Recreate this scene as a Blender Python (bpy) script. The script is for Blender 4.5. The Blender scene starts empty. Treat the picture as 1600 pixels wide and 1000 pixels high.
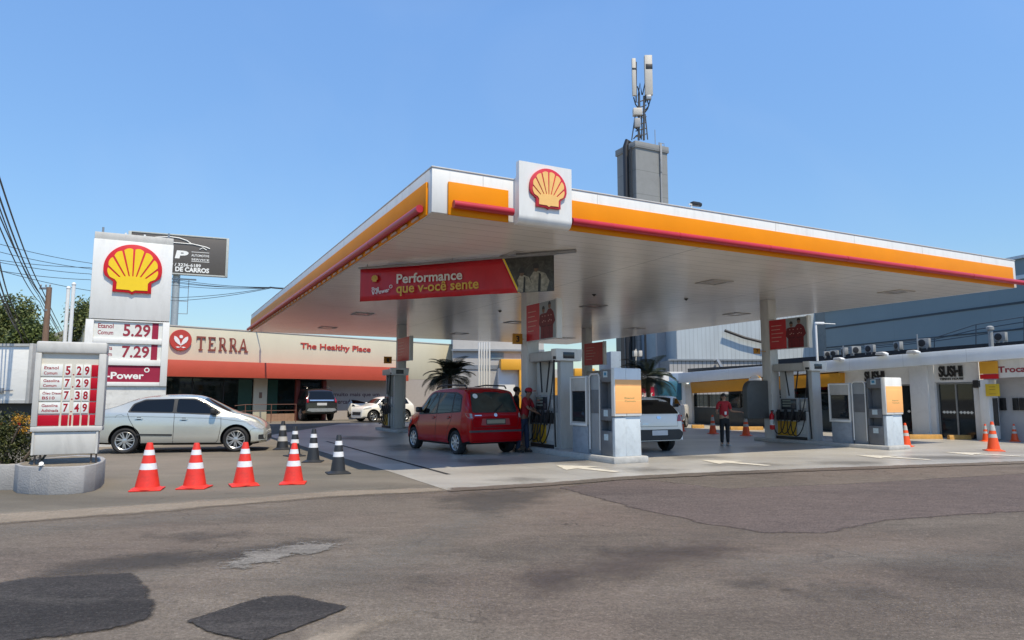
import bpy, bmesh, math, random
from mathutils import Vector, Matrix
from mathutils.bvhtree import BVHTree
S = bpy.context.scene
C = S.collection
R = math.radians
# ------------------------------------------------------------------ camera
CAMZ, FPX, PITCH = 1.48, 1080.0, R(6.34)
cam = bpy.data.objects.new("camera", bpy.data.cameras.new("camera"))
C.objects.link(cam)
cam.location = (0, 0, CAMZ)
cam.rotation_euler = (R(90) + PITCH, 0, 0)
cam.data.sensor_width = 36.0
cam.data.lens = FPX / 1600 * 36
cam.data.clip_end = 3000
cam.data.clip_start = 0.05
S.camera = cam
S.cycles.transparent_max_bounces = 24
# ------------------------------------------------------------------ sky, sun, exposure
SUN = Vector((1.5, -2.36, 5.2)).normalized()
W = bpy.data.worlds.new("World")
S.world = W
W.use_nodes = True
nt = W.node_tree
bg = nt.nodes["Background"]
sky = nt.nodes.new("ShaderNodeTexSky")
sky.sky_type = 'NISHITA'
sky.sun_disc = False
sky.sun_elevation = math.asin(SUN.z)
sky.sun_rotation = math.atan2(SUN.x, SUN.y)
sky.altitude = 0
sky.air_density = 1.35
sky.dust_density = 0.0
sky.ozone_density = 3.5
# the clear sky of the photograph pales less towards the horizon than the model's
wtc = nt.nodes.new("ShaderNodeTexCoord")
wsp = nt.nodes.new("ShaderNodeSeparateXYZ")
nt.links.new(wtc.outputs["Generated"], wsp.inputs[0])
wmr = nt.nodes.new("ShaderNodeMapRange")
wmr.inputs[1].default_value, wmr.inputs[2].default_value = 0.0, 0.5
wmr.inputs[3].default_value, wmr.inputs[4].default_value = 0.52, 1.0
nt.links.new(wsp.outputs[2], wmr.inputs[0])
tint = nt.nodes.new("ShaderNodeVectorMath")
tint.operation = 'MULTIPLY'
tint.inputs[1].default_value = (0.84, 1.0, 1.16)
nt.links.new(sky.outputs[0], tint.inputs[0])
wsc = nt.nodes.new("ShaderNodeVectorMath")
wsc.operation = 'SCALE'
nt.links.new(tint.outputs[0], wsc.inputs[0])
nt.links.new(wmr.outputs[0], wsc.inputs["Scale"])
wno = nt.nodes.new("ShaderNodeTexNoise")      # faint high haze, barely visible
wno.inputs["Scale"].default_value = 3.0
wno.inputs["Detail"].default_value = 6
wno.inputs["Distortion"].default_value = 0.6
nt.links.new(wtc.outputs["Generated"], wno.inputs["Vector"])
wnr = nt.nodes.new("ShaderNodeMapRange")
wnr.inputs[1].default_value, wnr.inputs[2].default_value = 0.5, 0.8
wnr.inputs[3].default_value, wnr.inputs[4].default_value = 0.0, 0.07
nt.links.new(wno.outputs[0], wnr.inputs[0])
whz = nt.nodes.new("ShaderNodeMix")
whz.data_type = 'RGBA'
nt.links.new(wnr.outputs[0], whz.inputs[0])
nt.links.new(wsc.outputs[0], whz.inputs[6])
whz.inputs[7].default_value = (4.6, 5.0, 5.4, 1)
nt.links.new(whz.outputs[2], bg.inputs[0])
bg.inputs[1].default_value = 0.128
sl = bpy.data.lights.new("sun", 'SUN')
sl.energy = 3.5
sl.angle = R(0.5)
sl.color = (1.0, 0.885, 0.68)
so = bpy.data.objects.new("sun", sl)
C.objects.link(so)
so.location = (10, -15, 50)
so.rotation_euler = SUN.to_track_quat('Z', 'Y').to_euler()
S.view_settings.view_transform = 'Standard'
S.view_settings.look = 'None'
S.view_settings.exposure = 0.55
S.view_settings.gamma = 1.0
S.view_settings.use_curve_mapping = False
# ------------------------------------------------------------------ pixel helpers (photo 1600x1000)
CP, SP = math.cos(PITCH), math.sin(PITCH)
def ray(x, y):
    u, v = (x - 800) / FPX, (500 - y) / FPX
    return Vector((u, CP - v * SP, SP + v * CP))
def G(x, y, z=0.0):
    d = ray(x, y)
    s = (z - CAMZ) / d.z
    return Vector((d.x * s, d.y * s, z))
def D(x, y, Y):
    d = ray(x, y)
    s = Y / d.y
    return Vector((d.x * s, Y, CAMZ + d.z * s))
class Plane:
    """vertical plane; local x runs right, the face looks along local -y"""
    def __init__(s, P, ang):
        s.P, s.ang = Vector((P[0], P[1], 0)), ang
        s.x = Vector((math.cos(ang), math.sin(ang), 0))
        s.n = Vector((math.sin(ang), -math.cos(ang), 0))
    def at(s, px, py, off=0.0):
        d = ray(px, py)
        P = s.P + s.n * off
        t = P.dot(s.n) / d.dot(s.n)
        h = d * t
        return ((h - P).dot(s.x), CAMZ + h.z)
# ------------------------------------------------------------------ materials
MATS = {}
def rgb(r, g, b):
    f = lambda c: (c / 255 / 12.92) if c / 255 <= 0.04045 else ((c / 255 + 0.055) / 1.055) ** 2.4
    return (f(r), f(g), f(b))
def M(name, col, rough=0.6, metal=0.0, var=0.10, scale=6.0, bump=0.0, bscale=80.0, coat=0.0,
      stretch=None, lines=None, spec=0.5, stain=0.0, stain_scale=1.2, stain_col=(0.05, 0.045, 0.04), lineamt=0.55):
    if name in MATS:
        return MATS[name]
    m = bpy.data.materials.new(name)
    MATS[name] = m
    m.use_nodes = True
    t = m.node_tree
    N, L = t.nodes, t.links
    b = N["Principled BSDF"]
    b.inputs["Roughness"].default_value = rough
    b.inputs["Metallic"].default_value = metal
    b.inputs["Specular IOR Level"].default_value = spec
    b.inputs["Coat Weight"].default_value = coat
    b.inputs["Coat Roughness"].default_value = 0.04
    tc = N.new("ShaderNodeTexCoord")
    mp = N.new("ShaderNodeMapping")
    if stretch:
        mp.inputs["Scale"].default_value = stretch
    L.new(tc.outputs["Object"], mp.inputs[0])
    n = N.new("ShaderNodeTexNoise")
    n.inputs["Scale"].default_value = scale
    n.inputs["Detail"].default_value = 7
    n.inputs["Roughness"].default_value = 0.62
    L.new(mp.outputs[0], n.inputs["Vector"])
    mr = N.new("ShaderNodeMapRange")
    mr.inputs[1].default_value, mr.inputs[2].default_value = 0.25, 0.75
    mr.inputs[3].default_value, mr.inputs[4].default_value = 1 - var, 1 + var
    L.new(n.outputs[0], mr.inputs[0])
    mul = N.new("ShaderNodeVectorMath")
    mul.operation = 'SCALE'
    mul.inputs[0].default_value = col
    L.new(mr.outputs[0], mul.inputs["Scale"])
    out = mul.outputs[0]
    if stain > 0:
        n2 = N.new("ShaderNodeTexNoise")
        n2.inputs["Scale"].default_value = stain_scale
        n2.inputs["Detail"].default_value = 9
        n2.inputs["Roughness"].default_value = 0.7
        n2.inputs["Distortion"].default_value = 0.6
        L.new(mp.outputs[0], n2.inputs["Vector"])
        r2 = N.new("ShaderNodeMapRange")
        r2.inputs[1].default_value, r2.inputs[2].default_value = 0.5, 0.78
        r2.inputs[3].default_value, r2.inputs[4].default_value = 0, stain
        L.new(n2.outputs[0], r2.inputs[0])
        mx = N.new("ShaderNodeMix")
        mx.data_type = 'RGBA'
        L.new(r2.outputs[0], mx.inputs[0])
        L.new(out, mx.inputs[6])
        mx.inputs[7].default_value = (*stain_col, 1)
        out = mx.outputs[2]
    if lines:
        sep = N.new("ShaderNodeSeparateXYZ")
        L.new(tc.outputs["Object"], sep.inputs[0])
        for ax, per, wid in lines:
            dv = N.new("ShaderNodeMath"); dv.operation = 'DIVIDE'; dv.inputs[1].default_value = per
            L.new(sep.outputs[ax], dv.inputs[0])
            fr = N.new("ShaderNodeMath"); fr.operation = 'FRACT'
            L.new(dv.outputs[0], fr.inputs[0])
            lt = N.new("ShaderNodeMath"); lt.operation = 'LESS_THAN'; lt.inputs[1].default_value = wid / per
            L.new(fr.outputs[0], lt.inputs[0])
            k = N.new("ShaderNodeMath"); k.operation = 'MULTIPLY_ADD'
            k.inputs[1].default_value = -lineamt; k.inputs[2].default_value = 1.0
            L.new(lt.outputs[0], k.inputs[0])
            m2 = N.new("ShaderNodeVectorMath"); m2.operation = 'SCALE'
            L.new(out, m2.inputs[0]); L.new(k.outputs[0], m2.inputs["Scale"])
            out = m2.outputs[0]
    L.new(out, b.inputs["Base Color"])
    if bump > 0:
        nb = N.new("ShaderNodeTexNoise")
        nb.inputs["Scale"].default_value = bscale
        nb.inputs["Detail"].default_value = 4
        L.new(tc.outputs["Object"], nb.inputs["Vector"])
        bp = N.new("ShaderNodeBump")
        bp.inputs["Strength"].default_value = bump
        bp.inputs["Distance"].default_value = 0.02
        L.new(nb.outputs[0], bp.inputs["Height"])
        L.new(bp.outputs[0], b.inputs["Normal"])
    return m
def glass_mat(name, tint=(0.02, 0.025, 0.025), clear=0.5):
    if name in MATS:
        return MATS[name]
    m = bpy.data.materials.new(name); MATS[name] = m
    m.use_nodes = True
    N, L = m.node_tree.nodes, m.node_tree.links
    b = N["Principled BSDF"]
    b.inputs["Base Color"].default_value = (*tint, 1)
    b.inputs["Roughness"].default_value = 0.03
    tr = N.new("ShaderNodeBsdfTransparent")
    tr.inputs[0].default_value = (0.75, 0.8, 0.78, 1)
    mx = N.new("ShaderNodeMixShader")
    tc = N.new("ShaderNodeTexCoord")
    nz = N.new("ShaderNodeTexNoise"); nz.inputs["Scale"].default_value = 1.5
    L.new(tc.outputs["Object"], nz.inputs["Vector"])
    mr = N.new("ShaderNodeMapRange")
    mr.inputs[3].default_value, mr.inputs[4].default_value = clear - 0.08, clear + 0.08
    L.new(nz.outputs[0], mr.inputs[0])
    L.new(mr.outputs[0], mx.inputs[0])
    L.new(b.outputs[0], mx.inputs[1]); L.new(tr.outputs[0], mx.inputs[2])
    L.new(mx.outputs[0], N["Material Output"].inputs[0])
    return m
# ------------------------------------------------------------------ mesh helpers
class MB:
    def __init__(s):
        s.bm = bmesh.new()
    def _app(s, t, mi=0, mat4=None):
        if mat4 is not None:
            bmesh.ops.transform(t, matrix=mat4, verts=t.verts)
        for f in t.faces:
            f.material_index = mi
        me = bpy.data.meshes.new("tmp")
        t.to_mesh(me); t.free()
        s.bm.from_mesh(me)
        bpy.data.meshes.remove(me)
        return s
    def box(s, x0, x1, y0, y1, z0, z1, bev=0.0, mi=0, seg=2, mat4=None):
        t = bmesh.new()
        bmesh.ops.create_cube(t, size=1)
        bmesh.ops.transform(t, matrix=Matrix.Translation(((x0 + x1) / 2, (y0 + y1) / 2, (z0 + z1) / 2)) @
                            Matrix.Diagonal((abs(x1 - x0), abs(y1 - y0), abs(z1 - z0), 1)), verts=t.verts)
        if bev > 0:
            bmesh.ops.bevel(t, geom=t.edges[:], offset=bev, segments=seg, affect='EDGES', profile=0.5)
        return s._app(t, mi, mat4)
    def prism(s, pts, y0, y1, mi=0, bev=0.0, axis='y', mat4=None):
        """2-D polygon extruded; axis y: pts are (x,z); axis z: pts are (x,y); axis x: pts are (y,z)"""
        t = bmesh.new()
        def P(p, d):
            return (p[0], d, p[1]) if axis == 'y' else ((p[0], p[1], d) if axis == 'z' else (d, p[0], p[1]))
        a = [t.verts.new(P(p, y0)) for p in pts]
        b = [t.verts.new(P(p, y1)) for p in pts]
        n = len(pts)
        t.faces.new(a); t.faces.new(b[::-1])
        for i in range(n):
            t.faces.new((a[i], b[i], b[(i + 1) % n], a[(i + 1) % n]))
        bmesh.ops.recalc_face_normals(t, faces=t.faces[:])
        if bev > 0:
            bmesh.ops.bevel(t, geom=t.edges[:], offset=bev, segments=2, affect='EDGES', profile=0.5)
        return s._app(t, mi, mat4)
    def tube(s, pts, r, n=8, mi=0, r1=None):
        t = bmesh.new()
        pts = [Vector(p) for p in pts]
        rings = []
        prev = None
        for i, p in enumerate(pts):
            d = (pts[min(i + 1, len(pts) - 1)] - pts[max(i - 1, 0)]).normalized()
            if prev is None:
                up = Vector((0, 0, 1)) if abs(d.z) < 0.9 else Vector((1, 0, 0))
                a = d.cross(up).normalized()
            else:
                a = (prev - d * prev.dot(d)).normalized()
            prev = a
            b = d.cross(a)
            rr = r if r1 is None else r + (r1 - r) * i / max(1, len(pts) - 1)
            rings.append([t.verts.new(p + (a * math.cos(2 * math.pi * k / n) + b * math.sin(2 * math.pi * k / n)) * rr) for k in range(n)])
        for i in range(len(rings) - 1):
            for k in range(n):
                t.faces.new((rings[i][k], rings[i][(k + 1) % n], rings[i + 1][(k + 1) % n], rings[i + 1][k]))
        t.faces.new(rings[0][::-1]); t.faces.new(rings[-1])
        bmesh.ops.recalc_face_normals(t, faces=t.faces[:])
        return s._app(t, mi)
    def lathe(s, prof, n=24, mi=0, mat4=None, cap=True):
        """profile (r,z) about z"""
        t = bmesh.new()
        rings = []
        for r, z in prof:
            rings.append([t.verts.new((r * math.cos(2 * math.pi * k / n), r * math.sin(2 * math.pi * k / n), z)) for k in range(n)])
        for i in range(len(rings) - 1):
            for k in range(n):
                t.faces.new((rings[i][k], rings[i][(k + 1) % n], rings[i + 1][(k + 1) % n], rings[i + 1][k]))
        if cap:
            t.faces.new(rings[0][::-1]); t.faces.new(rings[-1])
        bmesh.ops.recalc_face_normals(t, faces=t.faces[:])
        return s._app(t, mi, mat4)
    def sphere(s, c, r, sx=1, sy=1, sz=1, mi=0, u=14, v=10):
        t = bmesh.new()
        bmesh.ops.create_uvsphere(t, u_segments=u, v_segments=v, radius=r)
        return s._app(t, mi, Matrix.Translation(c) @ Matrix.Diagonal((sx, sy, sz, 1)))
    def sheet(s, pts, z=0.0, mi=0):
        t = bmesh.new()
        f = t.faces.new([t.verts.new((p[0], p[1], z)) for p in pts])
        f.normal_update()
        if f.normal.z < 0:
            f.normal_flip()
        bmesh.ops.triangulate(t, faces=t.faces[:])
        return s._app(t, mi)
def finish(name, me, mats, parent=None, loc=None, angle=35, kind=None):
    for m in (mats if isinstance(mats, (list, tuple)) else [mats]):
        me.materials.append(m)
    me.polygons.foreach_set("use_smooth", [True] * len(me.polygons))
    me.set_sharp_from_angle(angle=R(angle))
    o = bpy.data.objects.new(name, me)
    C.objects.link(o)
    if parent is not None:
        o.parent = parent
    if loc is not None:
        o.location = loc
    if kind:
        o['kind'] = kind
    return o
def obj(name, mb, mats, parent=None, loc=None, angle=35, kind=None):
    me = bpy.data.meshes.new(name)
    mb.bm.to_mesh(me); mb.bm.free()
    return finish(name, me, mats, parent, loc, angle, kind)
def pydata(name, v, f, mats, parent=None, loc=None, kind=None, angle=35):
    me = bpy.data.meshes.new(name)
    me.from_pydata(v, [], f)
    me.update()
    return finish(name, me, mats, parent, loc, angle, kind)
def tag(o, label, cat, group=None):
    o['label'] = label; o['category'] = cat
    if group:
        o['group'] = group
    return o
def thing(name, label, cat, loc=(0, 0, 0), rotz=0.0, group=None):
    o = bpy.data.objects.new(name, None)
    C.objects.link(o)
    o.empty_display_size = 0.2
    o.location = loc
    o.rotation_euler = (0, 0, rotz)
    return tag(o, label, cat, group)
def copy_tree(o, parent=None):
    c = o.copy()
    C.objects.link(c)
    if parent is not None:
        c.parent = parent
    for ch in [x for x in S.objects if x.parent == o]:
        copy_tree(ch, c)
    return c
_txt = {}
def text_data(s, bold=0.0):
    key = (s, bold)
    if key not in _txt:
        cu = bpy.data.curves.new("t", 'FONT')
        cu.body = s
        cu.offset = bold
        cu.resolution_u = 3
        o = bpy.data.objects.new("t", cu)
        C.objects.link(o)
        dg = bpy.context.evaluated_depsgraph_get()
        me = bpy.data.meshes.new_from_object(o.evaluated_get(dg))
        bpy.data.objects.remove(o); bpy.data.curves.remove(cu)
        v = [tuple(x.co) for x in me.vertices]
        f = [tuple(p.vertices) for p in me.polygons]
        bpy.data.meshes.remove(me)
        x0 = min(p[0] for p in v); x1 = max(p[0] for p in v)
        y0 = min(p[1] for p in v); y1 = max(p[1] for p in v)
        _txt[key] = ([((p[0] - x0) / (x1 - x0), (p[1] - y0) / (y1 - y0)) for p in v], f)
    return _txt[key]
def text(parent, s, x0, x1, z0, z1, y, m, bold=0.02, depth=0.0, name='lettering', shear=0.0, slope=0.0):
    """letters on a face that looks along local -y, filling the given rectangle"""
    v2, f = text_data(s, bold)
    w, h = x1 - x0, z1 - z0
    P = lambda p, yy: (x0 + p[0] * w + shear * p[1] * h, yy, z0 + p[1] * h + slope * p[0] * w)
    v = [P(p, y) for p in v2]
    if depth <= 0:
        return pydata(name, v, f, m, parent)
    bm = bmesh.new()
    vs = [bm.verts.new(p) for p in v]
    for q in f:
        try:
            bm.faces.new([vs[i] for i in q])
        except ValueError:
            pass
    bmesh.ops.remove_doubles(bm, verts=bm.verts[:], dist=1e-5)
    r = bmesh.ops.extrude_face_region(bm, geom=bm.faces[:])
    bmesh.ops.translate(bm, vec=(0, -depth, 0), verts=[g for g in r['geom'] if isinstance(g, bmesh.types.BMVert)])
    bmesh.ops.recalc_face_normals(bm, faces=bm.faces[:])
    mb = MB(); mb.bm.free(); mb.bm = bm
    return obj(name, mb, m, parent)
def quad(mb, pts_xz, y, mi=0):
    """flat polygon on a plane facing -y"""
    t = bmesh.new()
    f = t.faces.new([t.verts.new((p[0], y, p[1])) for p in pts_xz])
    f.normal_update()
    if f.normal.y > 0:
        f.normal_flip()
    return mb._app(t, mi)
# ================================================================== GROUND
def ground_mat(name, base, dark, light, fine=0.25, s_big=0.25, crack=0.0, red=None, rough=0.9, joints=None, rot=0.0, bump=0.5, grain=220, stones=0.0, spec=0.3):
    m = bpy.data.materials.new(name); MATS[name] = m
    m.use_nodes = True
    N, L = m.node_tree.nodes, m.node_tree.links
    b = N["Principled BSDF"]
    b.inputs["Roughness"].default_value = rough
    b.inputs["Specular IOR Level"].default_value = spec
    tc = N.new("ShaderNodeTexCoord")
    def noise(sc, det=6, rg=0.6, dist=0.0, vec=None):
        n = N.new("ShaderNodeTexNoise")
        n.inputs["Scale"].default_value = sc; n.inputs["Detail"].default_value = det
        n.inputs["Roughness"].default_value = rg; n.inputs["Distortion"].default_value = dist
        L.new(vec or tc.outputs["Object"], n.inputs["Vector"])
        return n.outputs[0]
    def ramp(v, a, bb, lo=0.0, hi=1.0):
        r = N.new("ShaderNodeMapRange")
        r.inputs[1].default_value, r.inputs[2].default_value = a, bb
        r.inputs[3].default_value, r.inputs[4].default_value = lo, hi
        L.new(v, r.inputs[0])
        return r.outputs[0]
    def mix(f, a, c):
        x = N.new("ShaderNodeMix"); x.data_type = 'RGBA'
        L.new(f, x.inputs[0])
        for s_, q in ((6, a), (7, c)):
            if isinstance(q, tuple):
                x.inputs[s_].default_value = (*q, 1)
            else:
                L.new(q, x.inputs[s_])
        return x.outputs[2]
    mp = N.new("ShaderNodeMapping"); mp.inputs["Rotation"].default_value = (0, 0, rot); mp.inputs["Scale"].default_value = (0.35, 1.0, 1)
    L.new(tc.outputs["Object"], mp.inputs[0])
    big = noise(s_big, 8, 0.62, 0.8, mp.outputs[0])
    c = mix(ramp(big, 0.42, 0.66), base, dark)
    c = mix(ramp(noise(s_big * 2.7, 9, 0.66, 0.5, mp.outputs[0]), 0.52, 0.74, 0, 0.75), c, light)
    if red:
        c = mix(ramp(noise(0.16, 5, 0.55), 0.46, 0.68, 0, 0.7), c, red)
    c = mix(ramp(noise(3.1, 8, 0.7), 0.6, 0.8, 0, 0.4), c, dark)
    if stones > 0:
        vo = N.new("ShaderNodeTexVoronoi"); vo.inputs["Scale"].default_value = 75; L.new(tc.outputs["Object"], vo.inputs["Vector"])
        sv = N.new("ShaderNodeSeparateColor"); L.new(vo.outputs["Color"], sv.inputs[0])
        gs = ramp(sv.outputs[0], 0.0, 1.0, 1 - stones, 1 + stones)
        sc = N.new("ShaderNodeVectorMath"); sc.operation = 'SCALE'
        L.new(c, sc.inputs[0]); L.new(gs, sc.inputs["Scale"]); c = sc.outputs[0]
        c = mix(ramp(sv.outputs[1], 0.94, 0.98, 0, 0.32), c, tuple(min(.5, x * 1.6) for x in light))
        c = mix(ramp(noise(1.3, 6, 0.7, 1.5), 0.62, 0.72, 0, 0.55), c, tuple(x * 0.62 for x in dark))
    g = ramp(noise(grain, 3, 0.7), 0.3, 0.7, 1 - fine, 1 + fine)
    sc = N.new("ShaderNodeVectorMath"); sc.operation = 'SCALE'
    L.new(c, sc.inputs[0]); L.new(g, sc.inputs["Scale"])
    c = sc.outputs[0]
    g2 = ramp(noise(28, 5, 0.7), 0.3, 0.7, 1 - fine * 0.8, 1 + fine * 0.8)
    if stones > 0:
        g3 = ramp(noise(7, 8, 0.75, 0.8, mp.outputs[0]), 0.3, 0.7, 0.80, 1.20)
        sc = N.new("ShaderNodeVectorMath"); sc.operation = 'SCALE'
        L.new(c, sc.inputs[0]); L.new(g3, sc.inputs["Scale"]); c = sc.outputs[0]
    sc = N.new("ShaderNodeVectorMath"); sc.operation = 'SCALE'
    L.new(c, sc.inputs[0]); L.new(g2, sc.inputs["Scale"])
    c = sc.outputs[0]
    if crack > 0:
        v = N.new("ShaderNodeTexVoronoi"); v.feature = 'DISTANCE_TO_EDGE'; v.inputs["Scale"].default_value = 0.55
        wv = N.new("ShaderNodeVectorMath"); wv.operation = 'ADD'
        nn = N.new("ShaderNodeTexNoise"); nn.inputs["Scale"].default_value = 2.2; nn.inputs["Detail"].default_value = 5
        L.new(tc.outputs["Object"], nn.inputs["Vector"])
        L.new(tc.outputs["Object"], wv.inputs[0]); L.new(nn.outputs["Color"], wv.inputs[1])
        L.new(wv.outputs[0], v.inputs["Vector"])
        cr = ramp(v.outputs["Distance"], 0.0, 0.012, 1, 0)
        mk = ramp(noise(0.35, 3), 0.52, 0.62)
        mm = N.new("ShaderNodeMath"); mm.operation = 'MULTIPLY'
        L.new(cr, mm.inputs[0]); L.new(mk, mm.inputs[1])
        m3 = N.new("ShaderNodeMath"); m3.operation = 'MULTIPLY'; m3.inputs[1].default_value = crack
        L.new(mm.outputs[0], m3.inputs[0])
        c = mix(m3.outputs[0], c, tuple(x * 0.4 for x in dark))
    if joints:
        mj = N.new("ShaderNodeMapping"); mj.inputs["Rotation"].default_value = (0, 0, -joints[0])
        L.new(tc.outputs["Object"], mj.inputs[0])
        sp = N.new("ShaderNodeSeparateXYZ"); L.new(mj.outputs[0], sp.inputs[0])
        for ax, per, wid in joints[1]:
            q = N.new("ShaderNodeMath"); q.operation = 'DIVIDE'; q.inputs[1].default_value = per; L.new(sp.outputs[ax], q.inputs[0])
            fr = N.new("ShaderNodeMath"); fr.operation = 'FRACT'; L.new(q.outputs[0], fr.inputs[0])
            lt = N.new("ShaderNodeMath"); lt.operation = 'LESS_THAN'; lt.inputs[1].default_value = wid / per; L.new(fr.outputs[0], lt.inputs[0])
            k = N.new("ShaderNodeMath"); k.operation = 'MULTIPLY'; k.inputs[1].default_value = 0.6; L.new(lt.outputs[0], k.inputs[0])
            c = mix(k.outputs[0], c, tuple(x * 0.5 for x in dark))
    L.new(c, b.inputs["Base Color"])
    bp = N.new("ShaderNodeBump"); bp.inputs["Strength"].default_value = bump; bp.inputs["Distance"].default_value = 0.012
    L.new(noise(grain * 0.7, 3, 0.7), bp.inputs["Height"])
    L.new(bp.outputs[0], b.inputs["Normal"])
    return m
E1A = R(27.35)
m_road = ground_mat("asphalt", (.148, .123, .099), (.086, .071, .060), (.208, .177, .145), 0.30, 0.22, 0.9, (.158, .116, .094), rot=R(20), bump=0.8, grain=130, stones=.20)
m_patch = ground_mat("asphalt_patch", (.048, .043, .041), (.032, .029, .028), (.088, .080, .073), 0.36, 0.8, 0.0, bump=0.9, grain=130, stones=.30)
m_red = ground_mat("asphalt_reddish", (.118, .092, .082), (.090, .072, .066), (.148, .120, .106), 0.30, 0.3, 0.3, rot=R(15), bump=0.8, grain=130, stones=.30)
m_lot = ground_mat("worn_lot", (.160, .143, .116), (.100, .090, .074), (.225, .200, .162), 0.16, 0.35, 0.4, (.25, .205, .165), rot=R(10), grain=120)
m_conc = ground_mat("forecourt_concrete", (.44, .417, .375), (.28, .265, .242), (.52, .50, .465), 0.12, 0.3, 0.3, rough=0.36, spec=.6, rot=E1A + R(90),
                    joints=(E1A, ((0, 3.6, 0.02), (1, 4.2, 0.02))), bump=0.12, grain=90)
m_light = ground_mat("pale_worn_asphalt", (.225, .208, .185), (.16, .145, .13), (.28, .26, .235), 0.3, 1.2, stones=.2)
m_dust = ground_mat("tan_dust", (.30, .25, .195), (.22, .18, .14), (.36, .31, .25), 0.3, 0.8, grain=120)
m_stain = ground_mat("oil_dark_asphalt", (.072, .066, .062), (.055, .05, .048), (.10, .09, .085), 0.35, 0.6, stones=.3)
def edge_alpha(m, amp, soft, sc, top=1.0):
    """ragged, worn border: the sheet thins out where its 'd' (metres inside the outline) runs low"""
    m = m.copy(); N, L = m.node_tree.nodes, m.node_tree.links
    at = N.new("ShaderNodeAttribute"); at.attribute_name = "d"
    tc = N.new("ShaderNodeTexCoord"); n = N.new("ShaderNodeTexNoise"); n.inputs["Scale"].default_value = sc; n.inputs["Detail"].default_value = 8; n.inputs["Roughness"].default_value = .68
    L.new(tc.outputs["Object"], n.inputs["Vector"])
    k = N.new("ShaderNodeMath"); k.operation = 'MULTIPLY_ADD'; k.inputs[1].default_value = amp * 2; k.inputs[2].default_value = -amp
    L.new(n.outputs[0], k.inputs[0])
    ad = N.new("ShaderNodeMath"); ad.operation = 'ADD'; L.new(at.outputs["Fac"], ad.inputs[0]); L.new(k.outputs[0], ad.inputs[1])
    r = N.new("ShaderNodeMapRange"); r.interpolation_type = 'SMOOTHSTEP'; r.inputs[1].default_value = -soft; r.inputs[2].default_value = soft; r.inputs[4].default_value = top
    L.new(ad.outputs[0], r.inputs[0]); L.new(r.outputs[0], N["Principled BSDF"].inputs["Alpha"])
    return m
def seg_d(p, a, b):
    ab = (b[0] - a[0], b[1] - a[1]); t = ((p[0] - a[0]) * ab[0] + (p[1] - a[1]) * ab[1]) / max(1e-9, ab[0] ** 2 + ab[1] ** 2)
    t = max(0, min(1, t)); return math.hypot(p[0] - a[0] - ab[0] * t, p[1] - a[1] - ab[1] * t)
NPATCH = 0
def blend_patch(px, z, m, amp, soft, sc, cell=.08, top=1.0, name="road_patch", P=None):
    global NPATCH
    NPATCH += 1; z += .00012 * NPATCH      # every sheet gets a level of its own
    P = P or gpts(px); e = list(zip(P, P[1:] + P[:1])); mg = amp + soft + cell
    def sd(p):
        d = min(seg_d(p, a, b) for a, b in e); ins = False
        for (x0, y0), (x1, y1) in e:
            if (y0 > p[1]) != (y1 > p[1]) and p[0] < (x1 - x0) * (p[1] - y0) / (y1 - y0) + x0: ins = not ins
        return d if ins else -d
    x0, x1 = min(p[0] for p in P) - mg, max(p[0] for p in P) + mg; y0, y1 = min(p[1] for p in P) - mg, max(p[1] for p in P) + mg
    nx, ny = int((x1 - x0) / cell) + 1, int((y1 - y0) / cell) + 1
    D_ = [[sd((x0 + i * cell, y0 + j * cell)) for i in range(nx + 1)] for j in range(ny + 1)]
    v, f, dv, ix = [], [], [], {}
    def vid(i, j):
        if (i, j) not in ix:
            ix[(i, j)] = len(v); v.append((x0 + i * cell, y0 + j * cell, z)); dv.append(D_[j][i])
        return ix[(i, j)]
    for j in range(ny):
        for i in range(nx):
            if max(D_[j][i], D_[j][i + 1], D_[j + 1][i], D_[j + 1][i + 1]) > -mg:
                f.append((vid(i, j), vid(i + 1, j), vid(i + 1, j + 1), vid(i, j + 1)))
    o = pydata(name, v, f, edge_alpha(m, amp, soft, sc, top), kind='structure')
    at = o.data.attributes.new("d", 'FLOAT', 'POINT'); at.data.foreach_set("value", dv)
    return o
m_white = M("road_paint", (.60, .56, .47), 0.8, var=.18, scale=9, stain=.6, stain_scale=5, stain_col=(.33, .32, .3))
def sheet(name, pts, z, m, kind='structure'):
    return obj(name, MB().sheet(pts, z), m, kind=kind)
mb = MB(); mb.sheet([(-400, -60), (400, -60), (400, 900), (-400, 900)], 0)
obj("road", mb, m_road, kind='structure')
def gpts(px):
    return [G(x, y).xy[:] for x, y in px]
random.seed(4)
def rough_edge(pts, amp=0.05, step=0.35, closed=True):
    out = []
    n = len(pts)
    for i in range(n if closed else n - 1):
        a, b = Vector(pts[i]), Vector(pts[(i + 1) % n])
        k = max(1, int((b - a).length / step))
        for j in range(k):
            p = a + (b - a) * j / k
            out.append((p.x + random.uniform(-amp, amp), p.y + random.uniform(-amp, amp)))
    return out
fc_front = gpts([(700, 766), (760, 764), (860, 757), (980, 746), (1120, 739), (1260, 734), (1420, 728), (1600, 722), (1800, 716)])
fc_left = gpts([(417, 681), (608, 737)])
edge = rough_edge(fc_front, 0.04, 0.5, False) + [fc_front[-1]]
far_r = G(1600, 690)
fore = fc_left + edge + [(40, 30), (30, 41), (2.5, 45.5), (-9.4, 38.5)]
sheet("forecourt", fore, 0.008, m_conc)
lot_front = gpts([(-400, 846), (0, 812), (180, 798), (330, 786), (540, 769), (700, 766)])
lot = rough_edge(lot_front, 0.03, 0.4, False) + [fc_left[1], fc_left[0], (-9.4, 38.5), (2.5, 45.5), (30, 41), (40, 30), (60, 60), (20, 90), (-70, 70), (-60, 20)]
lot = [lot_front[-1] if i == -1 else p for i, p in enumerate(lot)]
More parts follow.
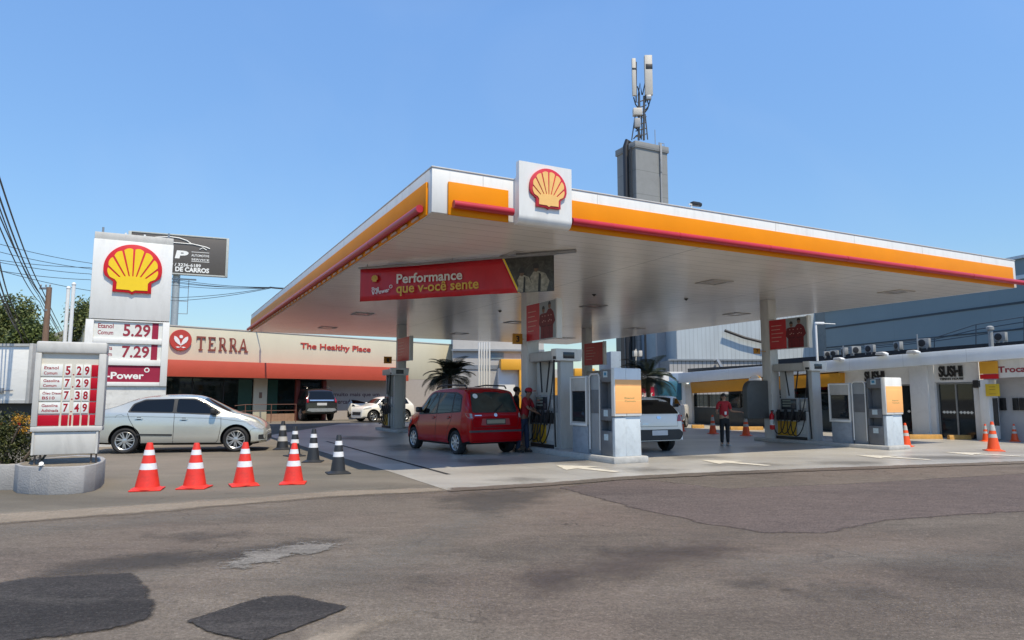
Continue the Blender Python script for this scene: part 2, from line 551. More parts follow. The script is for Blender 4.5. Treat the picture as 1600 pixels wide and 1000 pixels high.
lot = rough_edge(lot_front, 0.03, 0.4, False) + [lot_front[-1]] + [fc_left[1], fc_left[0], (-9.4, 38.5), (2.5, 45.5), (30, 41), (40, 30), (60, 60), (20, 90), (-70, 70), (-60, 20)]
sheet("parking_lot", lot, 0.004, m_lot)
blend_patch([(-60, 925), (40, 905), (150, 899), (205, 897), (222, 912), (244, 950), (236, 966), (170, 985), (60, 1000), (-60, 1012)], 0.010, m_patch, .10, .03, 5, .05, .94)
blend_patch([(292, 972), (350, 953), (410, 935), (455, 932), (545, 950), (470, 981), (400, 1006), (330, 990)], 0.010, m_patch, .04, .012, 8, .04, .96)
blend_patch([(872, 762), (985, 748), (1040, 753), (1130, 764), (1330, 756), (1600, 740), (1800, 732), (1800, 788), (1600, 799), (1480, 806), (1400, 812), (1290, 832), (1200, 834), (1100, 818), (1000, 796)], 0.004, m_red, .18, .05, 2.2, .16)
blend_patch([(344, 893), (372, 876), (385, 862), (420, 860), (465, 852), (505, 848), (530, 853), (500, 862), (465, 868), (420, 880), (385, 886)], 0.010, m_light, .42, .06, 4.0, .05, .85)
blend_patch([(60, 905), (80, 885), (180, 872), (330, 862), (470, 846), (520, 846), (400, 872), (300, 880), (180, 893)], 0.006, m_stain, .5, .3, 1.3, .10, .6)
for q, m_, t_ in (([(540, 885), (640, 845), (735, 800), (790, 782), (800, 790), (735, 830), (650, 872), (570, 900)], m_light, .30),
                  ([(0, 925), (60, 917), (150, 912), (210, 905), (150, 920), (60, 928), (0, 934)], m_light, .55),
                  ([(60, 952), (110, 946), (190, 940), (170, 950), (100, 958)], m_light, .40),
                  ([(0, 826), (200, 812), (420, 800), (420, 806), (200, 822), (0, 838)], m_light, .32),
                  ([(820, 900), (960, 872), (1120, 850), (1150, 862), (1000, 892), (850, 920)], m_red, .60),
                  ([(720, 860), (900, 830), (1000, 835), (900, 860), (760, 885)], m_stain, .16),
                  ([(980, 960), (1250, 930), (1500, 960), (1400, 1005), (1050, 1005)], m_stain, .15),
                  ([(1150, 880), (1350, 860), (1600, 870), (1600, 885), (1350, 885), (1200, 895)], m_light, .28),
                  ([(420, 905), (520, 890), (640, 895), (560, 912), (450, 918)], m_light, .28),
                  ([(700, 775), (760, 768), (860, 765), (840, 785), (760, 800), (710, 795)], m_stain, .45)):
    blend_patch(q, 0.0075, m_, .6, .4, 2.4, .10, t_)
blend_patch([(470, 1010), (520, 985), (600, 965), (640, 960), (560, 990), (540, 1010)], 0.006, m_dust, .25, .10, 3.0, .06, .8)
blend_patch([(1380, 880), (1480, 865), (1620, 850), (1620, 930), (1500, 925), (1420, 905)], 0.006, m_stain, .5, .3, 1.2, .12, .25)
blend_patch([(-40, 806), (120, 797), (330, 783), (540, 768), (690, 763), (700, 768), (540, 776), (330, 793), (120, 810), (-40, 822)], 0.011, m_dust, .22, .12, 1.6, .10, .75)
blend_patch([(700, 764), (860, 755), (980, 745), (1120, 738), (1260, 733), (1600, 721), (1800, 716), (1800, 719), (1600, 725), (1260, 737), (1120, 743), (980, 750), (860, 760), (700, 769)], 0.012, m_road, .16, .05, 2.5, .10, .9)
for q in ((1180, 912, 30, 4), (872, 905, 22, 5), (1330, 925, 60, 7), (310, 838, 70, 6), (665, 912, 14, 4), (1010, 862, 90, 5)):
    random.seed(q[0])
    blend_patch([(q[0] + q[2] * math.cos(k) * random.uniform(.5, 1.2), q[1] + q[3] * math.sin(k) * random.uniform(.5, 1.2)) for k in [2 * math.pi * i / 10 for i in range(10)]], 0.005, m_stain, .5, .25, 2.6, .06, .45)
m_dark = M("black_rubbery", (.02, .02, .021), .7, var=.2)
# drain channel in the forecourt
a, b = G(510, 690), G(701, 742)
mb = MB()
d = (b - a).normalized(); nrm = Vector((-d.y, d.x, 0)) * 0.045
mb.sheet([(a + nrm).xy, (b + nrm).xy, (b - nrm).xy, (a - nrm).xy], 0.012)
a, b = G(701, 742), G(866, 717)
obj("drain_channel", mb, m_dark, kind='structure')
for q in ((640, 700, 45, 6), (760, 722, 40, 4), (900, 722, 30, 4), (1080, 715, 45, 4), (1180, 727, 70, 3), (1330, 724, 60, 3), (1480, 716, 70, 3), (560, 685, 40, 4), (1010, 735, 50, 4), (820, 750, 40, 4)):
    random.seed(q[0])
    blend_patch([(q[0] + q[2] * math.cos(k) * random.uniform(.5, 1.2), q[1] + q[3] * math.sin(k) * random.uniform(.5, 1.2)) for k in [2 * math.pi * i / 10 for i in range(10)]], 0.0125, m_stain, .6, .35, 1.8, .09, .32, "floor_stain")
# painted arrows, pointing into the station
def arrow(px, py, ln, wd, ang):
    o = G(px, py)
    L_, w = ln / 2, wd
    pts = [(-.10 * w, -L_), (.10 * w, -L_), (.14 * w, L_ * .1), (.5 * w, L_ * .02), (0, L_), (-.5 * w, L_ * .02), (-.14 * w, L_ * .1)]
    pts = [(o.x + p[0] * math.cos(ang) - p[1] * math.sin(ang), o.y + p[0] * math.sin(ang) + p[1] * math.cos(ang)) for p in pts]
    blend_patch(None, 0.014, m_white, .07, .02, 6, .05, .92, "painted_arrow", P=pts)
for q in ((914, 733), (1146, 724), (1392, 715.5), (1532, 710.5)):
    arrow(*q, 1.75, 1.05, R(40))
# ================================================================== COMMON COLOURS
m_wpan = M("white_panel", (.74, .74, .72), .35, var=.05, scale=3, stretch=(1, 1, .25), stain=.28, stain_scale=2.2, stain_col=(.33, .32, .3))
m_wcanopy = M("canopy_white", (.70, .70, .685), .45, var=.05, scale=2, stretch=(2.5, 2.5, .5), stain=.42, stain_scale=1.6, stain_col=(.42, .41, .39))
m_orange = M("canopy_orange", (.74, .245, .001), .5, var=.06, scale=1.2, spec=.15)
m_pipe = M("red_tube", (.44, .016, .032), .35, var=.10, scale=2.5)
m_red_s = M("sign_red", (.58, .006, .012), .4, var=.05)
m_yel_s = M("sign_yellow", (.86, .58, .008), .35, var=.05)
m_peach = M("faded_emblem_yellow", (.84, .50, .16), .4, var=.08)
m_maroon = M("faded_digit_red", (.28, .022, .045), .7, var=.1)
m_digit = M("digit_red", (.32, .008, .022), .7, var=.1, spec=.2)
m_blockred = M("block_red", (.42, .003, .018), .6, var=.06, spec=.2)
m_fblock = M("faded_block_red", (.30, .022, .055), .6, var=.1, spec=.2)
m_wplate = M("price_plate_white", (.70, .71, .68), .5, var=.05, scale=14)
m_cream = M("cream_board", (.60, .57, .50), .55, var=.05)
m_post = M("grey_steel", (.30, .31, .32), .45, .6, var=.15)
m_gframe = M("weathered_white_frame", (.52, .515, .49), .55, var=.09, scale=4, stretch=(1, 1, .3), stain=.45, stain_scale=3.5, stain_col=(.25, .24, .23))
m_black = M("black_plastic", (.018, .018, .02), .45, var=.15)
m_wtext = M("white_lettering", (.78, .78, .76), .5, var=.04)
m_ytext = M("yellow_lettering", (.80, .50, .04), .5, var=.04)
# ------------------------------------------------------------------ the scallop emblem
def shell_outline():
    pts = []
    for i in range(0, 31):
        t = R(-8 + 196 * i / 30)
        pts.append((0.5 * math.cos(t), 0.415 + 0.415 * math.sin(t)))
    pts += [(-.47, .29), (-.325, .20), (-.33, .035), (-.05, .03), (0, .0), (.05, .03), (.33, .035), (.325, .20), (.47, .29)]
    return pts
def shell(parent, cx, z0, w, y, m_r, m_y, th=0.05):
    """red plate with eight raised ribs, on a face looking along -y; z0 is its foot, w its width"""
    P = lambda p: (cx + p[0] * w, z0 + p[1] * w * 1.18)
    mb = MB().prism([P(p) for p in shell_outline()], y - th, y, bev=0.004)
    e = obj("emblem", mb, m_r, parent)
    mb = MB()
    y1 = y - th - 0.012
    ap = (0, .10)
    n = 8
    for i in range(n):
        a0, a1 = 22 + (136 / n) * i + 1.7, 22 + (136 / n) * (i + 1) - 1.7
        poly = []
        for k in range(7):
            a = R(a0 + (a1 - a0) * k / 6)
            # distance from the apex to the inset arc
            dx, dz = math.cos(a), math.sin(a)
            lo, hi = 0, 1
            for _ in range(24):
                md = (lo + hi) / 2
                x, z = dx * md, ap[1] + dz * md - .415
                if (x / .435) ** 2 + (z / .352) ** 2 < 1: lo = md
                else: hi = md
            r = lo - 0.018 * (abs(k - 3) / 3) ** 2
            poly.append((ap[0] + dx * r, ap[1] + dz * r))
        am = R((a0 + a1) / 2); hw = 0.010
        for s_ in (1, -1):
            poly.append((ap[0] + .13 * math.cos(am) - s_ * hw * math.sin(am), ap[1] + .13 * math.sin(am) + s_ * hw * math.cos(am)))
        mb.prism([P(p) for p in poly], y1, y - th + .001)
    mb.prism([P(p) for p in [(-.265, .075), (-.05, .072), (0, .045), (.05, .072), (.265, .075), (.262, .19), (.30, .235), (.19, .29), (.0, .30), (-.19, .29), (-.30, .235), (-.262, .19)]], y1 - .002, y - th + .001)
    obj("rib_fan", mb, m_y, e)
    return e
# ================================================================== CANOPY  (local x along the front edge, y to the back)
C0 = Vector((-1.43, 12.0, 0))
CL, CDp, CZ0, CZ1 = 18.75, 25.6, 4.75, 5.57
canopy = thing("fuel_canopy", "large white flat canopy with orange bands and red tubes over the fuel pumps", "canopy", C0, E1A)
e1 = Vector((math.cos(E1A), math.sin(E1A), 0)); e2 = Vector((-math.sin(E1A), math.cos(E1A), 0))
def CW(a, b, z=0):
    return C0 + e1 * a + e2 * b + Vector((0, 0, z))
cp = Plane(C0, E1A)               # front edge plane
lp = Plane(C0 + e2 * CDp, E1A - R(90))   # left edge plane, local x from the back corner to the near corner
m_soffit = M("soffit_panels", (.74, .70, .645), .22, var=.06, scale=.5, lines=((1, .42, .016), (0, 6.3, .03)), lineamt=.5, stain=.38, stain_scale=.45, stain_col=(.35, .33, .31))
mb = MB()
mb.box(.06, CL - .06, .06, CDp - .06, CZ0, CZ0 + .04)
obj("soffit", mb, m_soffit, canopy)
mb = MB()
mb.box(.06, CL - .06, .06, CDp - .06, CZ1 - .30, CZ1 - .26)
obj("roof_sheet", mb, m_wpan, canopy)
mb = MB()
mb.box(0, CL, 0, .055, CZ0, CZ1, .008)
mb.box(0, .055, .058, CDp - .058, CZ0, CZ1, .008)
mb.box(CL - .055, CL, .058, CDp - .058, CZ0, CZ1, .008)
mb.box(0, CL, CDp - .055, CDp, CZ0, CZ1, .008)
fas = obj("fascia", mb, m_wcanopy, canopy)
mb = MB()   # joints and top flashing
for x in (1.0, 3.55, 8.6, 11.4, 14.2, 17.0):
    mb.box(x, x + .012, -.003, .0, CZ0 + .02, CZ1 - .01)
mb.box(-.012, CL + .012, -.014, .07, CZ1, CZ1 + .025, .004)
mb.box(-.012, .07, .072, CDp, CZ1, CZ1 + .025, .004)
obj("flashing", mb, M("flashing_grey", (.52, .52, .51), .5), canopy)
# logo panel extents on the front edge
lx0, _ = cp.at(811, 300, .2); lx1, _ = cp.at(893.5, 330, .2)
OZ0, OZ1 = CZ0 + .0, CZ0 + .59
def band(x0, x1):
    mb = MB()
    mb.box(x0, x1, -.05, -.004, CZ0 - .025, OZ1, .012)
    return obj("orange_band", mb, m_orange, canopy)
bx0, _ = cp.at(699, 310); 
band(bx0, lx0 - .14); band(lx1 + .02, CL - .22)
def tube_run(p0, p1, segs):
    mb = MB()
    for i in range(segs):
        a = Vector(p0) + (Vector(p1) - Vector(p0)) * i / segs
        b_ = Vector(p0) + (Vector(p1) - Vector(p0)) * (i + 1) / segs
        g = (b_ - a).normalized() * .012
        mb.tube([a + g * (i > 0), b_ - g * (i < segs - 1)], .072, 14)
        if i:
            mb.tube([a - g * 1.2, a + g * 1.2], .066, 14)
    return obj("light_tube", mb, m_pipe, canopy, angle=50)
tube_run((bx0 + .06, -.15, CZ0 + .15), (lx0 - .10, -.15, CZ0 + .15), 1)
tube_run((lx1 + .03, -.15, CZ0 + .13), (CL + .10, -.15, CZ0 + .13), 6)
mb = MB()
mb.box(-.05, -.004, .17, CDp - .25, CZ0 - .025, OZ1, .012)
obj("orange_band", mb, m_orange, canopy)
tube_run((-.122, .28, CZ0 + .11), (-.122, CDp + .1, CZ0 + .12), 8)
for i in range(40):   # underside tube clips
    y = .5 + i * .64
    mb = MB(); mb.box(-.085, -.052, y, y + .34, CZ0 - .022, CZ0 + .02); obj("tube_clip", mb, M("clip_pale", (.50, .30, .20), .5), canopy)
# logo panel: flat face, rounded foot that curls back under the fascia
pz1 = 5.90
mb = MB()
prof = [(-.20, pz1), (-.20, CZ0 + .12)]
for i in range(1, 9):
    t = R(90 * i / 8)
    prof.append((-.20 + .14 - .14 * math.cos(t), CZ0 + .12 - .16 * math.sin(t)))
prof += [(-.002, CZ0 - .045), (-.002, CZ1 + .02), (-.08, CZ1 + .05), (-.08, pz1)]
mb.prism(prof, lx0, lx1, axis='x')
lpnl = obj("logo_panel", mb, m_wpan, canopy, angle=25)
sh = []
cx = (lx0 + lx1) / 2 + .03
shell(lpnl, cx, CZ0 + .27, (lx1 - lx0) * .70, -.20, M("emblem_rim_red", (.56, .02, .035), .4), m_peach, .05)
# columns
COLS = [(5.10, 5.65), (14.2, 5.4), (5.75, 19.0), (14.2, 16.5)]
m_col = M("column_cladding", (.60, .59, .57), .5, var=.08, scale=4, stretch=(2, 2, .4), stain=.3, stain_scale=2.5, stain_col=(.3, .28, .26))
for a, b_ in COLS:
    mb = MB()
    mb.box(a - .19, a + .19, b_ - .19, b_ + .19, 0.1, CZ0, .03)
    mb.box(a - .20, a + .20, b_ - .20, b_ + .20, 1.5, 1.53)
    obj("column", mb, m_col, canopy)
# recessed lamps in the soffit
m_lamp = M("lamp_lens", (.42, .40, .37), .15, var=.05)
m_lrim = M("lamp_rim", (.40, .38, .36), .5)
lamps = [(3.2, 2.6), (9.9, 3.4), (16.3, 2.2), (3.0, 9.2), (9.8, 9.4), (16.2, 8.8), (3.0, 15.6), (9.8, 15.6), (16.2, 15.4), (3.0, 21.8), (9.8, 21.8), (16.2, 21.6)]
for a, b_ in lamps:
    mb = MB()
    mb.box(a - .38, a + .38, b_ - .38, b_ - .26, CZ0 - .02, CZ0 - .001)
    mb.box(a - .38, a + .38, b_ + .26, b_ + .38, CZ0 - .02, CZ0 - .001)
    mb.box(a - .38, a - .26, b_ - .257, b_ + .257, CZ0 - .02, CZ0 - .001)
    mb.box(a + .26, a + .38, b_ - .257, b_ + .257, CZ0 - .02, CZ0 - .001)
    o = obj("ceiling_lamp", mb, m_lrim, canopy)
    mb = MB(); mb.box(a - .255, a + .255, b_ - .255, b_ + .255, CZ0 - .012, CZ0 - .001)
    obj("lens", mb, m_lamp, o)
for a, b_ in [(8.2, 7.0), (11.5, 6.4), (7.4, 12.2)]:
    mb = MB(); mb.lathe([(.07, 0), (.065, -.02), (.03, -.04), (.02, -.06)], 14, mat4=Matrix.Translation((a, b_, CZ0 - .001)))
    obj("dome_sensor", mb, m_black, canopy)
mb = MB()
mb.tube([(9.0, 11.0, CZ0), (9.0, 11.0, CZ0 - .25)], .02)
mb.box(8.92, 9.08, 10.86, 11.12, CZ0 - .36, CZ0 - .22, .02)
obj("camera_dome", mb, m_black, canopy)
# small camera on the fascia top
x, z = cp.at(1086, 333)
sc = thing("security_camera", "small dark camera on a bracket on the canopy's top edge", "camera", CW(x, .1, CZ1 + .025), E1A)
mb = MB(); mb.tube([(0, 0, 0), (0, 0, .12)], .015); mb.box(-.08, .02, -.02, .02, .10, .12); obj("bracket", mb, m_wpan, sc)
mb = MB(); mb.box(.0, .22, -.06, .06, .09, .18, .02); mb.tube([(.21, 0, .135), (.26, 0, .135)], .05, 12); obj("housing", mb, m_black, sc)
# ================================================================== HANGING BANNER
bp = Plane((-3.78, 17.0), R(-20.1))
bl = 5.03
ban = thing("hanging_banner", "long red banner with white and yellow slogan hung under the canopy", "banner", (-3.78, 17.0, 0), R(-20.1))
m_ban = M("banner_red", (.46, .004, .014), .35, var=.18, scale=1.6, stretch=(2.5, 1, .5))
ZT, ZB = 4.64, 3.83
mb = MB()
t = bmesh.new()
nx = 60
def bwave(x, k): return .018 * math.sin(x * 5.3) * k + .012 * math.sin(x * 12 + 1) * k + .03 * math.sin(x * 1.3)
xr = lambda k: bl * (.755 + .075 * k)
g = [[t.verts.new((xr(k / 6) * i / nx, bwave(xr(k / 6) * i / nx, k / 6), ZT + (ZB - ZT) * k / 6)) for i in range(nx + 1)] for k in range(7)]
for k in range(6):
    for i in range(nx):
        t.faces.new((g[k][i], g[k + 1][i], g[k + 1][i + 1], g[k][i + 1]))
mb._app(t)
o = obj("banner_cloth", mb, m_ban, ban, angle=80); md = o.modifiers.new("s", 'SOLIDIFY'); md.thickness = .004; md.offset = 1
mb = MB()
quad(mb, [(xr(0) + .003, ZT), (xr(0) + .045, ZT), (xr(1) + .045, ZB), (xr(1) + .003, ZB)], -.02)
obj("diagonal_stripe", mb, m_yel_s, ban)
m_photo = M("banner_photo", (.035, .033, .03), .4, var=.9, scale=5, stain=.9, stain_scale=6, stain_col=(.12, .115, .10))
mb = MB(); mb.prism([(xr(0) + .046, ZT), (bl, ZT), (bl, ZB), (xr(1) + .046, ZB)], -.018, -.002)
ph = obj("photo_print", mb, m_photo, ban)
# two blurred figures of the print
mb = MB(); mf = MB(); mg_ = MB()
for cx_, h, q in ((4.26, .56, .20), (4.60, .66, .26)):
    quad(mb, [(cx_ - q * .55, ZB + .01), (cx_ + q * 1.0, ZB + .01), (cx_ + q * 1.25, ZB + h * .35), (cx_ + q * .9, ZB + h * .62), (cx_ + q * .25, ZB + h * .72), (cx_ - q * .2, ZB + h * .70), (cx_ - q * .5, ZB + h * .52), (cx_ - q * .35, ZB + h * .3)], -.0205 - .001 * (q > .2))
    quad(mf, [(cx_ + q * .05 + .055 * math.cos(k), ZB + h * .82 + .09 * math.sin(k)) for k in [2 * math.pi * i / 12 for i in range(12)]], -.0225)
    quad(mg_, [(cx_ + q * .05 + .07 * math.cos(k), ZB + h * .86 + .10 * math.sin(k)) for k in [math.pi * (i / 12 * 1.2 - .1) for i in range(13)]], -.0235)
    quad(mg_, [(cx_ + q * .2, ZB + .01), (cx_ + q * .45, ZB + .01), (cx_ + q * .5, ZB + h * .6), (cx_ + q * .3, ZB + h * .66)], -.0236)
obj("printed_figure", mb, M("print_pale", (.26, .24, .19), .6, var=.6, scale=14), ph)
obj("printed_face", mf, M("print_skin", (.13, .08, .055), .6, var=.6, scale=14), ph)
obj("printed_hair", mg_, m_black, ph)
lw = M("banner_lettering", (.66, .64, .60), .5, var=.05)
ly = M("banner_yellow_lettering", (.62, .38, .05), .5, var=.05)
text(ban, "Performance", 1.05, 2.80, ZT - .43, ZT - .19, -.045, lw, .022, slope=.0)
text(ban, "que v-ocê sente", 1.05, 3.22, ZT - .74, ZT - .43, -.050, ly, .018)
text(ban, "Shell", .36, .56, ZT - .56, ZT - .48, -.045, lw, .02)
text(ban, "V-Power", .36, .86, ZT - .68, ZT - .57, -.045, lw, .025, slope=.12)
mb = MB(); mb.lathe([(.030, -.004), (.030, .004), (.045, .004), (.045, -.004)], 16, mat4=Matrix.Translation((.90, -.047, ZT - .49)) @ Matrix.Rotation(R(90), 4, 'X'), cap=False)
obj("degree_ring", mb, lw, ban)
shell(ban, .44, ZT - .36, .20, -.035, m_ban, ly, .008)
mb = MB(); mb.tube([(-.05, 0, ZT + .03), (bl + .05, 0, ZT + .03)], .025); mb.tube([(bl - .9, 0, ZT + .05), (bl + .5, 0.05, ZT + .08)], .05)
for x in (.2, bl / 2, bl - .2):
    mb.tube([(x, 0, ZT + .03), (x, 0, CZ0 - .001)], .012)
obj("hanging_rail", mb, m_post, ban)
# ================================================================== ISLANDS: kerb, dispenser, cabinets, totem
m_disp = M("dispenser_grey", (.46, .455, .44), .45, var=.08, scale=5, stretch=(2, 2, .5), stain=.35, stain_scale=4, stain_col=(.2, .19, .18))
m_cab = M("cabinet_grey", (.33, .345, .36), .42, .1, var=.08, scale=4, stretch=(2, 2, .5), stain=.3, stain_scale=4, stain_col=(.18, .18, .18))
m_cabd = M("cabinet_dark_grey", (.135, .145, .16), .45, var=.12, scale=5)
m_plinth = M("plinth_blue_grey", (.30, .335, .38), .5, var=.16, scale=7, stain=.5, stain_scale=5, stain_col=(.16, .17, .18))
m_marble = M("scuffed_blue_grey", (.50, .56, .61), .4, var=.08, scale=5, stain=.55, stain_scale=3.2, stain_col=(.24, .27, .30))
m_opanel = M("faded_orange_panel", (.95, .46, .16), .5, var=.04, scale=3, lines=((2, .31, .01),), lineamt=-.25)
m_ypanel = M("dispenser_yellow", (.58, .33, .02), .5, var=.25, scale=6)
m_hose = M("hose_black", (.012, .012, .013), .5, var=.2)
m_screen = M("screen_dark", (.03, .036, .045), .12, var=.2)
m_kerb = M("kerb_concrete", (.42, .42, .41), .8, var=.14, scale=8, bump=.3, stain=.4, stain_scale=3)
m_gl = glass_mat("cabinet_glass", (.03, .04, .05), .35)
ISL = R(27.6 - 90)
def hose(mb, x0, z0, x1, z1, drop, y, out=.10, n=16, r=.017):
    pts = []
    for i in range(n + 1):
        t = i / n
        x = x0 + (x1 - x0) * (.5 - .5 * math.cos(math.pi * t))
        z = z0 + (z1 - z0) * t - drop * math.sin(math.pi * t) ** .8
        pts.append((x, y - out * math.sin(math.pi * t), z))
    mb.tube(pts, r, 7)
def island(ci, h, lab, full=True, totem=True, kh=.12, dx=-.56, dy=0.0):
    a, b_ = COLS[ci]
    O = CW(a - .15, b_)
    loc = lambda x, y, z=kh: O + Vector((math.cos(ISL), math.sin(ISL), 0)) * x + Vector((-math.sin(ISL), math.cos(ISL), 0)) * y + Vector((0, 0, z))
    k = thing("pump_island", "raised pale concrete kerb under " + lab, "kerb", O, ISL, "pump islands under the canopy")
    mb = MB(); mb.box(-.6, 4.28 if totem else 2.6, -.12 + dy, .84, 0, kh, .03)
    obj("kerb_slab", mb, m_kerb, k)
    # --- dispenser
    d = thing("fuel_dispenser", "grey fuel dispenser with black hoses on " + lab, "fuel pump", loc(dx, dy), ISL, "fuel dispensers")
    Z = lambda z: z * h
    mb = MB()
    mb.box(.78, 2.02, .06, .62, 0, Z(.95), .015)
    obj("lower_cabinet", mb, m_disp, d)
    mb = MB(); mb.box(.86, 1.60, .045, .062, Z(.12), Z(.62), .004); obj("yellow_panel", mb, m_ypanel, d)
    mb = MB(); mb.box(.84, 1.98, .02, .062, Z(.66), Z(.95), .01); obj("nozzle_shelf", mb, m_black, d)
    mb = MB(); mb.box(.80, 2.0, .03, .059, Z(0), Z(.10), .004); obj("kick_plate", mb, m_black, d)
    mb = MB()
    mb.box(.95, 1.70, .08, .60, Z(.95), Z(1.42), .02)
    mb.box(1.74, 2.0, .12, .56, Z(.95), Z(1.40), .015)
    obj("display_head", mb, m_cab, d)
    mb = MB(); mb.box(1.02, 1.62, .068, .082, Z(1.02), Z(1.38), .006); obj("display", mb, m_screen, d)
    for i in range(3):
        mb = MB(); mb.box(1.08, 1.40, .062, .0675, Z(1.30 - .09 * i), Z(1.355 - .09 * i)); obj("readout", mb, M("readout_grey", (.20, .23, .20), .3, var=.1), d)
    mb = MB(); mb.box(1.46, 1.58, .060, .0675, Z(1.06), Z(1.20)); obj("keypad", mb, M("keypad_grey", (.10, .10, .11), .5, lines=((0, .03, .008), (2, .03, .008))), d)
    mb = MB(); mb.box(1.78, 1.96, .112, .1195, Z(1.08), Z(1.30)); obj("label", mb, M("label_white", (.55, .55, .52), .6, var=.3, scale=40), d)
    mb = MB(); mb.box(1.66, 1.94, .052, .0598, Z(.20), Z(.50)); obj("label", mb, M("label_white", (.55, .55, .52), .6, var=.3, scale=40), d)
    for x0, x1 in ((.95, 1.18), (2.03, 2.20)):
        mb = MB(); mb.box(x0, x1, .14, .54, Z(.95) if x0 < 2 else 0, Z(2.36), .012); obj("upright", mb, m_disp, d)
    mb = MB(); mb.box(.80, 2.04, .0, .70, Z(2.36), Z(2.62), .03); obj("header", mb, m_disp, d)
    mb = MB(); mb.prism([(.0 - .02, Z(2.34)), (.72, Z(2.34)), (.76, Z(2.66)), (-.06, Z(2.66))], 2.045, 2.30, axis='x', bev=.012); hc = obj("header_cap", mb, m_wpan, d)
    mb = MB(); mb.box(2.295, 2.312, .16, .50, Z(2.40), Z(2.57), .004); obj("header_window", mb, m_screen, hc)
    mb = MB(); mb.box(2.10, 2.26, -.035, .0, Z(2.38), Z(2.56), .01); obj("hose_outlet", mb, m_black, d)
    for i in range(4):
        x = .98 + .28 * i
        mb = MB()
        mb.box(x - .045, x + .045, -.05, .02, Z(.74), Z(1.02), .015)
        mb.box(x - .02, x + .02, -.08, -.04, Z(.62), Z(.86), .01)
        obj("nozzle", mb, m_black, d)
    for x0, z0, x1, z1, dr in ((.82, .80, 1.25, .72, .58), (1.35, .72, 1.74, .80, .60), (1.5, .78, 2.05, 1.0, .75), (1.72, .9, 2.18, 2.34, .85), (1.1, .70, 1.5, .74, .52)):
        mb = MB(); hose(mb, x0, Z(z0), x1, Z(z1), Z(dr), -.05); obj("hose", mb, m_hose, d)
    mb = MB()
    for x0, x1 in ((1.22, 1.36), (1.72, 1.60)):
        mb.tube([(x0, .1, Z(2.35)), (x1, .07, Z(1.5))], .022, 8); obj("hose", mb, m_hose, d); mb = MB()
    mb.tube([(2.16, -.03, Z(2.36)), (2.22, -.07, Z(1.2)), (2.26, -.06, .06)], .024, 8)
    obj("hose", mb, m_hose, d)
    if not full:
        return O, loc
    # --- glass fronted cabinet
    g_ = thing("display_cabinet", "grey glass fronted cabinet with shelves on " + lab, "cabinet", loc(0, 0), ISL, "glass fronted cabinets")
    mb = MB()
    mb.box(2.36, 3.02, .03, .80, 0, Z(.70), .01); obj("base", mb, m_plinth, g_)
    mb = MB()
    mb.box(2.33, 3.05, .0, .82, Z(1.52), Z(1.90), .02)
    mb.box(2.33, 2.39, .0, .82, Z(.70), Z(1.52)); mb.box(2.99, 3.05, .0, .82, Z(.70), Z(1.52))
    mb.box(2.39, 2.99, .0, .82, Z(.70), Z(.76)); mb.box(2.39, 2.99, .70, .82, Z(.76), Z(1.52))
    obj("frame", mb, m_disp, g_)
    mb = MB()
    mb.box(2.33, 3.05, -.022, -.002, Z(.66), Z(.72), .004); mb.box(2.33, 2.37, -.022, -.002, Z(.72), Z(1.88), .004)
    mb.box(3.01, 3.05, -.022, -.002, Z(.72), Z(1.88), .004); mb.box(2.37, 3.01, -.022, -.002, Z(1.84), Z(1.88), .004)
    obj("trim", mb, m_wpan, g_)
    mb = MB()
    for z in (1.02, 1.28):
        mb.box(2.392, 2.988, .05, .69, Z(z), Z(z) + .012)
    obj("shelf", mb, m_cab, g_)
    mb = MB(); mb.box(2.392, 2.988, .69, .698, Z(.765), Z(1.515)); obj("back_panel", mb, m_cabd, g_)
    mb = MB()
    for i, x in enumerate((2.5, 2.6, 2.68, 2.8)):
        mb.lathe([(.035, 0), (.035, .13), (.02, .16), (.02, .19)], 10, mat4=Matrix.Translation((x, .3, Z(.765))))
    obj("bottle", mb, m_wpan, g_)
    mb = MB(); mb.box(2.392, 2.988, .012, .02, Z(.765), Z(1.515)); obj("glass_pane", mb, m_gl, g_)
    # --- plain steel cabinet
    s_ = thing("steel_cabinet", "plain grey steel cabinet beside price totem on " + lab, "cabinet", loc(0, 0), ISL, "steel cabinets")
    mb = MB(); mb.box(3.07, 3.52, .08, .78, 0, Z(1.92), .02); obj("body", mb, m_cab, s_)
    mb = MB(); mb.box(3.12, 3.47, .068, .082, Z(.98), Z(1.55), .006); obj("hatch", mb, m_cabd, s_)
    mb = MB(); mb.tube([(3.09, .05, .1), (3.09, .05, Z(1.86)), (3.15, .05, Z(1.93)), (3.45, .05, Z(1.93)), (3.51, .05, Z(1.86)), (3.51, .05, .1)], .018, 8); obj("guard_rail", mb, m_wpan, s_)
    # --- totem
    t_ = thing("price_totem", "grey totem with faded orange panel on " + lab, "totem", loc(0, 0), ISL, "orange price totems")
    x0, x1 = 3.60, 4.16
    mb = MB()   # dark side unit with niches
    mb.box(x0, x1 - .1, .0, .30, 0, Z(.58), .006)
    mb.box(x0, x1 - .1, .0, .30, Z(.82), Z(1.10), .01)
    mb.box(x0, x1 - .1, .0, .30, Z(1.72), Z(2.02), .03)
    mb.box(x0, x0 + .03, .0, .30, Z(.58), Z(1.72)); mb.box(x1 - .13, x1 - .1, .0, .30, Z(.58), Z(1.72))
    mb.box(x0 + .03, x1 - .13, .2, .30, Z(.58), Z(1.72))
    obj("service_unit", mb, m_cabd, t_)
    for z in (.36, .92, 1.84):
        mb = MB(); mb.box(x0 + .14, x0 + .30, -.004, .002, Z(z), Z(z) + .14); obj("sticker", mb, M("pale_sticker", (.45, .55, .60), .6, var=.2, scale=30), t_)
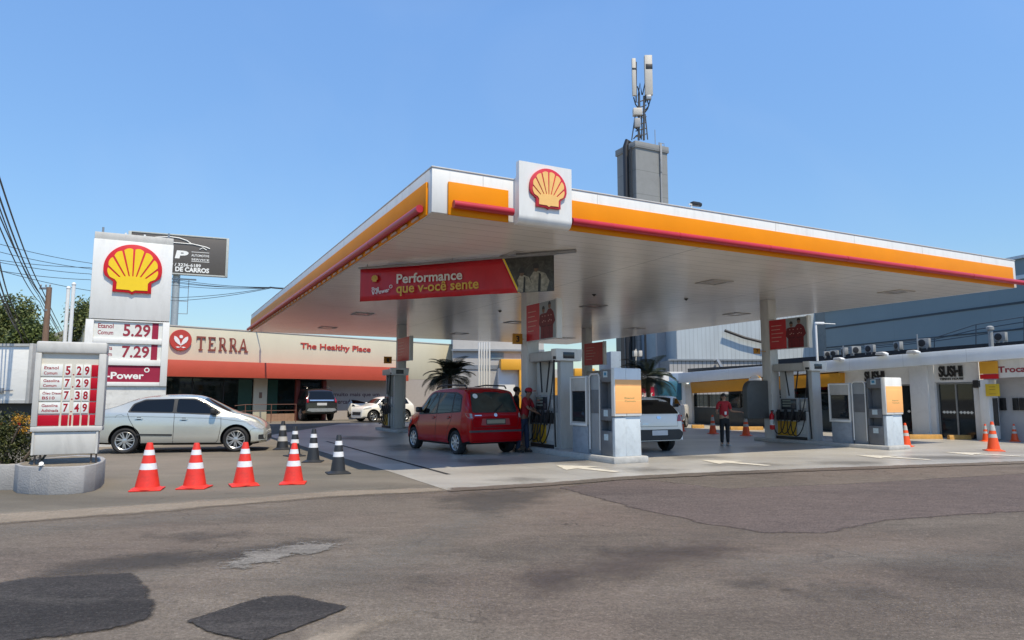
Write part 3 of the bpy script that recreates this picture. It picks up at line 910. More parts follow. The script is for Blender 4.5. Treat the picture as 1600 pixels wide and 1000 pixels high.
    mb = MB(); mb.box(x0 + .175, x0 + .265, -.006, -.003, Z(1.84) + .04, Z(1.84) + .11); obj("sticker_mark", mb, M("sticker_blue", (.03, .20, .36), .5), t_)
    mb = MB(); mb.prism([(x0 + .02, 0), (x1, 0), (x1 - .02, Z(.92)), (x0 + .02, Z(.92))], .305, .73, bev=.012); mb.box(x1 - .098, x1, .0, .303, 0, Z(.9), .006); obj("lower_panel", mb, m_marble, t_)
    mb = MB(); mb.box(x0 + .02, x1 + .03, .305, .745, Z(.925), Z(2.05), .03); mb.box(x1 - .098, x1 + .03, -.02, .303, Z(.925), Z(2.05), .012); obj("housing", mb, m_wpan, t_)
    mb = MB(); mb.box(x1 + .028, x1 + .040, -.0, .725, Z(.99), Z(1.78), .003); pn = obj("orange_panel", mb, m_opanel, t_)
    # faint lettering on the panel, which faces local +x
    holder = bpy.data.objects.new("panel_print", text_mesh_print(h)); C.objects.link(holder); holder.parent = pn
    holder.location = (x1 + .0415, 0, 0); holder.rotation_euler = (0, 0, R(90)); holder.data.materials.append(M("print_green", (.28, .27, .10), .6))
    return O, loc
def text_mesh_print(h):
    v, f = [], []
    for s, x0_, x1_, z0, z1 in (("Etanol", .25, .52, 1.33 * h, 1.37 * h), ("Comum", .25, .56, 1.26 * h, 1.30 * h)):
        v2, f2 = text_data(s, .02)
        b0 = len(v)
        v += [(x0_ + p[0] * (x1_ - x0_), 0, z0 + p[1] * (z1 - z0)) for p in v2]
        f += [tuple(i + b0 for i in q) for q in f2]
    me = bpy.data.meshes.new("panel_print"); me.from_pydata(v, [], f); me.update()
    return me
O1, L1 = island(0, .965, "the island behind the red car", kh=.15)
O2, L2 = island(1, .93, "the right-hand island")
O3, L3 = island(2, .98, "the back left island", full=False, totem=False, dx=-.9, dy=-.7)
O4, L4 = island(3, .98, "the back right island", full=False, totem=False)
# ------------------------------------------------------------------ posters on the columns
m_psky = M("poster_sky", (.28, .32, .34), .4, var=.2, scale=3)
m_psuit = M("poster_red_suit", (.15, .006, .012), .5, var=.4, scale=12)
m_pskin = M("poster_skin", (.20, .11, .075), .6, var=.2)
m_pmark = M("poster_pale_print", (.60, .33, .28), .6, var=.15)
def poster(O, lab, x0, x1, z0, z1, full=True, y=-.02):
    t = thing("column_poster", lab, "poster", O, ISL, "posters on the canopy columns")
    mb = MB(); mb.box(x0, x1, y - .05, y + .09, z0, z1, .01); mb.box(x1 + .002, x1 + .06, y - .06, y + .10, z0 - .01, z1 + .02, .006)
    mb.box(.02, x0 + .2, y, y + .03, z1 + .01, z1 + .05)
    obj("frame", mb, m_wpan, t)
    w = x1 - x0
    mb = MB(); quad(mb, [(x0 + .005, z0 + .01), (x0 + w * (.46 if full else .98), z0 + .01), (x0 + w * (.46 if full else .98), z1 - .01), (x0 + .005, z1 - .01)], y - .053)
    obj("red_field", mb, m_ban, t)
    if full:
        mb = MB(); quad(mb, [(x0 + w * .46, z0 + .01), (x1 - .01, z0 + .01), (x1 - .01, z1 - .01), (x0 + w * .46, z1 - .01)], y - .053)
        obj("photo_print", mb, m_psky, t)
        mb = MB(); mh = MB()
        H = z1 - z0
        for cx_, hh in ((x0 + w * .60, .86), (x0 + w * .80, .95)):
            q = .105 * w
            quad(mb, [(cx_ - q, z0 + .02), (cx_ + q, z0 + .02), (cx_ + q * 1.05, z0 + H * .35), (cx_ + q * 1.7, z0 + H * .45), (cx_ + q * 1.2, z0 + H * .68), (cx_ + q * .4, z0 + H * (hh - .17)),
                      (cx_ - q * .4, z0 + H * (hh - .17)), (cx_ - q * 1.2, z0 + H * .66), (cx_ - q * 1.5, z0 + H * .42), (cx_ - q * .9, z0 + H * .32)], y - .0545 - .001 * (hh > .9))
            quad(mh, [(cx_ + q * .42 * math.cos(k), z0 + H * (hh - .08) + H * .085 * math.sin(k)) for k in [2 * math.pi * i / 14 for i in range(14)]], y - .0570)
        obj("printed_suit", mb, m_psuit, t)
        obj("printed_face", mh, m_pskin, t)
        mb = MB()
        for cx_, hh in ((x0 + w * .60, .86), (x0 + w * .80, .95)):
            q = .105 * w
            for s_ in (1, -1):
                quad(mb, [(cx_ + s_ * q * .72, z0 + H * .36), (cx_ + s_ * q * .80, z0 + H * .36), (cx_ + s_ * q * .88, z0 + H * .58), (cx_ + s_ * q * .78, z0 + H * .58)], y - .0565)
                quad(mb, [(cx_ + s_ * q * .02, z0 + .02), (cx_ + s_ * q * .10, z0 + .02), (cx_ + s_ * q * .06, z0 + H * .30), (cx_ + s_ * q * .02, z0 + H * .30)], y - .0565)
            quad(mb, [(cx_ - q * .7, z0 + H * .33), (cx_ + q * .7, z0 + H * .33), (cx_ + q * .7, z0 + H * .36), (cx_ - q * .7, z0 + H * .36)], y - .0566)
        obj("printed_shadow", mb, M("print_dark_red", (.07, .006, .01), .6, var=.3), t)
        mb = MB()
        for cx_, hh in ((x0 + w * .60, .86), (x0 + w * .80, .95)):
            q = .105 * w
            for dx, dz in ((-.5, .60), (.35, .60), (-.1, .48), (-.45, .45), (.4, .46)):
                quad(mb, [(cx_ + q * dx, z0 + H * dz), (cx_ + q * (dx + .25), z0 + H * dz), (cx_ + q * (dx + .25), z0 + H * (dz + .025)), (cx_ + q * dx, z0 + H * (dz + .025))], y - .0568)
        obj("printed_patch", mb, m_pmark, t)
        mb = MB()
        for cx_, hh in ((x0 + w * .60, .86), (x0 + w * .80, .95)):
            q = .105 * w
            quad(mb, [(cx_ + q * .44 * math.cos(k), z0 + H * (hh - .06) + H * .085 * math.sin(k)) for k in [math.pi * i / 10 for i in range(11)]], y - .0580)
        obj("printed_hair", mb, m_black, t)
    mb = MB()
    for i, (f0, f1) in enumerate(((.06, .34), (.06, .30), (.06, .38), (.06, .33), (.06, .26))):
        z = z1 - (z1 - z0) * (.22 + .13 * i)
        ww = w if full else w * 1.6
        quad(mb, [(x0 + ww * f0, z), (x0 + ww * f1, z), (x0 + ww * f1, z + .022), (x0 + ww * f0, z + .022)], y - .0548)
    obj("print_lines", mb, m_pmark, t)
poster(O1, "red poster of two people in racing suits on the middle column", .20, 1.78, 2.99, 4.0)
poster(O2, "red poster of two people in racing suits on the right column", .22, 1.72, 3.03, 4.02)
poster(O3, "small red poster box on the back left column", .10, 1.75, 3.05, 4.1, False)
poster(O4, "red poster on the column behind the middle pumps", .10, 1.65, 2.95, 4.0, False)
# numbered signs, facing the street
m_numsign = M("number_sign_orange", (.50, .22, .015), .5, var=.1)
for ci, s, px, py0, py1, dk in ((0, "3", (801, 816), 521, 538, 0), (1, "7", (1177.5, 1187.5), 544, 553, 0), (2, "1", (600, 612), 557, 568, 0)):
    a, b_ = COLS[ci]
    P = CW(a - .2, b_)
    pl = Plane(P, E1A)
    x0, z1 = pl.at(px[0], py0); x1, z0 = pl.at(px[1], py1)
    t = thing("pump_number_sign", "small orange flag sign with the number %s on a canopy column" % s, "sign", P, E1A, "numbered pump signs")
    mb = MB(); mb.box(x0, min(x1, -.02), -.02, .02, z0, z1, .004); mb.tube([(x1 - .05, 0, (z0 + z1) / 2), (.02, 0, (z0 + z1) / 2)], .012, 6); obj("plate", mb, m_numsign, t)
    w = x1 - x0
    text(t, s, x0 + w * .33, x0 + w * .68, z0 + (z1 - z0) * .2, z0 + (z1 - z0) * .8, -.022, m_black, .03)
# fire extinguisher on the right column
P = CW(COLS[1][0] - .24, COLS[1][1] - .12)
fe = thing("fire_extinguisher", "red fire extinguisher hanging low on the right column", "extinguisher", P, ISL)
mb = MB(); mb.lathe([(.0, .40), (.075, .42), (.08, .46), (.08, .86), (.05, .93), (.025, .95), (.025, 1.0)], 16, mat4=Matrix.Translation((.16, -.09, 0))); obj("cylinder", mb, m_red_s, fe)
mb = MB(); mb.box(.13, .24, -.11, -.07, 1.0, 1.04, .008); mb.tube([(.18, -.09, .98), (.30, -.12, .92), (.27, -.14, .6)], .012, 6); obj("valve", mb, m_black, fe)
mb = MB(); mb.lathe([(.0815, .56), (.0815, .74)], 16, cap=False, mat4=Matrix.Translation((.16, -.09, 0))); obj("sticker", mb, m_wplate, fe)
# rounded dark cabinet fixed to the left of the right column
pl = Plane(CW(COLS[1][0] - .19, COLS[1][1]), E1A)
x0, z1 = pl.at(1165, 596); x1, z0 = pl.at(1190, 654)
hc = thing("hose_reel_cabinet", "dark grey round shouldered cabinet mounted left of the right column", "cabinet", pl.P, E1A)
w = x1 - x0
pts = [(x0, z0 + .05), (x0 + .05, z0), (-.002, z0), (-.002, z1 + .04)] + [(x0 + w * .55 - w * .55 * math.sin(R(90) * i / 6) + .0, z1 - .30 + .34 * math.cos(R(90) * i / 6)) for i in range(7)]
mb = MB(); mb.prism(pts, -.05, .17, bev=.015); obj("shell_cover", mb, M("reel_cabinet_grey", (.10, .105, .105), .5, var=.1), hc)
# ================================================================== PYLON
P0 = G(142, 700); P0 = D(142, 700, 20.6); P0.z = 0
pp = Plane(P0, E1A)
py_ = thing("price_pylon", "tall grey white pylon sign with red and yellow shell emblem and fuel prices", "sign", P0, E1A)
xl, zt = pp.at(147, 372); xr_, zmid = pp.at(265, 501)
W_ = xr_ - xl
zmid = pp.at(200, 500)[1]; ztop = pp.at(147, 372)[1]
mb = MB(); mb.box(xl, xr_, 0, .5, zmid + .01, ztop, .015); up = obj("emblem_panel", mb, m_wpan, py_)
mb = MB(); mb.box(xl + .01, xr_ - .01, .03, .47, ztop + .002, ztop + .22, .01); obj("top_cap", mb, m_gframe, py_)
for fx in (.10, .38, .62, .93):
    mb = MB(); mb.tube([(xl + W_ * fx, .1, ztop + .1), (xl + W_ * fx, .1, ztop + .38 if fx in (.10, .93) else ztop + .27)], .03, 8); obj("lifting_lug", mb, m_post if fx in (.1, .93) else m_wpan, py_)
sx0, sz0 = pp.at(160, 457); sx1, sz1 = pp.at(255, 381)
shell(up, (sx0 + sx1) / 2, sz0 - .02, (sx1 - sx0) * 1.02, -.002, m_red_s, m_yel_s, .07)
lx, rx = xl - .07, xr_ + .01
mb = MB()
rows = [pp.at(200, y)[1] for y in (503, 529, 537, 562, 571, 597)]
xa, xb = pp.at(146, 515)[0], pp.at(254, 515)[0]
mb.box(lx, rx, .06, .44, .0, zmid - .02, .01)
mb.box(lx, xa, -.01, .058, rows[5] - .12, zmid - .02, .008); mb.box(xb, rx, -.01, .058, rows[5] - .12, zmid - .02, .008)
for z0, z1 in ((rows[0], zmid - .02), (rows[2], rows[1]), (rows[4], rows[3]), (rows[5] - .12, rows[5])):
    mb.box(xa + .002, xb - .002, -.008, .058, z0, z1, .006)
obj("lower_frame", mb, m_wpan, py_)
mb = MB(); mb.box(lx, rx, .055, .06 - .002, .05, rows[5] - .125); obj("base_cladding", mb, M("base_cladding_white", (.66, .655, .63), .5, var=.1, stain=.4, stain_scale=3, lines=((2, .42, .01),), lineamt=.3), py_)
for i, (s, z1, z0) in enumerate((("5.29", rows[0], rows[1]), ("7.29", rows[2], rows[3]))):
    mb = MB(); mb.box(xa + .004, xb - .004, .04, .058, z0 + .004, z1 - .004); pl_ = obj("price_plate", mb, m_wplate, py_)
    h = z1 - z0; w = xb - xa
    text(pl_, s, xa + w * .42, xa + w * .82, z0 + h * .12, z0 + h * .88, .038, m_maroon, .025)
    mb = MB(); mb.box(xa + w * .845, xb - w * .06, .034, .0395, z0 + .01, z1 - .01); obj("colour_block", mb, m_fblock, pl_)
    for k, (q, t0, t1) in enumerate((("Etanol" if i == 0 else "Gasolina", .58, .86), ("Comum", .20, .46))):
        text(pl_, q, xa + w * .06, xa + w * .28, z0 + h * t0, z0 + h * t1, .038, m_maroon, .02)
mb = MB(); mb.box(xa + .004, xb - .004, .03, .05, rows[5] + .004, rows[4] - .004); vp = obj("brand_strip", mb, m_fblock, py_)
h = rows[4] - rows[5]; w = xb - xa
text(vp, "V-Power", xa + w * .10, xa + w * .76, rows[5] + h * .18, rows[5] + h * .60, .028, m_wtext, .03)
mb = MB(); mb.lathe([(.045, -.004), (.045, .004), (.075, .004), (.075, -.004)], 18, cap=False, mat4=Matrix.Translation((xa + w * .80, .026, rows[5] + h * .74)) @ Matrix.Rotation(R(90), 4, 'X')); obj("degree_ring", mb, m_wtext, vp)
# ================================================================== PRICE BOARD ON THE PLANTER
BA = R(25)
bd = 10.85
Pb = D(48, 700, bd); Pb.z = 0
bq = Plane(Pb, BA)
board = thing("price_board", "weathered white fuel price board with red digits standing on the concrete planter", "sign", Pb, BA)
X0, X1 = bq.at(52, 600)[0], bq.at(164, 600)[0]
z_t, z_b = bq.at(110, 534)[1], bq.at(110, 674)[1]
ix0, ix1 = bq.at(62, 600)[0], bq.at(152, 600)[0]
zi_t, zi_b = bq.at(110, 552)[1], bq.at(110, 666)[1]
mb = MB()
mb.box(X0, X1, .0, .30, zi_t, z_t, .03); mb.box(X0, X1, .0, .30, z_b, zi_b, .012)
mb.box(X0, ix0, .0, .30, zi_b + .001, zi_t - .001, .012); mb.box(ix1, X1, .0, .30, zi_b + .001, zi_t - .001, .012)
obj("frame", mb, m_gframe, board)
mb = MB(); mb.box(ix0 - .01, ix1 + .01, .06, .28, zi_b - .01, zi_t + .01); obj("back_panel", mb, m_cream, board)
iw = ix1 - ix0
for i, (y0, y1, l1, l2, s) in enumerate(((569.5, 588, "Etanol", "Comum", "5.29"), (590, 607, "Gasolina", "Comum", "7.29"), (609, 626.5, "Óleo Diesel", "BS10", "7.38"), (628.5, 646, "Gasolina", "Aditivada", "7.49"))):
    z1, z0 = bq.at(108, y0)[1], bq.at(108, y1)[1]; h = z1 - z0
    mb = MB(); mb.box(ix0 + iw * .0, ix0 + iw * .37, .04, .058, z0, z1, .002); pl_ = obj("fuel_plate", mb, m_wplate, board)
    text(pl_, l1, ix0 + iw * .05, ix0 + iw * (.20 + .016 * len(l1)), z0 + h * .58, z0 + h * .84, .038, m_digit, .015)
    text(pl_, l2, ix0 + iw * .05, ix0 + iw * (.20 + .016 * len(l2)), z0 + h * .14, z0 + h * .40, .038, m_digit, .015)
    for k, ch in enumerate((s[0], s[2], s[3])):
        xx = ix0 + iw * (.40, .595, .735)[k]
        mb = MB(); mb.box(xx, xx + iw * .125, .042, .058, z0, z1, .002); dp = obj("digit_plate", mb, m_wplate, board)
        text(dp, ch, xx + iw * .02, xx + iw * .105, z0 + h * .12, z0 + h * .88, .0405, m_digit, .03)
    mb = MB(); mb.lathe([(.0, 0), (.011, 0), (.011, .003)], 10, mat4=Matrix.Translation((ix0 + iw * .56, .0595, z0 + h * .16)) @ Matrix.Rotation(R(90), 4, 'X')); obj("decimal_point", mb, m_digit, board)
    mb = MB(); mb.box(ix0 + iw * .875, ix1 - iw * .002, .042, .058, z0, z1, .002); obj("colour_block", mb, m_blockred, board)
z1, z0 = bq.at(108, 648.5)[1], bq.at(108, 665)[1]
for f0, f1 in ((.0, .36), (.40, .515), (.54, .575), (.61, .72), (.755, .865), (.895, .998)):
    mb = MB(); mb.box(ix0 + iw * f0, ix0 + iw * f1, .042, .058, z0, z1, .002); obj("colour_block", mb, m_blockred, board)
zl = bq.at(105, 710)[1]
mb = MB(); mb.box(X0 + .03, X1 - .05, .03, .26, zl, z_b - .005, .01); mb.box(X0 + .03, X0 + .06, .015, .03, zl, z_b - .005); mb.box(X1 - .08, X1 - .05, .015, .03, zl, z_b - .005); obj("lower_panel", mb, m_gframe, board)
for x in (X0 + .06, X0 + .13, X1 - .15, X1 - .08):
    mb = MB(); mb.box(x, x + .022, .10, .14, .38, zl - .002); obj("stand_leg", mb, M("rusty_steel", (.14, .11, .09), .7, .3, var=.4, scale=20), board)
# planter
m_plc = M("planter_concrete", (.33, .325, .325), .85, var=.16, scale=3, bump=.4, bscale=40, stain=.35, stain_scale=2.0, stain_col=(.2, .2, .2))
fr = gpts([(20, 767), (26, 771), (45, 773), (75, 774), (105, 773), (130, 771), (148, 767), (158, 762), (163, 755)])
bk = [(fr[-1][0] - .25, fr[-1][1] + .35), (fr[-1][0] - .55, fr[-1][1] + .62), (fr[-1][0] - .95, fr[-1][1] + .75), (fr[0][0] - .3, fr[0][1] + .95)]
pt = thing("concrete_planter", "low grey concrete planter with rounded end under the price board", "planter", (0, 0, 0))
mb = MB(); mb.prism(fr + bk, 0, .42, axis='z', bev=.015); obj("planter_body", mb, m_plc, pt)
mb = MB(); mb.prism([(p[0] + (-7.0 - p[0]) * .10, p[1] + (10.95 - p[1]) * .16) for p in fr + bk], .42, .425, axis='z'); obj("soil", mb, M("dry_soil", (.20, .17, .13), .95, var=.4, scale=14, bump=.6), pt)
wl = thing("garden_wall", "low grey concrete wall running left from the rounded planter", "wall", (0, 0, 0))
mb = MB(); a = fr[0]; mb.prism([(a[0] - .02, a[1] + .06), (a[0] - 6, a[1] - .35), (a[0] - 6, a[1] - .13), (a[0] - .02, a[1] + .28)], 0, .40, axis='z', bev=.012); obj("wall_body", mb, m_plc, wl)
tr_ = thing("litter_cup", "crumpled white paper cup lying on the planter below the board", "litter", D(66, 726, 10.75), .4)
tr_.location.z = .43
mb = MB(); mb.lathe([(.02, 0), (.025, .06), (.032, .08)], 10, mat4=Matrix.Rotation(R(60), 4, 'X')); mb.box(-.05, .03, -.02, .04, 0, .012, .004); obj("paper_cup", mb, m_wpan, tr_)
# ================================================================== FOLIAGE
def leaf_mat(name, c1, c2, rough=.55):
    m = bpy.data.materials.new(name); MATS[name] = m; m.use_nodes = True
    N, L = m.node_tree.nodes, m.node_tree.links
    b = N["Principled BSDF"]; b.inputs["Roughness"].default_value = rough
    g = N.new("ShaderNodeNewGeometry"); tc = N.new("ShaderNodeTexCoord")
    n = N.new("ShaderNodeTexNoise"); n.inputs["Scale"].default_value = 2.2; n.inputs["Detail"].default_value = 4
    L.new(tc.outputs["Object"], n.inputs["Vector"])
    ad = N.new("ShaderNodeMath"); ad.operation = 'ADD'
    L.new(g.outputs["Random Per Island"], ad.inputs[0]); L.new(n.outputs[0], ad.inputs[1])
    mr = N.new("ShaderNodeMapRange"); mr.inputs[1].default_value = .45; mr.inputs[2].default_value = 1.4; L.new(ad.outputs[0], mr.inputs[0])
    mx = N.new("ShaderNodeMix"); mx.data_type = 'RGBA'; mx.inputs[6].default_value = (*c1, 1); mx.inputs[7].default_value = (*c2, 1)
    L.new(mr.outputs[0], mx.inputs[0]); L.new(mx.outputs[2], b.inputs["Base Color"])
    b.inputs["Subsurface Weight"].default_value = 0
    tl = N.new("ShaderNodeBsdfTranslucent"); L.new(mx.outputs[2], tl.inputs[0])
    ms = N.new("ShaderNodeMixShader"); ms.inputs[0].default_value = .25
    L.new(b.outputs[0], ms.inputs[1]); L.new(tl.outputs[0], ms.inputs[2]); L.new(ms.outputs[0], N["Material Output"].inputs[0])
    return m
def leaves(name, blobs, n, size, m, parent, seed=0):
    """blobs: (centre, radii); leaves sit mainly in the outer half, in small clumps"""
    rnd = random.Random(seed)
    v, f = [], []
    vol = [r[0] * r[1] * r[2] for _, r in blobs]
    tot = sum(vol)
    for (c, r), w in zip(blobs, vol):
        clumps = max(3, int(n * w / tot / 14))
        for _ in range(clumps):
            d = Vector((rnd.gauss(0, 1), rnd.gauss(0, 1), rnd.gauss(0, 1))).normalized()
            q = rnd.uniform(.45, 1.05) ** .7
            cc = Vector(c) + Vector((d.x * r[0], d.y * r[1], d.z * r[2])) * q
            for _ in range(14):
                p = cc + Vector((rnd.gauss(0, 1), rnd.gauss(0, 1), rnd.gauss(0, 1))) * size * 1.6
                nr = (d * .6 + Vector((rnd.gauss(0, 1), rnd.gauss(0, 1), rnd.gauss(0, 1) + .5))).normalized()
                t = nr.cross(Vector((rnd.gauss(0, 1), rnd.gauss(0, 1), rnd.gauss(0, 1)))).normalized()
                b = nr.cross(t)
                s = size * rnd.uniform(.6, 1.3)
                k = len(v)
                v += [p - t * s, p + b * s * .45, p + t * s, p - b * s * .45]
                f.append((k, k + 1, k + 2, k + 3))
    return pydata(name, v, f, m, parent)
m_bark = M("bark", (.14, .105, .075), .9, var=.35, scale=14, bump=.6)
m_lf1 = leaf_mat("leaf_green", (.018, .036, .009), (.14, .175, .04))
m_lf2 = leaf_mat("leaf_olive", (.018, .036, .009), (.17, .195, .055))
m_lfb = leaf_mat("bush_leaf", (.012, .02, .006), (.085, .095, .02))
m_flower = leaf_mat("flower_yellow", (.40, .16, .01), (.62, .34, .03))
m_palm = leaf_mat("palm_leaf", (.010, .017, .008), (.035, .05, .02))
def tree(name, label, cat, base, h, blobs, n, size, m, seed, group=None, tr=.18):
    t = thing(name, label, cat, base, 0, group)
    mb = MB()
    mb.tube([(0, 0, 0), (.05, .05, h * .35), (-.05, 0, h * .6)], tr, 9, r1=tr * .55)
    rnd = random.Random(seed)
    for c, r in blobs:
        mb.tube([(-.03, .02, h * .38), (c[0] * .5, c[1] * .5, h * .5 + (c[2] - h * .5) * .4), (c[0] * .9, c[1] * .9, c[2])], tr * .5, 6, r1=.03)
    obj("trunk", mb, m_bark, t)
    leaves("crown", blobs, n, size, m, t, seed)
    return t
b0 = G(28, 664)
def TB(px, py, Y, base): 
    p = D(px, py, Y); return (p.x - base.x, p.y - base.y, p.z)
Yt = 44
base = D(22, 620, Yt); base.z = 0
tree("leafy_tree", "tall leafy tree behind the white trailer, left of the wooden pole", "tree", base, 6.5,
     [(TB(28, 484, Yt, base), (1.05, 1.1, 1.0)), (TB(14, 502, Yt, base), (1.3, 1.3, .9)), (TB(38, 500, Yt, base), (.8, 1.0, .9)), (TB(-10, 508, Yt, base), (1.2, 1.3, 1.0)),
      (TB(20, 525, Yt, base), (1.7, 1.6, 1.2)), (TB(-30, 525, Yt, base), (1.7, 1.6, 1.3))], 11000, .12, m_lf2, 3)
base = D(56, 620, 40); base.z = 0
tree("leafy_tree", "low yellow green tree at the foot of the wooden pole", "tree", base, 5,
     [(TB(52, 522, 40, base), (.9, 1, .75)), (TB(66, 528, 40, base), (.6, .8, .6)), (TB(40, 530, 40, base), (1, 1, .8)), (TB(76, 535, 40, base), (.5, .6, .35))], 5000, .10, m_lf1, 5)
base = D(128, 620, 38); base.z = 0
tree("leafy_tree", "leafy tree between the flag poles and the tall pylon", "tree", base, 6.0,
     [(TB(124, 486, 38, base), (.55, .7, .6)), (TB(130, 505, 38, base), (.75, .8, .8)), (TB(122, 525, 38, base), (.6, .7, .6)), (TB(150, 500, 38, base), (.9, .9, .9))], 5000, .10, m_lf2, 8)
bb = Vector((-8.3, 11.6, .0))
bush = thing("flowering_bush", "dense green bush with yellow flowers behind the low wall", "bush", bb, 0)
mb = MB()
for i in range(7):
    mb.tube([(random.uniform(-.3, .3), random.uniform(-.2, .2), 0), (random.uniform(-.7, .8), random.uniform(-.3, .3), 1.0)], .02, 5)
obj("stem", mb, m_bark, bush)
bl_ = []
for px, py, r in ((5, 672, .30), (25, 668, .27), (38, 690, .20), (10, 700, .36), (28, 712, .26), (-15, 690, .4), (-35, 710, .4), (-30, 670, .3), (44, 668, .14), (40, 718, .16)):
    p = D(px, py, 11.6); bl_.append(((p.x - bb.x, p.y - bb.y + random.uniform(-.15, .15), p.z), (r, r * .9, r)))
leaves("foliage", bl_, 9000, .026, m_lfb, bush, 11)
fb = []
for px, py, r in ((38, 656, .12), (43, 664, .10), (30, 652, .08), (40, 672, .07)):
    p = D(px, py, 11.5); fb.append(((p.x - bb.x, p.y - bb.y - .05, p.z), (r, r, r * .8)))
leaves("blossom", fb, 240, .020, m_flower, bush, 12)
def palm(label, base, h, n, L_, seed, zs=1.0):
    t = thing("palm", label, "palm", base, 0, "dark palms behind the pumps")
    mb = MB(); mb.tube([(0, 0, 0), (.03, .02, h * .5), (0, 0, h)], .15, 10, r1=.11)
    for i in range(10):
        mb.lathe([(.155 - .004 * i, h * i / 10), (.145 - .004 * i, h * i / 10 + .04)], 10, cap=False)
    obj("trunk", mb, m_bark, t)
    rnd = random.Random(seed)
    v, f = [], []
    for i in range(n):
        az = 2 * math.pi * i / n * 2.618 + rnd.uniform(-.2, .2)
        el = R(rnd.uniform(-5, 80))
        hd = Vector((math.cos(az), math.sin(az), 0))
        ln = L_ * rnd.uniform(.8, 1.1)
        p = Vector((0, 0, h)); d0 = el
        side = Vector((-hd.y, hd.x, 0))
        N_ = 18
        for k in range(N_):
            e = d0 - R(95) * (k / N_) ** 1.5
            dr = hd * math.cos(e) + Vector((0, 0, math.sin(e)))
            q = p + dr * ln / N_
            up = side.cross(dr).normalized()
            kk = len(v); w = .012
            v += [p - side * w, p + side * w, q + side * w, q - side * w]; f.append((kk, kk + 1, kk + 2, kk + 3))
            if k > 2:
                ll = ln * .30 * math.sin(math.pi * (k / N_) ** .8) + .06
                for s_ in (1, -1):
                    dd = (side * s_ * .8 + dr * .6 - up * .1 + Vector((0, 0, -.25))).normalized()
                    for off in (0, .5):
                        o_ = p + (q - p) * off
                        w2 = dr * .016
                        kk = len(v)
                        v += [o_ - w2, o_ + w2, o_ + dd * ll * .6 + w2 * .9, o_ + dd * ll + Vector((0, 0, -.05 * ll)), o_ + dd * ll * .6 - w2 * .9]
                        f.append((kk, kk + 1, kk + 2, kk + 3, kk + 4))
            p = q
    pydata("frond", v, f, m_palm, t, kind='stuff')
p = D(703, 585, 38); palm("dark palm behind the red car's roof", (p.x, p.y, 0), 2.5, 40, 1.75, 2)
p = D(1012, 585, 36); palm("dark palm behind the orange price totem", (p.x, p.y, 0), 2.4, 34, 1.8, 7)
# ================================================================== FAR LEFT: trailer, poles, billboard, wires
tp = D(47, 600, 22); tp.z = 0
tk = thing("box_trailer", "white box trailer on a dark chassis behind the flowering bush", "trailer", tp, R(4))
z1 = D(30, 538, 22).z; z0 = D(30, 628, 22).z
m_box = M("trailer_white", (.72, .72, .70), .45, var=.07, scale=2, stretch=(1, 1, 3), stain=.3, stain_scale=1.6, stain_col=(.4, .4, .4))
mb = MB(); mb.box(-6.5, -.12, .05, 2.4, z0, z1, .03); obj("cargo_box", mb, m_box, tk)
mb = MB(); mb.box(-.12, 0, 0, 2.45, z0 - .05, z1 + .03, .02); mb.box(-6.5, -.122, .0, .04, z1 - .06, z1 + .02); mb.box(-6.5, -.122, 0, .04, z0 - .04, z0 + .05); obj("corner_post", mb, M("trailer_post", (.42, .42, .41), .5, var=.15), tk)
mb = MB(); mb.tube([(-1.2, -.02, z0 + .35), (-.5, -.02, z0 + .37)], .02, 6); mb.box(-.95, -.8, -.04, .045, z0 + .28, z0 + .44, .01); obj("latch_bar", mb, m_post, tk)
mb = MB(); mb.box(-6.5, -.1, .3, 2.2, .75, z0 - .06); mb.box(-1.6, -.2, .1, .25, .5, .75, .01); obj("chassis", mb, m_black, tk)
for x in (-1.2, -2.4, -5.4):
    mb = MB(); mb.lathe([(.2, 0), (.45, 0), (.5, .04), (.5, .26), (.45, .3), (.2, .3)], 22, mat4=Matrix.Translation((x, .15, .5)) @ Matrix.Rotation(R(-90), 4, 'X')); obj("wheel", mb, m_black, tk)
mb = MB(); mb.box(-.9, -.75, .09, .1, .6, .68); mb.box(-.4, -.25, .09, .1, .6, .68); obj("marker_lamp", mb, m_red_s, tk)
p = D(70, 535, 34); top = D(71, 449, 34).z
pole = thing("utility_pole", "brown wooden utility pole with short crossarm behind the price board", "pole", (p.x, p.y, 0), 0)
mb = MB(); mb.tube([(0, 0, 0), (.02, 0, top)], .17, 12, r1=.12); obj("pole_shaft", mb, M("old_wood", (.20, .125, .085), .85, var=.3, scale=6, stretch=(6, 6, .5), bump=.4), pole)
mb = MB(); mb.box(-.45, .1, -.05, .05, top - .1, top + .0, .01)
for x in (-.4, -.15, .05):
    mb.lathe([(.02, 0), (.035, .05), (.03, .1), (.04, .12), (.02, .16)], 8, mat4=Matrix.Translation((x, 0, top)))
mb.lathe([(.14, top - 1.2), (.14, top - 1.1)], 12); obj("crossarm", mb, m_post, pole)
for px, yt, lb in ((103, 452, "shorter"), (111, 446, "taller")):
    p = D(px - 2, 535, 30)
    t = thing("flag_pole", "%s of the two white flag poles left of the pylon" % lb, "pole", (p.x, p.y, 0), 0, "white flag poles")
    zt = D(px, yt, 30).z
    mb = MB(); mb.tube([(0, 0, 0), (.0, 0, zt)], .085, 10, r1=.075); mb.sphere((0, 0, zt + .05), .09); mb.box(-.2, .2, -.2, .2, 0, .2, .02); obj("shaft", mb, m_wpan, t)
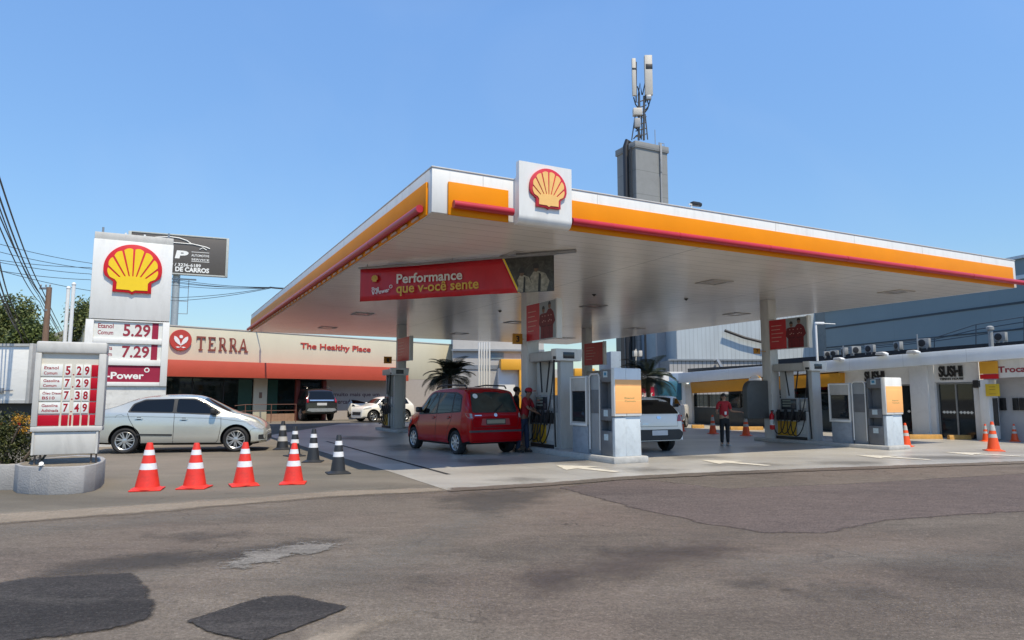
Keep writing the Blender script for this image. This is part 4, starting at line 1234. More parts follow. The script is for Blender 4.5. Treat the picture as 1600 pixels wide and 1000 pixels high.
# billboard
BP = D(207, 430, 58); BP.z = 0
bA = R(22)
bq2 = Plane(BP, bA)
bx1, bz1 = bq2.at(354, 375); bx0 = bq2.at(206, 362)[0]; bz0 = bq2.at(354, 432)[1]
bz1 = bq2.at(300, 370)[1]; bz0 = bq2.at(300, 428)[1]
bil = thing("billboard", "dark brown billboard with a white car outline on a post behind the pylon", "billboard", BP, bA)
mb = MB(); mb.box(bx0, bx1, 0, .35, bz0, bz1, .02); obj("panel", mb, M("billboard_brown", (.085, .075, .068), .5, var=.06), bil)
mb = MB(); mb.box(bx1 + .003, bx1 + .22, -.05, .45, bz0 - .1, bz1 + .1, .02); mb.box(bx0 - .25, bx0 - .003, -.05, .45, bz0 - .1, bz1 + .1, .02); mb.box(bx0, bx1, -.04, .4, bz1 + .003, bz1 + .12, .02); mb.box(bx0, bx1, -.04, .4, bz0 - .12, bz0 - .003, .02); obj("rim", mb, M("billboard_rim", (.42, .44, .42), .5), bil)
xs = lambda px, py: bq2.at(px, py)
lt = m_wtext
def tx(s, p0, p1, bold=.02, **k):
    xm = (p0[0] + p1[0]) / 2
    a, c = xs(p0[0], p0[1])[0], xs(p1[0], p1[1])[0]; b_, d_ = xs(xm, p0[1])[1], xs(xm, p1[1])[1]
    text(bil, s, a, c, min(b_, d_), max(b_, d_), -.01, lt, bold, **k)
tx("P", (273, 404), (293, 391.5), .05, shear=.2)
tx("AUTOMOTIVE", (299, 401.5), (327, 398), .01); tx("SERVICE", (299, 407.5), (327, 404.5), .01)
tx("89 / 3236-6189", (262, 416.5), (314, 411.5), .02); tx("DE CARROS", (273.5, 425.5), (327, 418), .04)
mb = MB()
for py in (395.5, 410):
    a = xs(299, py - 1); b_ = xs(327, py); mb.box(a[0], b_[0], -.012, -.004, b_[1] - .02, b_[1] + .02)
mb.tube([(xs(x, y)[0], -.03, xs(x, y)[1]) for x, y in ((240, 371), (265, 370), (280, 372), (292, 376), (299, 381), (312, 384), (322, 386.5), (328, 389))], .045, 6)
mb.tube([(xs(x, y)[0], -.03, xs(x, y)[1]) for x, y in ((240, 377), (270, 379), (300, 381.5))], .04, 6)
mb.tube([(xs(x, y)[0], -.03, xs(x, y)[1]) for x, y in ((312, 390), (317, 387.5), (323, 391))], .04, 6)
obj("car_outline", mb, lt, bil)
px_ = bq2.at(274, 450)[0]
mb = MB(); mb.tube([(px_, .6, 0), (px_, .6, bz0 + .5)], .30, 12); mb.box(px_ - .6, px_ + 1.6, .36, .5, bz0 - .5, bz0 - .38); obj("post", mb, M("billboard_post", (.36, .40, .42), .5, .3, var=.15), bil)
mb = MB()
for z in (2.2, 1.4, .2, -.9):
    mb.box(px_ - .1, px_ + 1.0, .55, .6, bz0 - 2.6 + z, bz0 - 2.55 + z)
mb.tube([(px_ + 1.0, .57, bz0 - 3.5), (px_ + 1.0, .57, bz0 - .4)], .03, 6); obj("ladder", mb, m_post, bil)
# wires
m_wire = M("wire_black", (.02, .022, .03), .6)
def wire(pts, r, sag=.35, lab=None, grp=None):
    o = []
    for i in range(len(pts) - 1):
        a, b_ = Vector(pts[i]), Vector(pts[i + 1])
        n = 14
        for k in range(n if i < len(pts) - 2 else n + 1):
            t = k / n
            q = a + (b_ - a) * t; q.z -= sag * 4 * t * (1 - t); o.append(q)
    mb = MB(); mb.tube(o, r, 5)
    w = obj("overhead_wire", mb, m_wire)
    tag(w, lab, "wire", grp)
la = "thin black overhead wire running steeply down past the wooden pole"
ptop = D(70, 452, 34)
for i, (y0, xm, ym) in enumerate(((268, 66, 453), (300, 62, 458), (318, 60, 461), (335, 68, 466), (352, 62, 472))):
    wire([D(-12, y0 - 25, 15), D(xm, ym, 34), D(116 - 3 * i, 545, 75)], .022 if i < 2 else .016, .25, la, "wires past the wooden pole")
for i, (y0, xm, ym) in enumerate(((395, 16, 470), (430, 22, 500), (452, 30, 520))):
    wire([D(-6, y0 - 8, 16), D(xm, ym, 26), D(xm + 40, ym + 85, 45)], .02, .1, "thin black overhead wire in the lower left corner of the sky, over the tree", "wires over the left tree")
lb = "thin dark overhead wire crossing the sky behind the pylon towards the canopy's left corner"
for i, (y0, y1, y2) in enumerate(((373, 411, 437), (386, 420, 440), (402, 418, 442), (404, 428, 446), (418, 437, 465), (414, 454, 470))):
    wire([D(-30, y0, 36), D(140, y1, 42), D(275, y2, 44), D(424, 449 + (i % 2), 40)], .017, .12, lb, "wires behind the pylon")
wire([D(422, 449, 40), D(452, 451, 37.5)], .05, .02, "thick bundled black cable ending at the canopy's back left corner", None)
# ================================================================== MARKET BUILDING
TA = math.atan2(.70, .714)
TP = G(480, 657); tq = Plane(TP, TA)
terra = thing("market_building", "long cream storefront with red awning and plant emblem", "shop", TP, TA)
m_tcream = M("storefront_cream", (.56, .52, .395), .7, var=.04, scale=1, stretch=(1, 1, .3), stain=.15, stain_scale=.8, stain_col=(.4, .36, .3))
m_tred = M("awning_red", (.47, .070, .036), .55, var=.05, scale=1.5)
m_tgrey = M("storefront_greige", (.38, .34, .31), .7, var=.06)
m_tbrick = M("brick_plinth", (.32, .20, .14), .85, var=.15, scale=4, lines=((2, .09, .015), (0, .22, .015)), lineamt=.3)
T = lambda x, y, off=0: tq.at(x, y, off)
tx0 = -12.0; tx1 = T(707, 545)[0]
ztp = T(440, 521)[1]; zaw1 = T(440, 567, 1.0)[1]; zaw0 = T(440, 591.5, 1.0)[1]
mb = MB(); mb.box(tx0, tx1, 0, 14, zaw0 + .15, ztp, .02); obj("upper_wall", mb, m_tcream, terra)
mb = MB(); mb.box(tx0, tx1 + .02, -.03, .3, ztp + .002, ztp + .06); obj("coping", mb, M("coping_grey", (.5, .47, .42), .6), terra)
ax1 = T(638, 585, 1.0)[0]
mb = MB(); mb.prism([(0, zaw1), (-1.0, zaw1 - .03), (-1.05, zaw0), (-.98, zaw0), (-.95, zaw1 - .1), (0, zaw1 - .1)], tx0, ax1, axis='x', bev=.01); obj("awning", mb, m_tred, terra)
# openings: glass | pier | glass | doors | painted wall
g1 = (T(262, 630)[0] - 4, T(396, 630)[0]); g2 = (T(417, 630)[0], T(461, 630)[0]); g3 = (T(465, 630)[0], T(503, 630)[0]); gw = (T(508, 630)[0], tx1)
zgt = zaw0 + .02; zs_ = .45
mb = MB()
mb.box(g1[1], g2[0], 0, .4, 0, zaw0 + .148, .01)
mb.box(tx0, g1[1] - .002, .0, .3, zgt, zaw0 + .148); mb.box(g2[0] + .002, gw[0] - .05, .0, .3, zgt, zaw0 + .148)
obj("pier", mb, m_tcream, terra)
mb = MB(); mb.box(gw[0] + .01, gw[1], 0, .4, .0, zaw0 + .148); wl_ = obj("painted_wall", mb, m_tgrey, terra)
mb = MB(); mb.box(tx0, g1[1] - .002, 0, .3, 0, zs_); mb.box(g2[0] + .002, g2[1], 0, .3, 0, zs_); obj("plinth", mb, m_tbrick, terra)
for x in (g2[1] + .02, gw[0] - .22):
    mb = MB(); mb.box(x, x + .25, -.08, .25, 0, zaw0 - .06, .01); obj("red_post", mb, M("dark_red_post", (.22, .045, .035), .5, var=.1), terra)
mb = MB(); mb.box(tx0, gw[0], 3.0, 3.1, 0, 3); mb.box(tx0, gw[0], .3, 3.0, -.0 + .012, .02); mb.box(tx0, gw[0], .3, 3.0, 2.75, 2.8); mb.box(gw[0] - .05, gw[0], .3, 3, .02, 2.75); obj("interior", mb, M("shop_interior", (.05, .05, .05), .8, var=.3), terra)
random.seed(9)
m_goods = [M("goods_white", (.6, .6, .58), .5), M("goods_brown", (.2, .1, .05), .5), M("goods_green", (.08, .16, .06), .5)]
for row in range(4):
    mb = MB()
    z = .55 + .48 * row
    mb.box(tx0 + 2, g1[1] - 1.1, .9, 1.3, z - .03, z)
    x = tx0 + 2.2
    while x < g1[1] - 1.3:
        w = random.uniform(.08, .2)
        if random.random() < .7:
            mb.box(x, x + w, .95, 1.15, z + .001, z + random.uniform(.12, .34), .01, mi=random.choice((0, 1, 1, 1, 2, 3)))
        x += w + random.uniform(.02, .2)
    obj("stocked_shelf", mb, [m_post] + [m_goods[1], m_goods[0], m_goods[2]], terra)
m_tglass = glass_mat("shop_glass", (.012, .02, .018), .42)
for (a, b_), z0 in ((g1, zs_), (g2, zs_), (g3, .05)):
    mb = MB(); mb.box(a + .002, b_ - .002, .12, .14, z0 + .002, zgt - .002); o = obj("shop_window", mb, m_tglass, terra)
    mb = MB(); n = max(1, int((b_ - a) / 1.6))
    for i in range(n + 1):
        x = a + (b_ - a) * i / n; mb.box(x - .03 + (i == 0) * .04, x + .03 - (i == n) * .04, .09, .118, z0, zgt, .004)
    mb.box(a + .04, b_ - .04, .088, .116, zgt - .07, zgt - .001); obj("window_frame", mb, m_black, o)
mb = MB()
a_ = T(465, 630)[0]
mb.box(g1[1] - .9, g1[1] - .08, .10, .114, zs_, zgt - .08); mb.box(g2[0] + .06, g2[0] + .7, .10, .114, zs_, zgt - .08); obj("green_film", mb, M("green_film", (.02, .06, .045), .2), terra)
mb = MB(); mb.box(g1[1] + .32, g1[1] + .5, -.03, .0, 1.4, 1.75, .01); obj("wall_plaque", mb, M("plaque_brown", (.2, .12, .08), .5), terra)
# emblem, letters (standing off the wall)
c = T(281.5, 531.5); r = (T(299, 531.5)[0] - T(264.5, 531.5)[0]) / 2
m_tlet = M("letter_brown_red", (.24, .065, .045), .5, var=.06); m_tlet2 = M("letter_red", (.46, .05, .035), .5, var=.06)
mb = MB(); mb.lathe([(r, 0), (r, .08), (r * .98, .09)], 40, mat4=Matrix.Translation((c[0], -.04, c[1])) @ Matrix.Rotation(R(90), 4, 'X')); em = obj("round_emblem", mb, m_tlet2, terra)
mb = MB()
for s_ in (1, -1):
    pts = [(0, -.42), (s_ * .12, -.10), (s_ * .62, .38), (s_ * .58, .0), (s_ * .40, -.28), (s_ * .10, -.5)]
    pts = [(0.02 * s_, -.40), (s_ * .18, .05), (s_ * .40, .28), (s_ * .62, .36), (s_ * .64, .08), (s_ * .52, -.16), (s_ * .30, -.34), (s_ * .06, -.5)]
    mb.prism([(c[0] + p[0] * r, c[1] + p[1] * r) for p in pts], -.15, -.131)
    mb.prism([(c[0] + p[0] * r, c[1] + p[1] * r) for p in [(s_ * .04, -.68), (s_ * .25, -.62), (s_ * .48, -.68), (s_ * .25, -.76)]], -.15, -.131)
mb.prism([(c[0] + r * .16 * math.cos(k), c[1] + r * (.32 + .16 * math.sin(k))) for k in [2 * math.pi * i / 14 for i in range(14)]], -.1495, -.131)
mb.prism([(c[0] + p[0] * r, c[1] + p[1] * r) for p in [(-.02, -.68), (.02, -.68), (.02, -.4), (-.02, -.4)]], -.1485, -.131)
obj("plant_mark", mb, m_wtext, em)
mb = MB()   # serif capitals TERRA, built stroke by stroke
def letter(ch, x, w, z0, z1, st):
    h = z1 - z0
    B = lambda a, b_, c_, d_: mb.box(x + a * w, x + b_ * w, -.075, -.003, z0 + c_ * h, z0 + d_ * h)
    PR = lambda pts: mb.prism([(x + p[0] * w, z0 + p[1] * h) for p in pts], -.075, -.003)
    if ch == 'T':
        PR([(.40, .07), (.60, .07), (.60, .88), (.93, .88), (.95, .70), (1, .70), (1, 1), (0, 1), (0, .70), (.05, .70), (.07, .88), (.40, .88)]); B(.28, .72, 0, .068)
    if ch == 'E':
        PR([(.10, 0), (.98, 0), (1, .28), (.93, .28), (.84, .10), (.32, .10), (.32, .46), (.66, .46), (.66, .56), (.32, .56), (.32, .90), (.82, .90), (.88, .74), (.95, .74), (.93, 1), (.10, 1)]); B(0, .098, 0, .07); B(0, .098, .93, 1)
    if ch == 'R':
        PR([(.10, .07), (.32, .07), (.32, .42), (.45, .42), (.82, 0), (1.05, 0), (1.05, .07), (.98, .08), (.66, .46), (.82, .58), (.84, .76), (.74, .93), (.52, 1), (.0, 1), (.0, .93), (.10, .92)]); B(0, .42, 0, .068)
    if ch == 'A':
        PR([(.08, .07), (.18, .07), (.28, .28), (.66, .28), (.74, .07), (.92, .07), (.56, 1), (.46, 1)]); B(-.04, .28, 0, .068); B(.64, 1.06, 0, .068)
lx0_, lz0 = T(306, 548.5); lx1_, lz1 = T(388, 527)
lz1 = T(346, 527.5)[1]; lz0 = T(346, 548.5)[1]
wd = lx1_ - lx0_
for ch, f0, f1 in (("T", 0, .165), ("E", .22, .36), ("R", .42, .57), ("R", .625, .775), ("A", .81, .99)):
    letter(ch, lx0_ + wd * f0, wd * (f1 - f0), lz0, lz1, 0)
obj("lettering", mb, m_tlet, terra)
mb = MB()   # holes of R and A as wall-coloured insets
for f0, f1 in ((.42, .57), (.625, .775)):
    x = lx0_ + wd * f0; w = wd * (f1 - f0); h = lz1 - lz0
    mb.prism([(x + w * .32, lz0 + h * .52), (x + w * .50, lz0 + h * .52), (x + w * .60, lz0 + h * .62), (x + w * .60, lz0 + h * .80), (x + w * .50, lz0 + h * .90), (x + w * .32, lz0 + h * .90)], -.078, -.074)
x = lx0_ + wd * .81; w = wd * .18
mb.prism([(x + w * .33, lz0 + h * .38), (x + w * .60, lz0 + h * .38), (x + w * .48, lz0 + h * .74)], -.078, -.074)
obj("letter_counter", mb, m_tcream, terra)
a = T(469, 549.5); b_ = T(579, 543)
za, zb_ = T(524, 549.5)[1], T(524, 538.5)[1]
text(terra, "The Healthy Place", a[0], b_[0], za, zb_, -.003, m_tlet2, .018, .045)
a = T(521, 622); b_ = T(593, 613)
text(wl_, "muito mais que um", a[0], b_[0], T(556, 621)[1], T(556, 613.5)[1], -.004, M("print_dark", (.07, .03, .045), .6), .02)
text(wl_, "mercado", a[0], a[0] + (b_[0] - a[0]) * .42, T(540, 631)[1], T(540, 624)[1], -.004, M("print_dark", (.07, .03, .045), .6), .02)
# handrail
hp = D(462, 655, 40.5); hp.z = 0
hr = thing("handrail", "thin rusty red handrail in front of the dark shop windows", "railing", hp, TA)
mb = MB()
for x in (-3.0, -1.5, 0):
    mb.tube([(x, 0, 0), (x, 0, 1.05)], .022, 6)
for z in (1.05, .7):
    mb.tube([(-3.6, 0, z - .06), (-3, 0, z), (0, 0, z)], .019, 6)
obj("rails", mb, M("rail_rust", (.16, .07, .045), .6, var=.2), hr)
def stop(px0, px1, py, lab, m=None, ang=0, Y=None):
    a, b_ = G(px0, py), G(px1, py)
    c_ = (a + b_) / 2; l = (b_ - a).length
    t = thing("wheel_stop", lab, "kerb", (c_.x, c_.y, 0), math.atan2(b_.y - a.y, b_.x - a.x) + ang, "yellow wheel stops")
    mb = MB(); mb.prism([(-.1, 0), (.1, 0), (.06, .16), (-.06, .16)], -l / 2, l / 2, axis='x', bev=.015); obj("bar", mb, M("kerb_yellow", (.46, .25, .06), .7, var=.25, scale=8, stain=.4, stain_scale=5), t)
stop(412, 432, 657, "short yellow wheel stop by the handrail at the market", ang=.2)
# ================================================================== REAR CENTRE: annex with yellow portal, white wall, tower blocks
m_agrey = M("annex_grey", (.40, .385, .365), .7, var=.07, scale=1.2, stain=.2, stain_scale=.8)
AP = D(700, 650, 50); AP.z = 0; aq = Plane(AP, R(6))
an = thing("annex_building", "grey rendered annex with a yellow portal behind the red car", "building", AP, R(6))
ax = lambda x, y, o=0: aq.at(x, y, o)
xE = ax(960, 600)[0]; zT = ax(760, 541)[1] + 1.2
mb = MB(); mb.box(ax(707, 600)[0], ax(850, 600)[0], 0, 8, 0, zT, .02); obj("wall", mb, m_agrey, an)
zz = ax(760, 577)[1]
mb = MB(); mb.box(ax(707, 600)[0], ax(800, 600)[0], -.06, -.002, zz, zz + .3); mb.box(ax(705, 600)[0], ax(850, 600)[0], -.25, -.002, ax(760, 549)[1], ax(760, 546)[1]); obj("ledge", mb, m_post, an)
a = ax(766, 561); b_ = ax(787, 551)
mb = MB(); mb.box(a[0], b_[0], -.03, -.002, a[1], b_[1]); wn = obj("window", mb, M("window_blue", (.16, .22, .25), .1, var=.25, scale=6), an)
mb = MB()
for k in range(4):
    z = a[1] + (b_[1] - a[1]) * k / 3; mb.box(a[0], b_[0], -.045, -.031, z - .012, z + .012)
obj("frame", mb, m_post, wn)
m_pyel = M("portal_yellow", (.74, .36, .03), .5, var=.05, scale=2)
a = ax(783, 561, 1.5); b_ = ax(822, 578, 1.5); c_ = ax(811.5, 578, 1.5)
mb = MB(); mb.box(a[0], b_[0], -1.5, -.002, b_[1], a[1], .01); mb.box(c_[0], b_[0], -1.5, -.002, 0, b_[1] - .002, .01); obj("portal", mb, m_pyel, an)
a = ax(779, 620); b_ = ax(806, 580)
mb = MB(); mb.box(ax(779, 600, 1)[0], c_[0] - .005, -1.0, -.004, 0, zz * 1.01); obj("white_bay", mb, m_wpan, an)
mb = MB(); mb.box(ax(826, 600)[0], ax(848, 600)[0], -.05, -.003, 0, ax(830, 570)[1]); obj("shutter", mb, M("shutter_grey", (.42, .42, .42), .5, lines=((2, .12, .02),), var=.06), an)
for i, x in enumerate((748, 752, 756, 760, 764.5)):
    p = D(x, 640, 43)
    t = thing("white_pole", "slim white vertical pole in the row of five behind the red car", "pole", (p.x, p.y, 0), 0, "five slim white poles")
    mb = MB(); mb.tube([(0, 0, 0), (0, 0, D(756, 535, 43).z)], .055, 8); mb.box(-.1, .1, -.1, .1, 0, .05, .01); obj("shaft", mb, m_wpan, t)
# yellow fascia box and dark wall between annex and white wall
YP = D(852, 650, 47); YP.z = 0
yb = thing("kiosk", "low pale kiosk with a yellow fascia behind the middle pumps", "kiosk", YP, R(8)); yq = Plane(YP, R(8))
zt_ = yq.at(910, 576)[1]; zb_ = yq.at(910, 588)[1]
mb = MB(); mb.box(yq.at(856, 600)[0], yq.at(932, 600)[0], .02, 3, 0, zt_ - .06); obj("wall", mb, M("kiosk_wall", (.50, .49, .47), .6, var=.08), yb)
mb = MB(); mb.box(yq.at(896, 600)[0], yq.at(927, 600)[0], -.4, .0, zb_, zt_, .03); obj("yellow_fascia", mb, m_pyel, yb)
mb = MB(); mb.box(yq.at(866, 600)[0], yq.at(876, 600)[0], -.03, .0, .4, zb_ - .1); obj("yellow_poster", mb, M("poster_orange", (.6, .30, .05), .5, var=.25), yb)
# white wall with burger banner
WP = D(930, 660, 41); WP.z = 0; wq = Plane(WP, R(-3))
ww = thing("white_wall", "weathered white wall with a red burger banner behind the white pickup", "wall", WP, R(-3))
mb = MB(); mb.box(wq.at(926, 620)[0], wq.at(1068, 620)[0], 0, .3, 0, wq.at(1010, 581)[1], .01); obj("wall_face", mb, M("old_white_wall", (.66, .66, .65), .75, var=.06, stain=.35, stain_scale=1.3, stain_col=(.4, .4, .4)), ww)
a = wq.at(975, 622); b_ = wq.at(1058.5, 604)
bn = thing("wall_banner", "red banner with white burger lettering on the weathered white wall", "banner", WP, R(-3))
mb = MB(); mb.box(a[0], b_[0], -.03, -.004, a[1], b_[1]); obj("cloth", mb, M("banner_pink_red", (.55, .02, .07), .5, var=.08), bn)
text(bn, "RISK BURGER", wq.at(1003, 621)[0], wq.at(1057.5, 621)[0], wq.at(1040, 621)[1], wq.at(1040, 613.5)[1], -.034, m_wtext, .04)
text(bn, "COMIDA SEM", wq.at(1033, 611)[0], wq.at(1057.5, 611)[0], wq.at(1040, 611)[1], wq.at(1040, 606)[1], -.034, m_wtext, .03)
# tower with antenna
m_tower = M("tower_grey", (.225, .23, .23), .8, var=.06, scale=1.5, stain=.2, stain_scale=1, lines=((2, 1.9, .05),), lineamt=.3)
TW = D(1001, 620, 52); TW.z = 0
tw = thing("concrete_tower", "plain dark grey square tower rising behind the canopy", "tower", TW, E1A)
twq = Plane(TW, E1A)
zt_ = D(1001, 220, 52).z
w_ = 3.13; l_ = 2.43
mb = MB(); mb.box(0, w_, 0, l_, 0, zt_ - .5); obj("shaft", mb, m_tower, tw)
mb = MB(); mb.box(-.10, w_ + .10, -.10, l_ + .10, zt_ - .498, zt_, .02); obj("parapet", mb, m_tower, tw)
mb = MB(); mb.tube([(-.25, .95, 0), (-.25, .95, zt_ - .2), (-.1, .95, zt_ + .25), (.2, .95, zt_ + .1)], .22, 10); mb.tube([(-.2, .35, 0), (-.2, .35, zt_ - .4)], .07, 8); obj("black_duct", mb, m_black, tw)
mb = MB(); mb.tube([(w_ - .75, -.09, 0), (w_ - .75, -.09, zt_ - 2.0)], .07, 8); mb.box(w_ - .85, w_ - .67, -.2, -.105, zt_ - 2.2, zt_ + .15, .01); obj("downpipe", mb, M("pipe_grey", (.30, .30, .30), .5), tw)
mb = MB(); mb.tube([(w_ - 1.1, .1, zt_), (w_ - 1.1, .1, zt_ + 1.3)], .03, 6)
mb.tube([(w_ - .75, .1, zt_ + .3), (w_ - .2, .1, zt_ + .3), (w_ - .2, .1, zt_)], .025, 6); mb.tube([(w_ - .75, .1, zt_), (w_ - .75, .1, zt_ + .3)], .025, 6); obj("rail", mb, m_post, tw)
MP = TW + Vector((.4, .9, 0))
def mz(px, py, Y=52.9):
    q = D(px, py, Y); return (q.x - MP.x, q.y - MP.y, q.z - zt_)
at_ = thing("antenna_mast", "cell antenna mast with two pale panel antennas on the grey tower", "antenna", (MP.x, MP.y, zt_), 0)
mb = MB()
for px in (998, 1006):
    mb.tube([mz(px, 219), mz(px + .5, 150)], .09, 8)
for i in range(7):
    y = 214 - 9 * i
    mb.tube([mz(993 if i < 4 else 996, y), mz(1010, y - 5)], .045, 6)
mb.tube([mz(987, 219), mz(994, 170)], .05, 6); mb.tube([mz(1012, 218), mz(1008, 178)], .05, 6)
mb.tube([mz(994, 160), mz(994, 97)], .06, 6); mb.tube([mz(1009, 160), mz(1009, 92)], .06, 6)
for y in (108, 120, 140):
    mb.tube([mz(990, y), mz(995, y)], .06, 6); mb.tube([mz(1008, y), mz(1013, y)], .06, 6)
obj("lattice", mb, M("lattice_dark", (.085, .085, .085), .5, .3, var=.2), at_)
m_ant = M("antenna_beige", (.50, .47, .42), .5, var=.06)
def bx(px0, px1, y0, y1, d_, m_, nm, bev=.04):
    a = mz(px0, y1); b_ = mz(px1, y0); mb = MB(); mb.box(a[0], b_[0], -.25, -.25 + d_, a[2], b_[2], bev); return obj(nm, mb, m_, at_)
bx(987.5, 992.5, 93, 151, .25, m_ant, "panel_antenna"); bx(1007.5, 1018, 88, 150, .35, m_ant, "panel_antenna")
mb = MB()
a = mz(1008, 110); b_ = mz(1018.5, 102); mb.box(a[0], b_[0], -.27, .12, a[2], b_[2], .02)
a = mz(987, 111); b_ = mz(993, 108); mb.box(a[0], b_[0], -.27, .02, a[2], b_[2], .02); obj("clamp", mb, m_black, at_)
bx(989, 1003, 170, 181, .5, m_ant, "radio_unit"); bx(991, 1000, 186, 200, .4, M("radio_grey", (.3, .3, .3), .5), "radio_unit")
bx(1009, 1017, 150, 157, .3, m_post, "radio_unit")
mb = MB()
for (a, b_, c_) in (((990, 152), (993, 163), (998, 170)), ((1011, 156), (1014, 165), (1005, 176)), ((1016, 156), (1012, 170), (1003, 182)), ((997, 150), (1000, 130), (1003, 148)), ((1004, 148), (1008, 128), (1010, 145)), ((993, 200), (999, 205), (1001, 216)), ((1002, 180), (1003, 200), (1002, 218)), ((1007, 178), (1006, 200), (1006, 218)), ((996, 135), (999, 145), (1000, 175)), ((999, 210), (994, 212), (990, 217))):
    mb.tube([mz(*a), mz(*b_), mz(*c_)], .05, 6)
obj("cable", mb, m_black, at_)
# grey blocks beside the tower, seen under the canopy
GP = D(1026, 640, 49); GP.z = 0; gq = Plane(GP, R(8))
gb = thing("office_block", "blue grey block with a pale pilaster right of the grey tower", "building", GP, R(8))
mb = MB(); mb.box(gq.at(1026, 600)[0], gq.at(1058, 600)[0], 0, 6, 0, 9.0); obj("wall", mb, M("block_bluegrey", (.20, .26, .32), .4, var=.2, scale=.8), gb)
mb = MB(); mb.box(gq.at(1026, 600)[0], gq.at(1040, 600)[0], -.3, -.003, 0, 9.0); obj("pilaster", mb, M("pilaster_grey", (.36, .35, .35), .6, var=.05), gb)
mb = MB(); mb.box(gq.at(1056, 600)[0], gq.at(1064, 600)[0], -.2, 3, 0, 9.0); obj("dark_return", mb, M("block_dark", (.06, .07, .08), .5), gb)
LP = D(955, 640, 46); LP.z = 0; lq = Plane(LP, R(8))
lb_ = thing("equipment_cabinet_tower", "small pale blue grey block left of the grey tower under the canopy", "building", LP, R(8))
mb = MB(); mb.box(lq.at(955, 600)[0], lq.at(971, 600)[0], 0, 3, 0, lq.at(960, 549)[1], .02); obj("wall", mb, M("pale_bluegrey", (.26, .31, .36), .5, var=.1, lines=((0, .6, .03),), lineamt=.2), lb_)
mb = MB(); mb.box(lq.at(972, 600)[0], lq.at(978, 600)[0], .1, 1.2, 0, 9); mb.tube([(lq.at(983, 600)[0], .3, 0), (lq.at(983, 600)[0], .3, 9)], .12, 8); mb.tube([(lq.at(1012, 600)[0], .3, 0), (lq.at(1012, 600)[0], .3, 9)], .08, 8); obj("black_riser", mb, m_black, lb_)
mb = MB()
for x in (990, 998):
    a = lq.at(x, 557); b_ = lq.at(x + 5, 548); mb.box(a[0], b_[0], -.1, .3, a[1], b_[1], .03)
mb.tube([(lq.at(996, 600)[0], .2, 0), (lq.at(996, 600)[0], .2, lq.at(996, 545)[1])], .05, 6); obj("flood_light", mb, m_ant, lb_)
# corrugated white hall
m_corr = M("corrugated_white", (.44, .48, .50), .5, .1, var=.09, scale=1.2, stretch=(2, 2, .3), stain=.4, stain_scale=.9, stain_col=(.3, .31, .32), lines=((0, .28, .05),), lineamt=.18)
KP = D(1060, 640, 46); KP.z = 0; kq = Plane(KP, R(2))
kb = thing("corrugated_hall", "weathered white corrugated metal hall behind the yellow shopfront", "building", KP, R(2))
kx1 = kq.at(1292, 600)[0]
mb = MB(); mb.box(0, kx1, 0, 10, kq.at(1120, 562)[1], 8.5); obj("metal_cladding", mb, m_corr, kb)
mb = MB(); mb.box(-.5, kx1, .05, 10, 0, kq.at(1120, 562)[1] - .02); obj("slat_wall", mb, M("slat_grey", (.36, .355, .35), .6, var=.08, lines=((0, .28, .06),), lineamt=.5), kb)
mb = MB(); mb.box(-.6, kx1, -.06, .0, kq.at(1120, 563.5)[1], kq.at(1120, 561)[1]); mb.tube([(kq.at(1119, 562)[0], -.2, kq.at(1119, 562)[1]), (kq.at(1127, 580)[0], -.5, kq.at(1127, 580)[1])], .12, 6); obj("rail", mb, m_post, kb)
mb = MB(); mb.tube([(kq.at(1130, 517)[0], -.3, kq.at(1130, 517)[1]), (kq.at(1160, 528)[0], -.3, kq.at(1160, 528)[1]), (kq.at(1200, 538)[0], -.3, kq.at(1200, 538)[1])], .10, 6); obj("cable", mb, m_black, kb)
# ================================================================== RIGHT: shop row, big blue grey wall
SA = math.atan2(-.916, .40)
SP_ = G(1428, 682); sq = Plane(SP_, SA)
sx = lambda x, y, o=0: sq.at(x, y, o)
m_sblue = M("fascia_pale_blue", (.80, .87, .94), .45, var=.05, scale=1.5, stretch=(1, 1, .3), stain=.2, stain_scale=1, stain_col=(.36, .39, .42), lines=((0, 2.4, .015),), lineamt=.25)
m_sgrey = M("shop_wall_grey", (.72, .72, .72), .6, var=.05, scale=1.5, stain=.2, stain_scale=1.5)
m_sdark = M("shop_dark", (.035, .037, .038), .6, var=.3)
sr = thing("shop_row", "low shop row with pale blue fascia, sushi signs and yellow awning", "shops", SP_, SA)
xL = sx(1068, 600)[0]; xR = sx(1760, 600)[0]
fz = lambda x, y: sx(x, y, .35)
a0, a1 = fz(1073, 582), fz(1600, 537.5); b0_, b1_ = fz(1076, 597.5), fz(1600, 559)
def lerp_z(p, q, x): return p[1] + (q[1] - p[1]) * (x - p[0]) / (q[0] - p[0])
mb = MB(); mb.prism([(xL, lerp_z(b0_, b1_, xL)), (xR, lerp_z(b0_, b1_, xR)), (xR, lerp_z(a0, a1, xR)), (xL, lerp_z(a0, a1, xL))], -.35, -.003, bev=.01); obj("fascia", mb, m_sblue, sr)
zc = lambda x: lerp_z(b0_, b1_, x) - .003
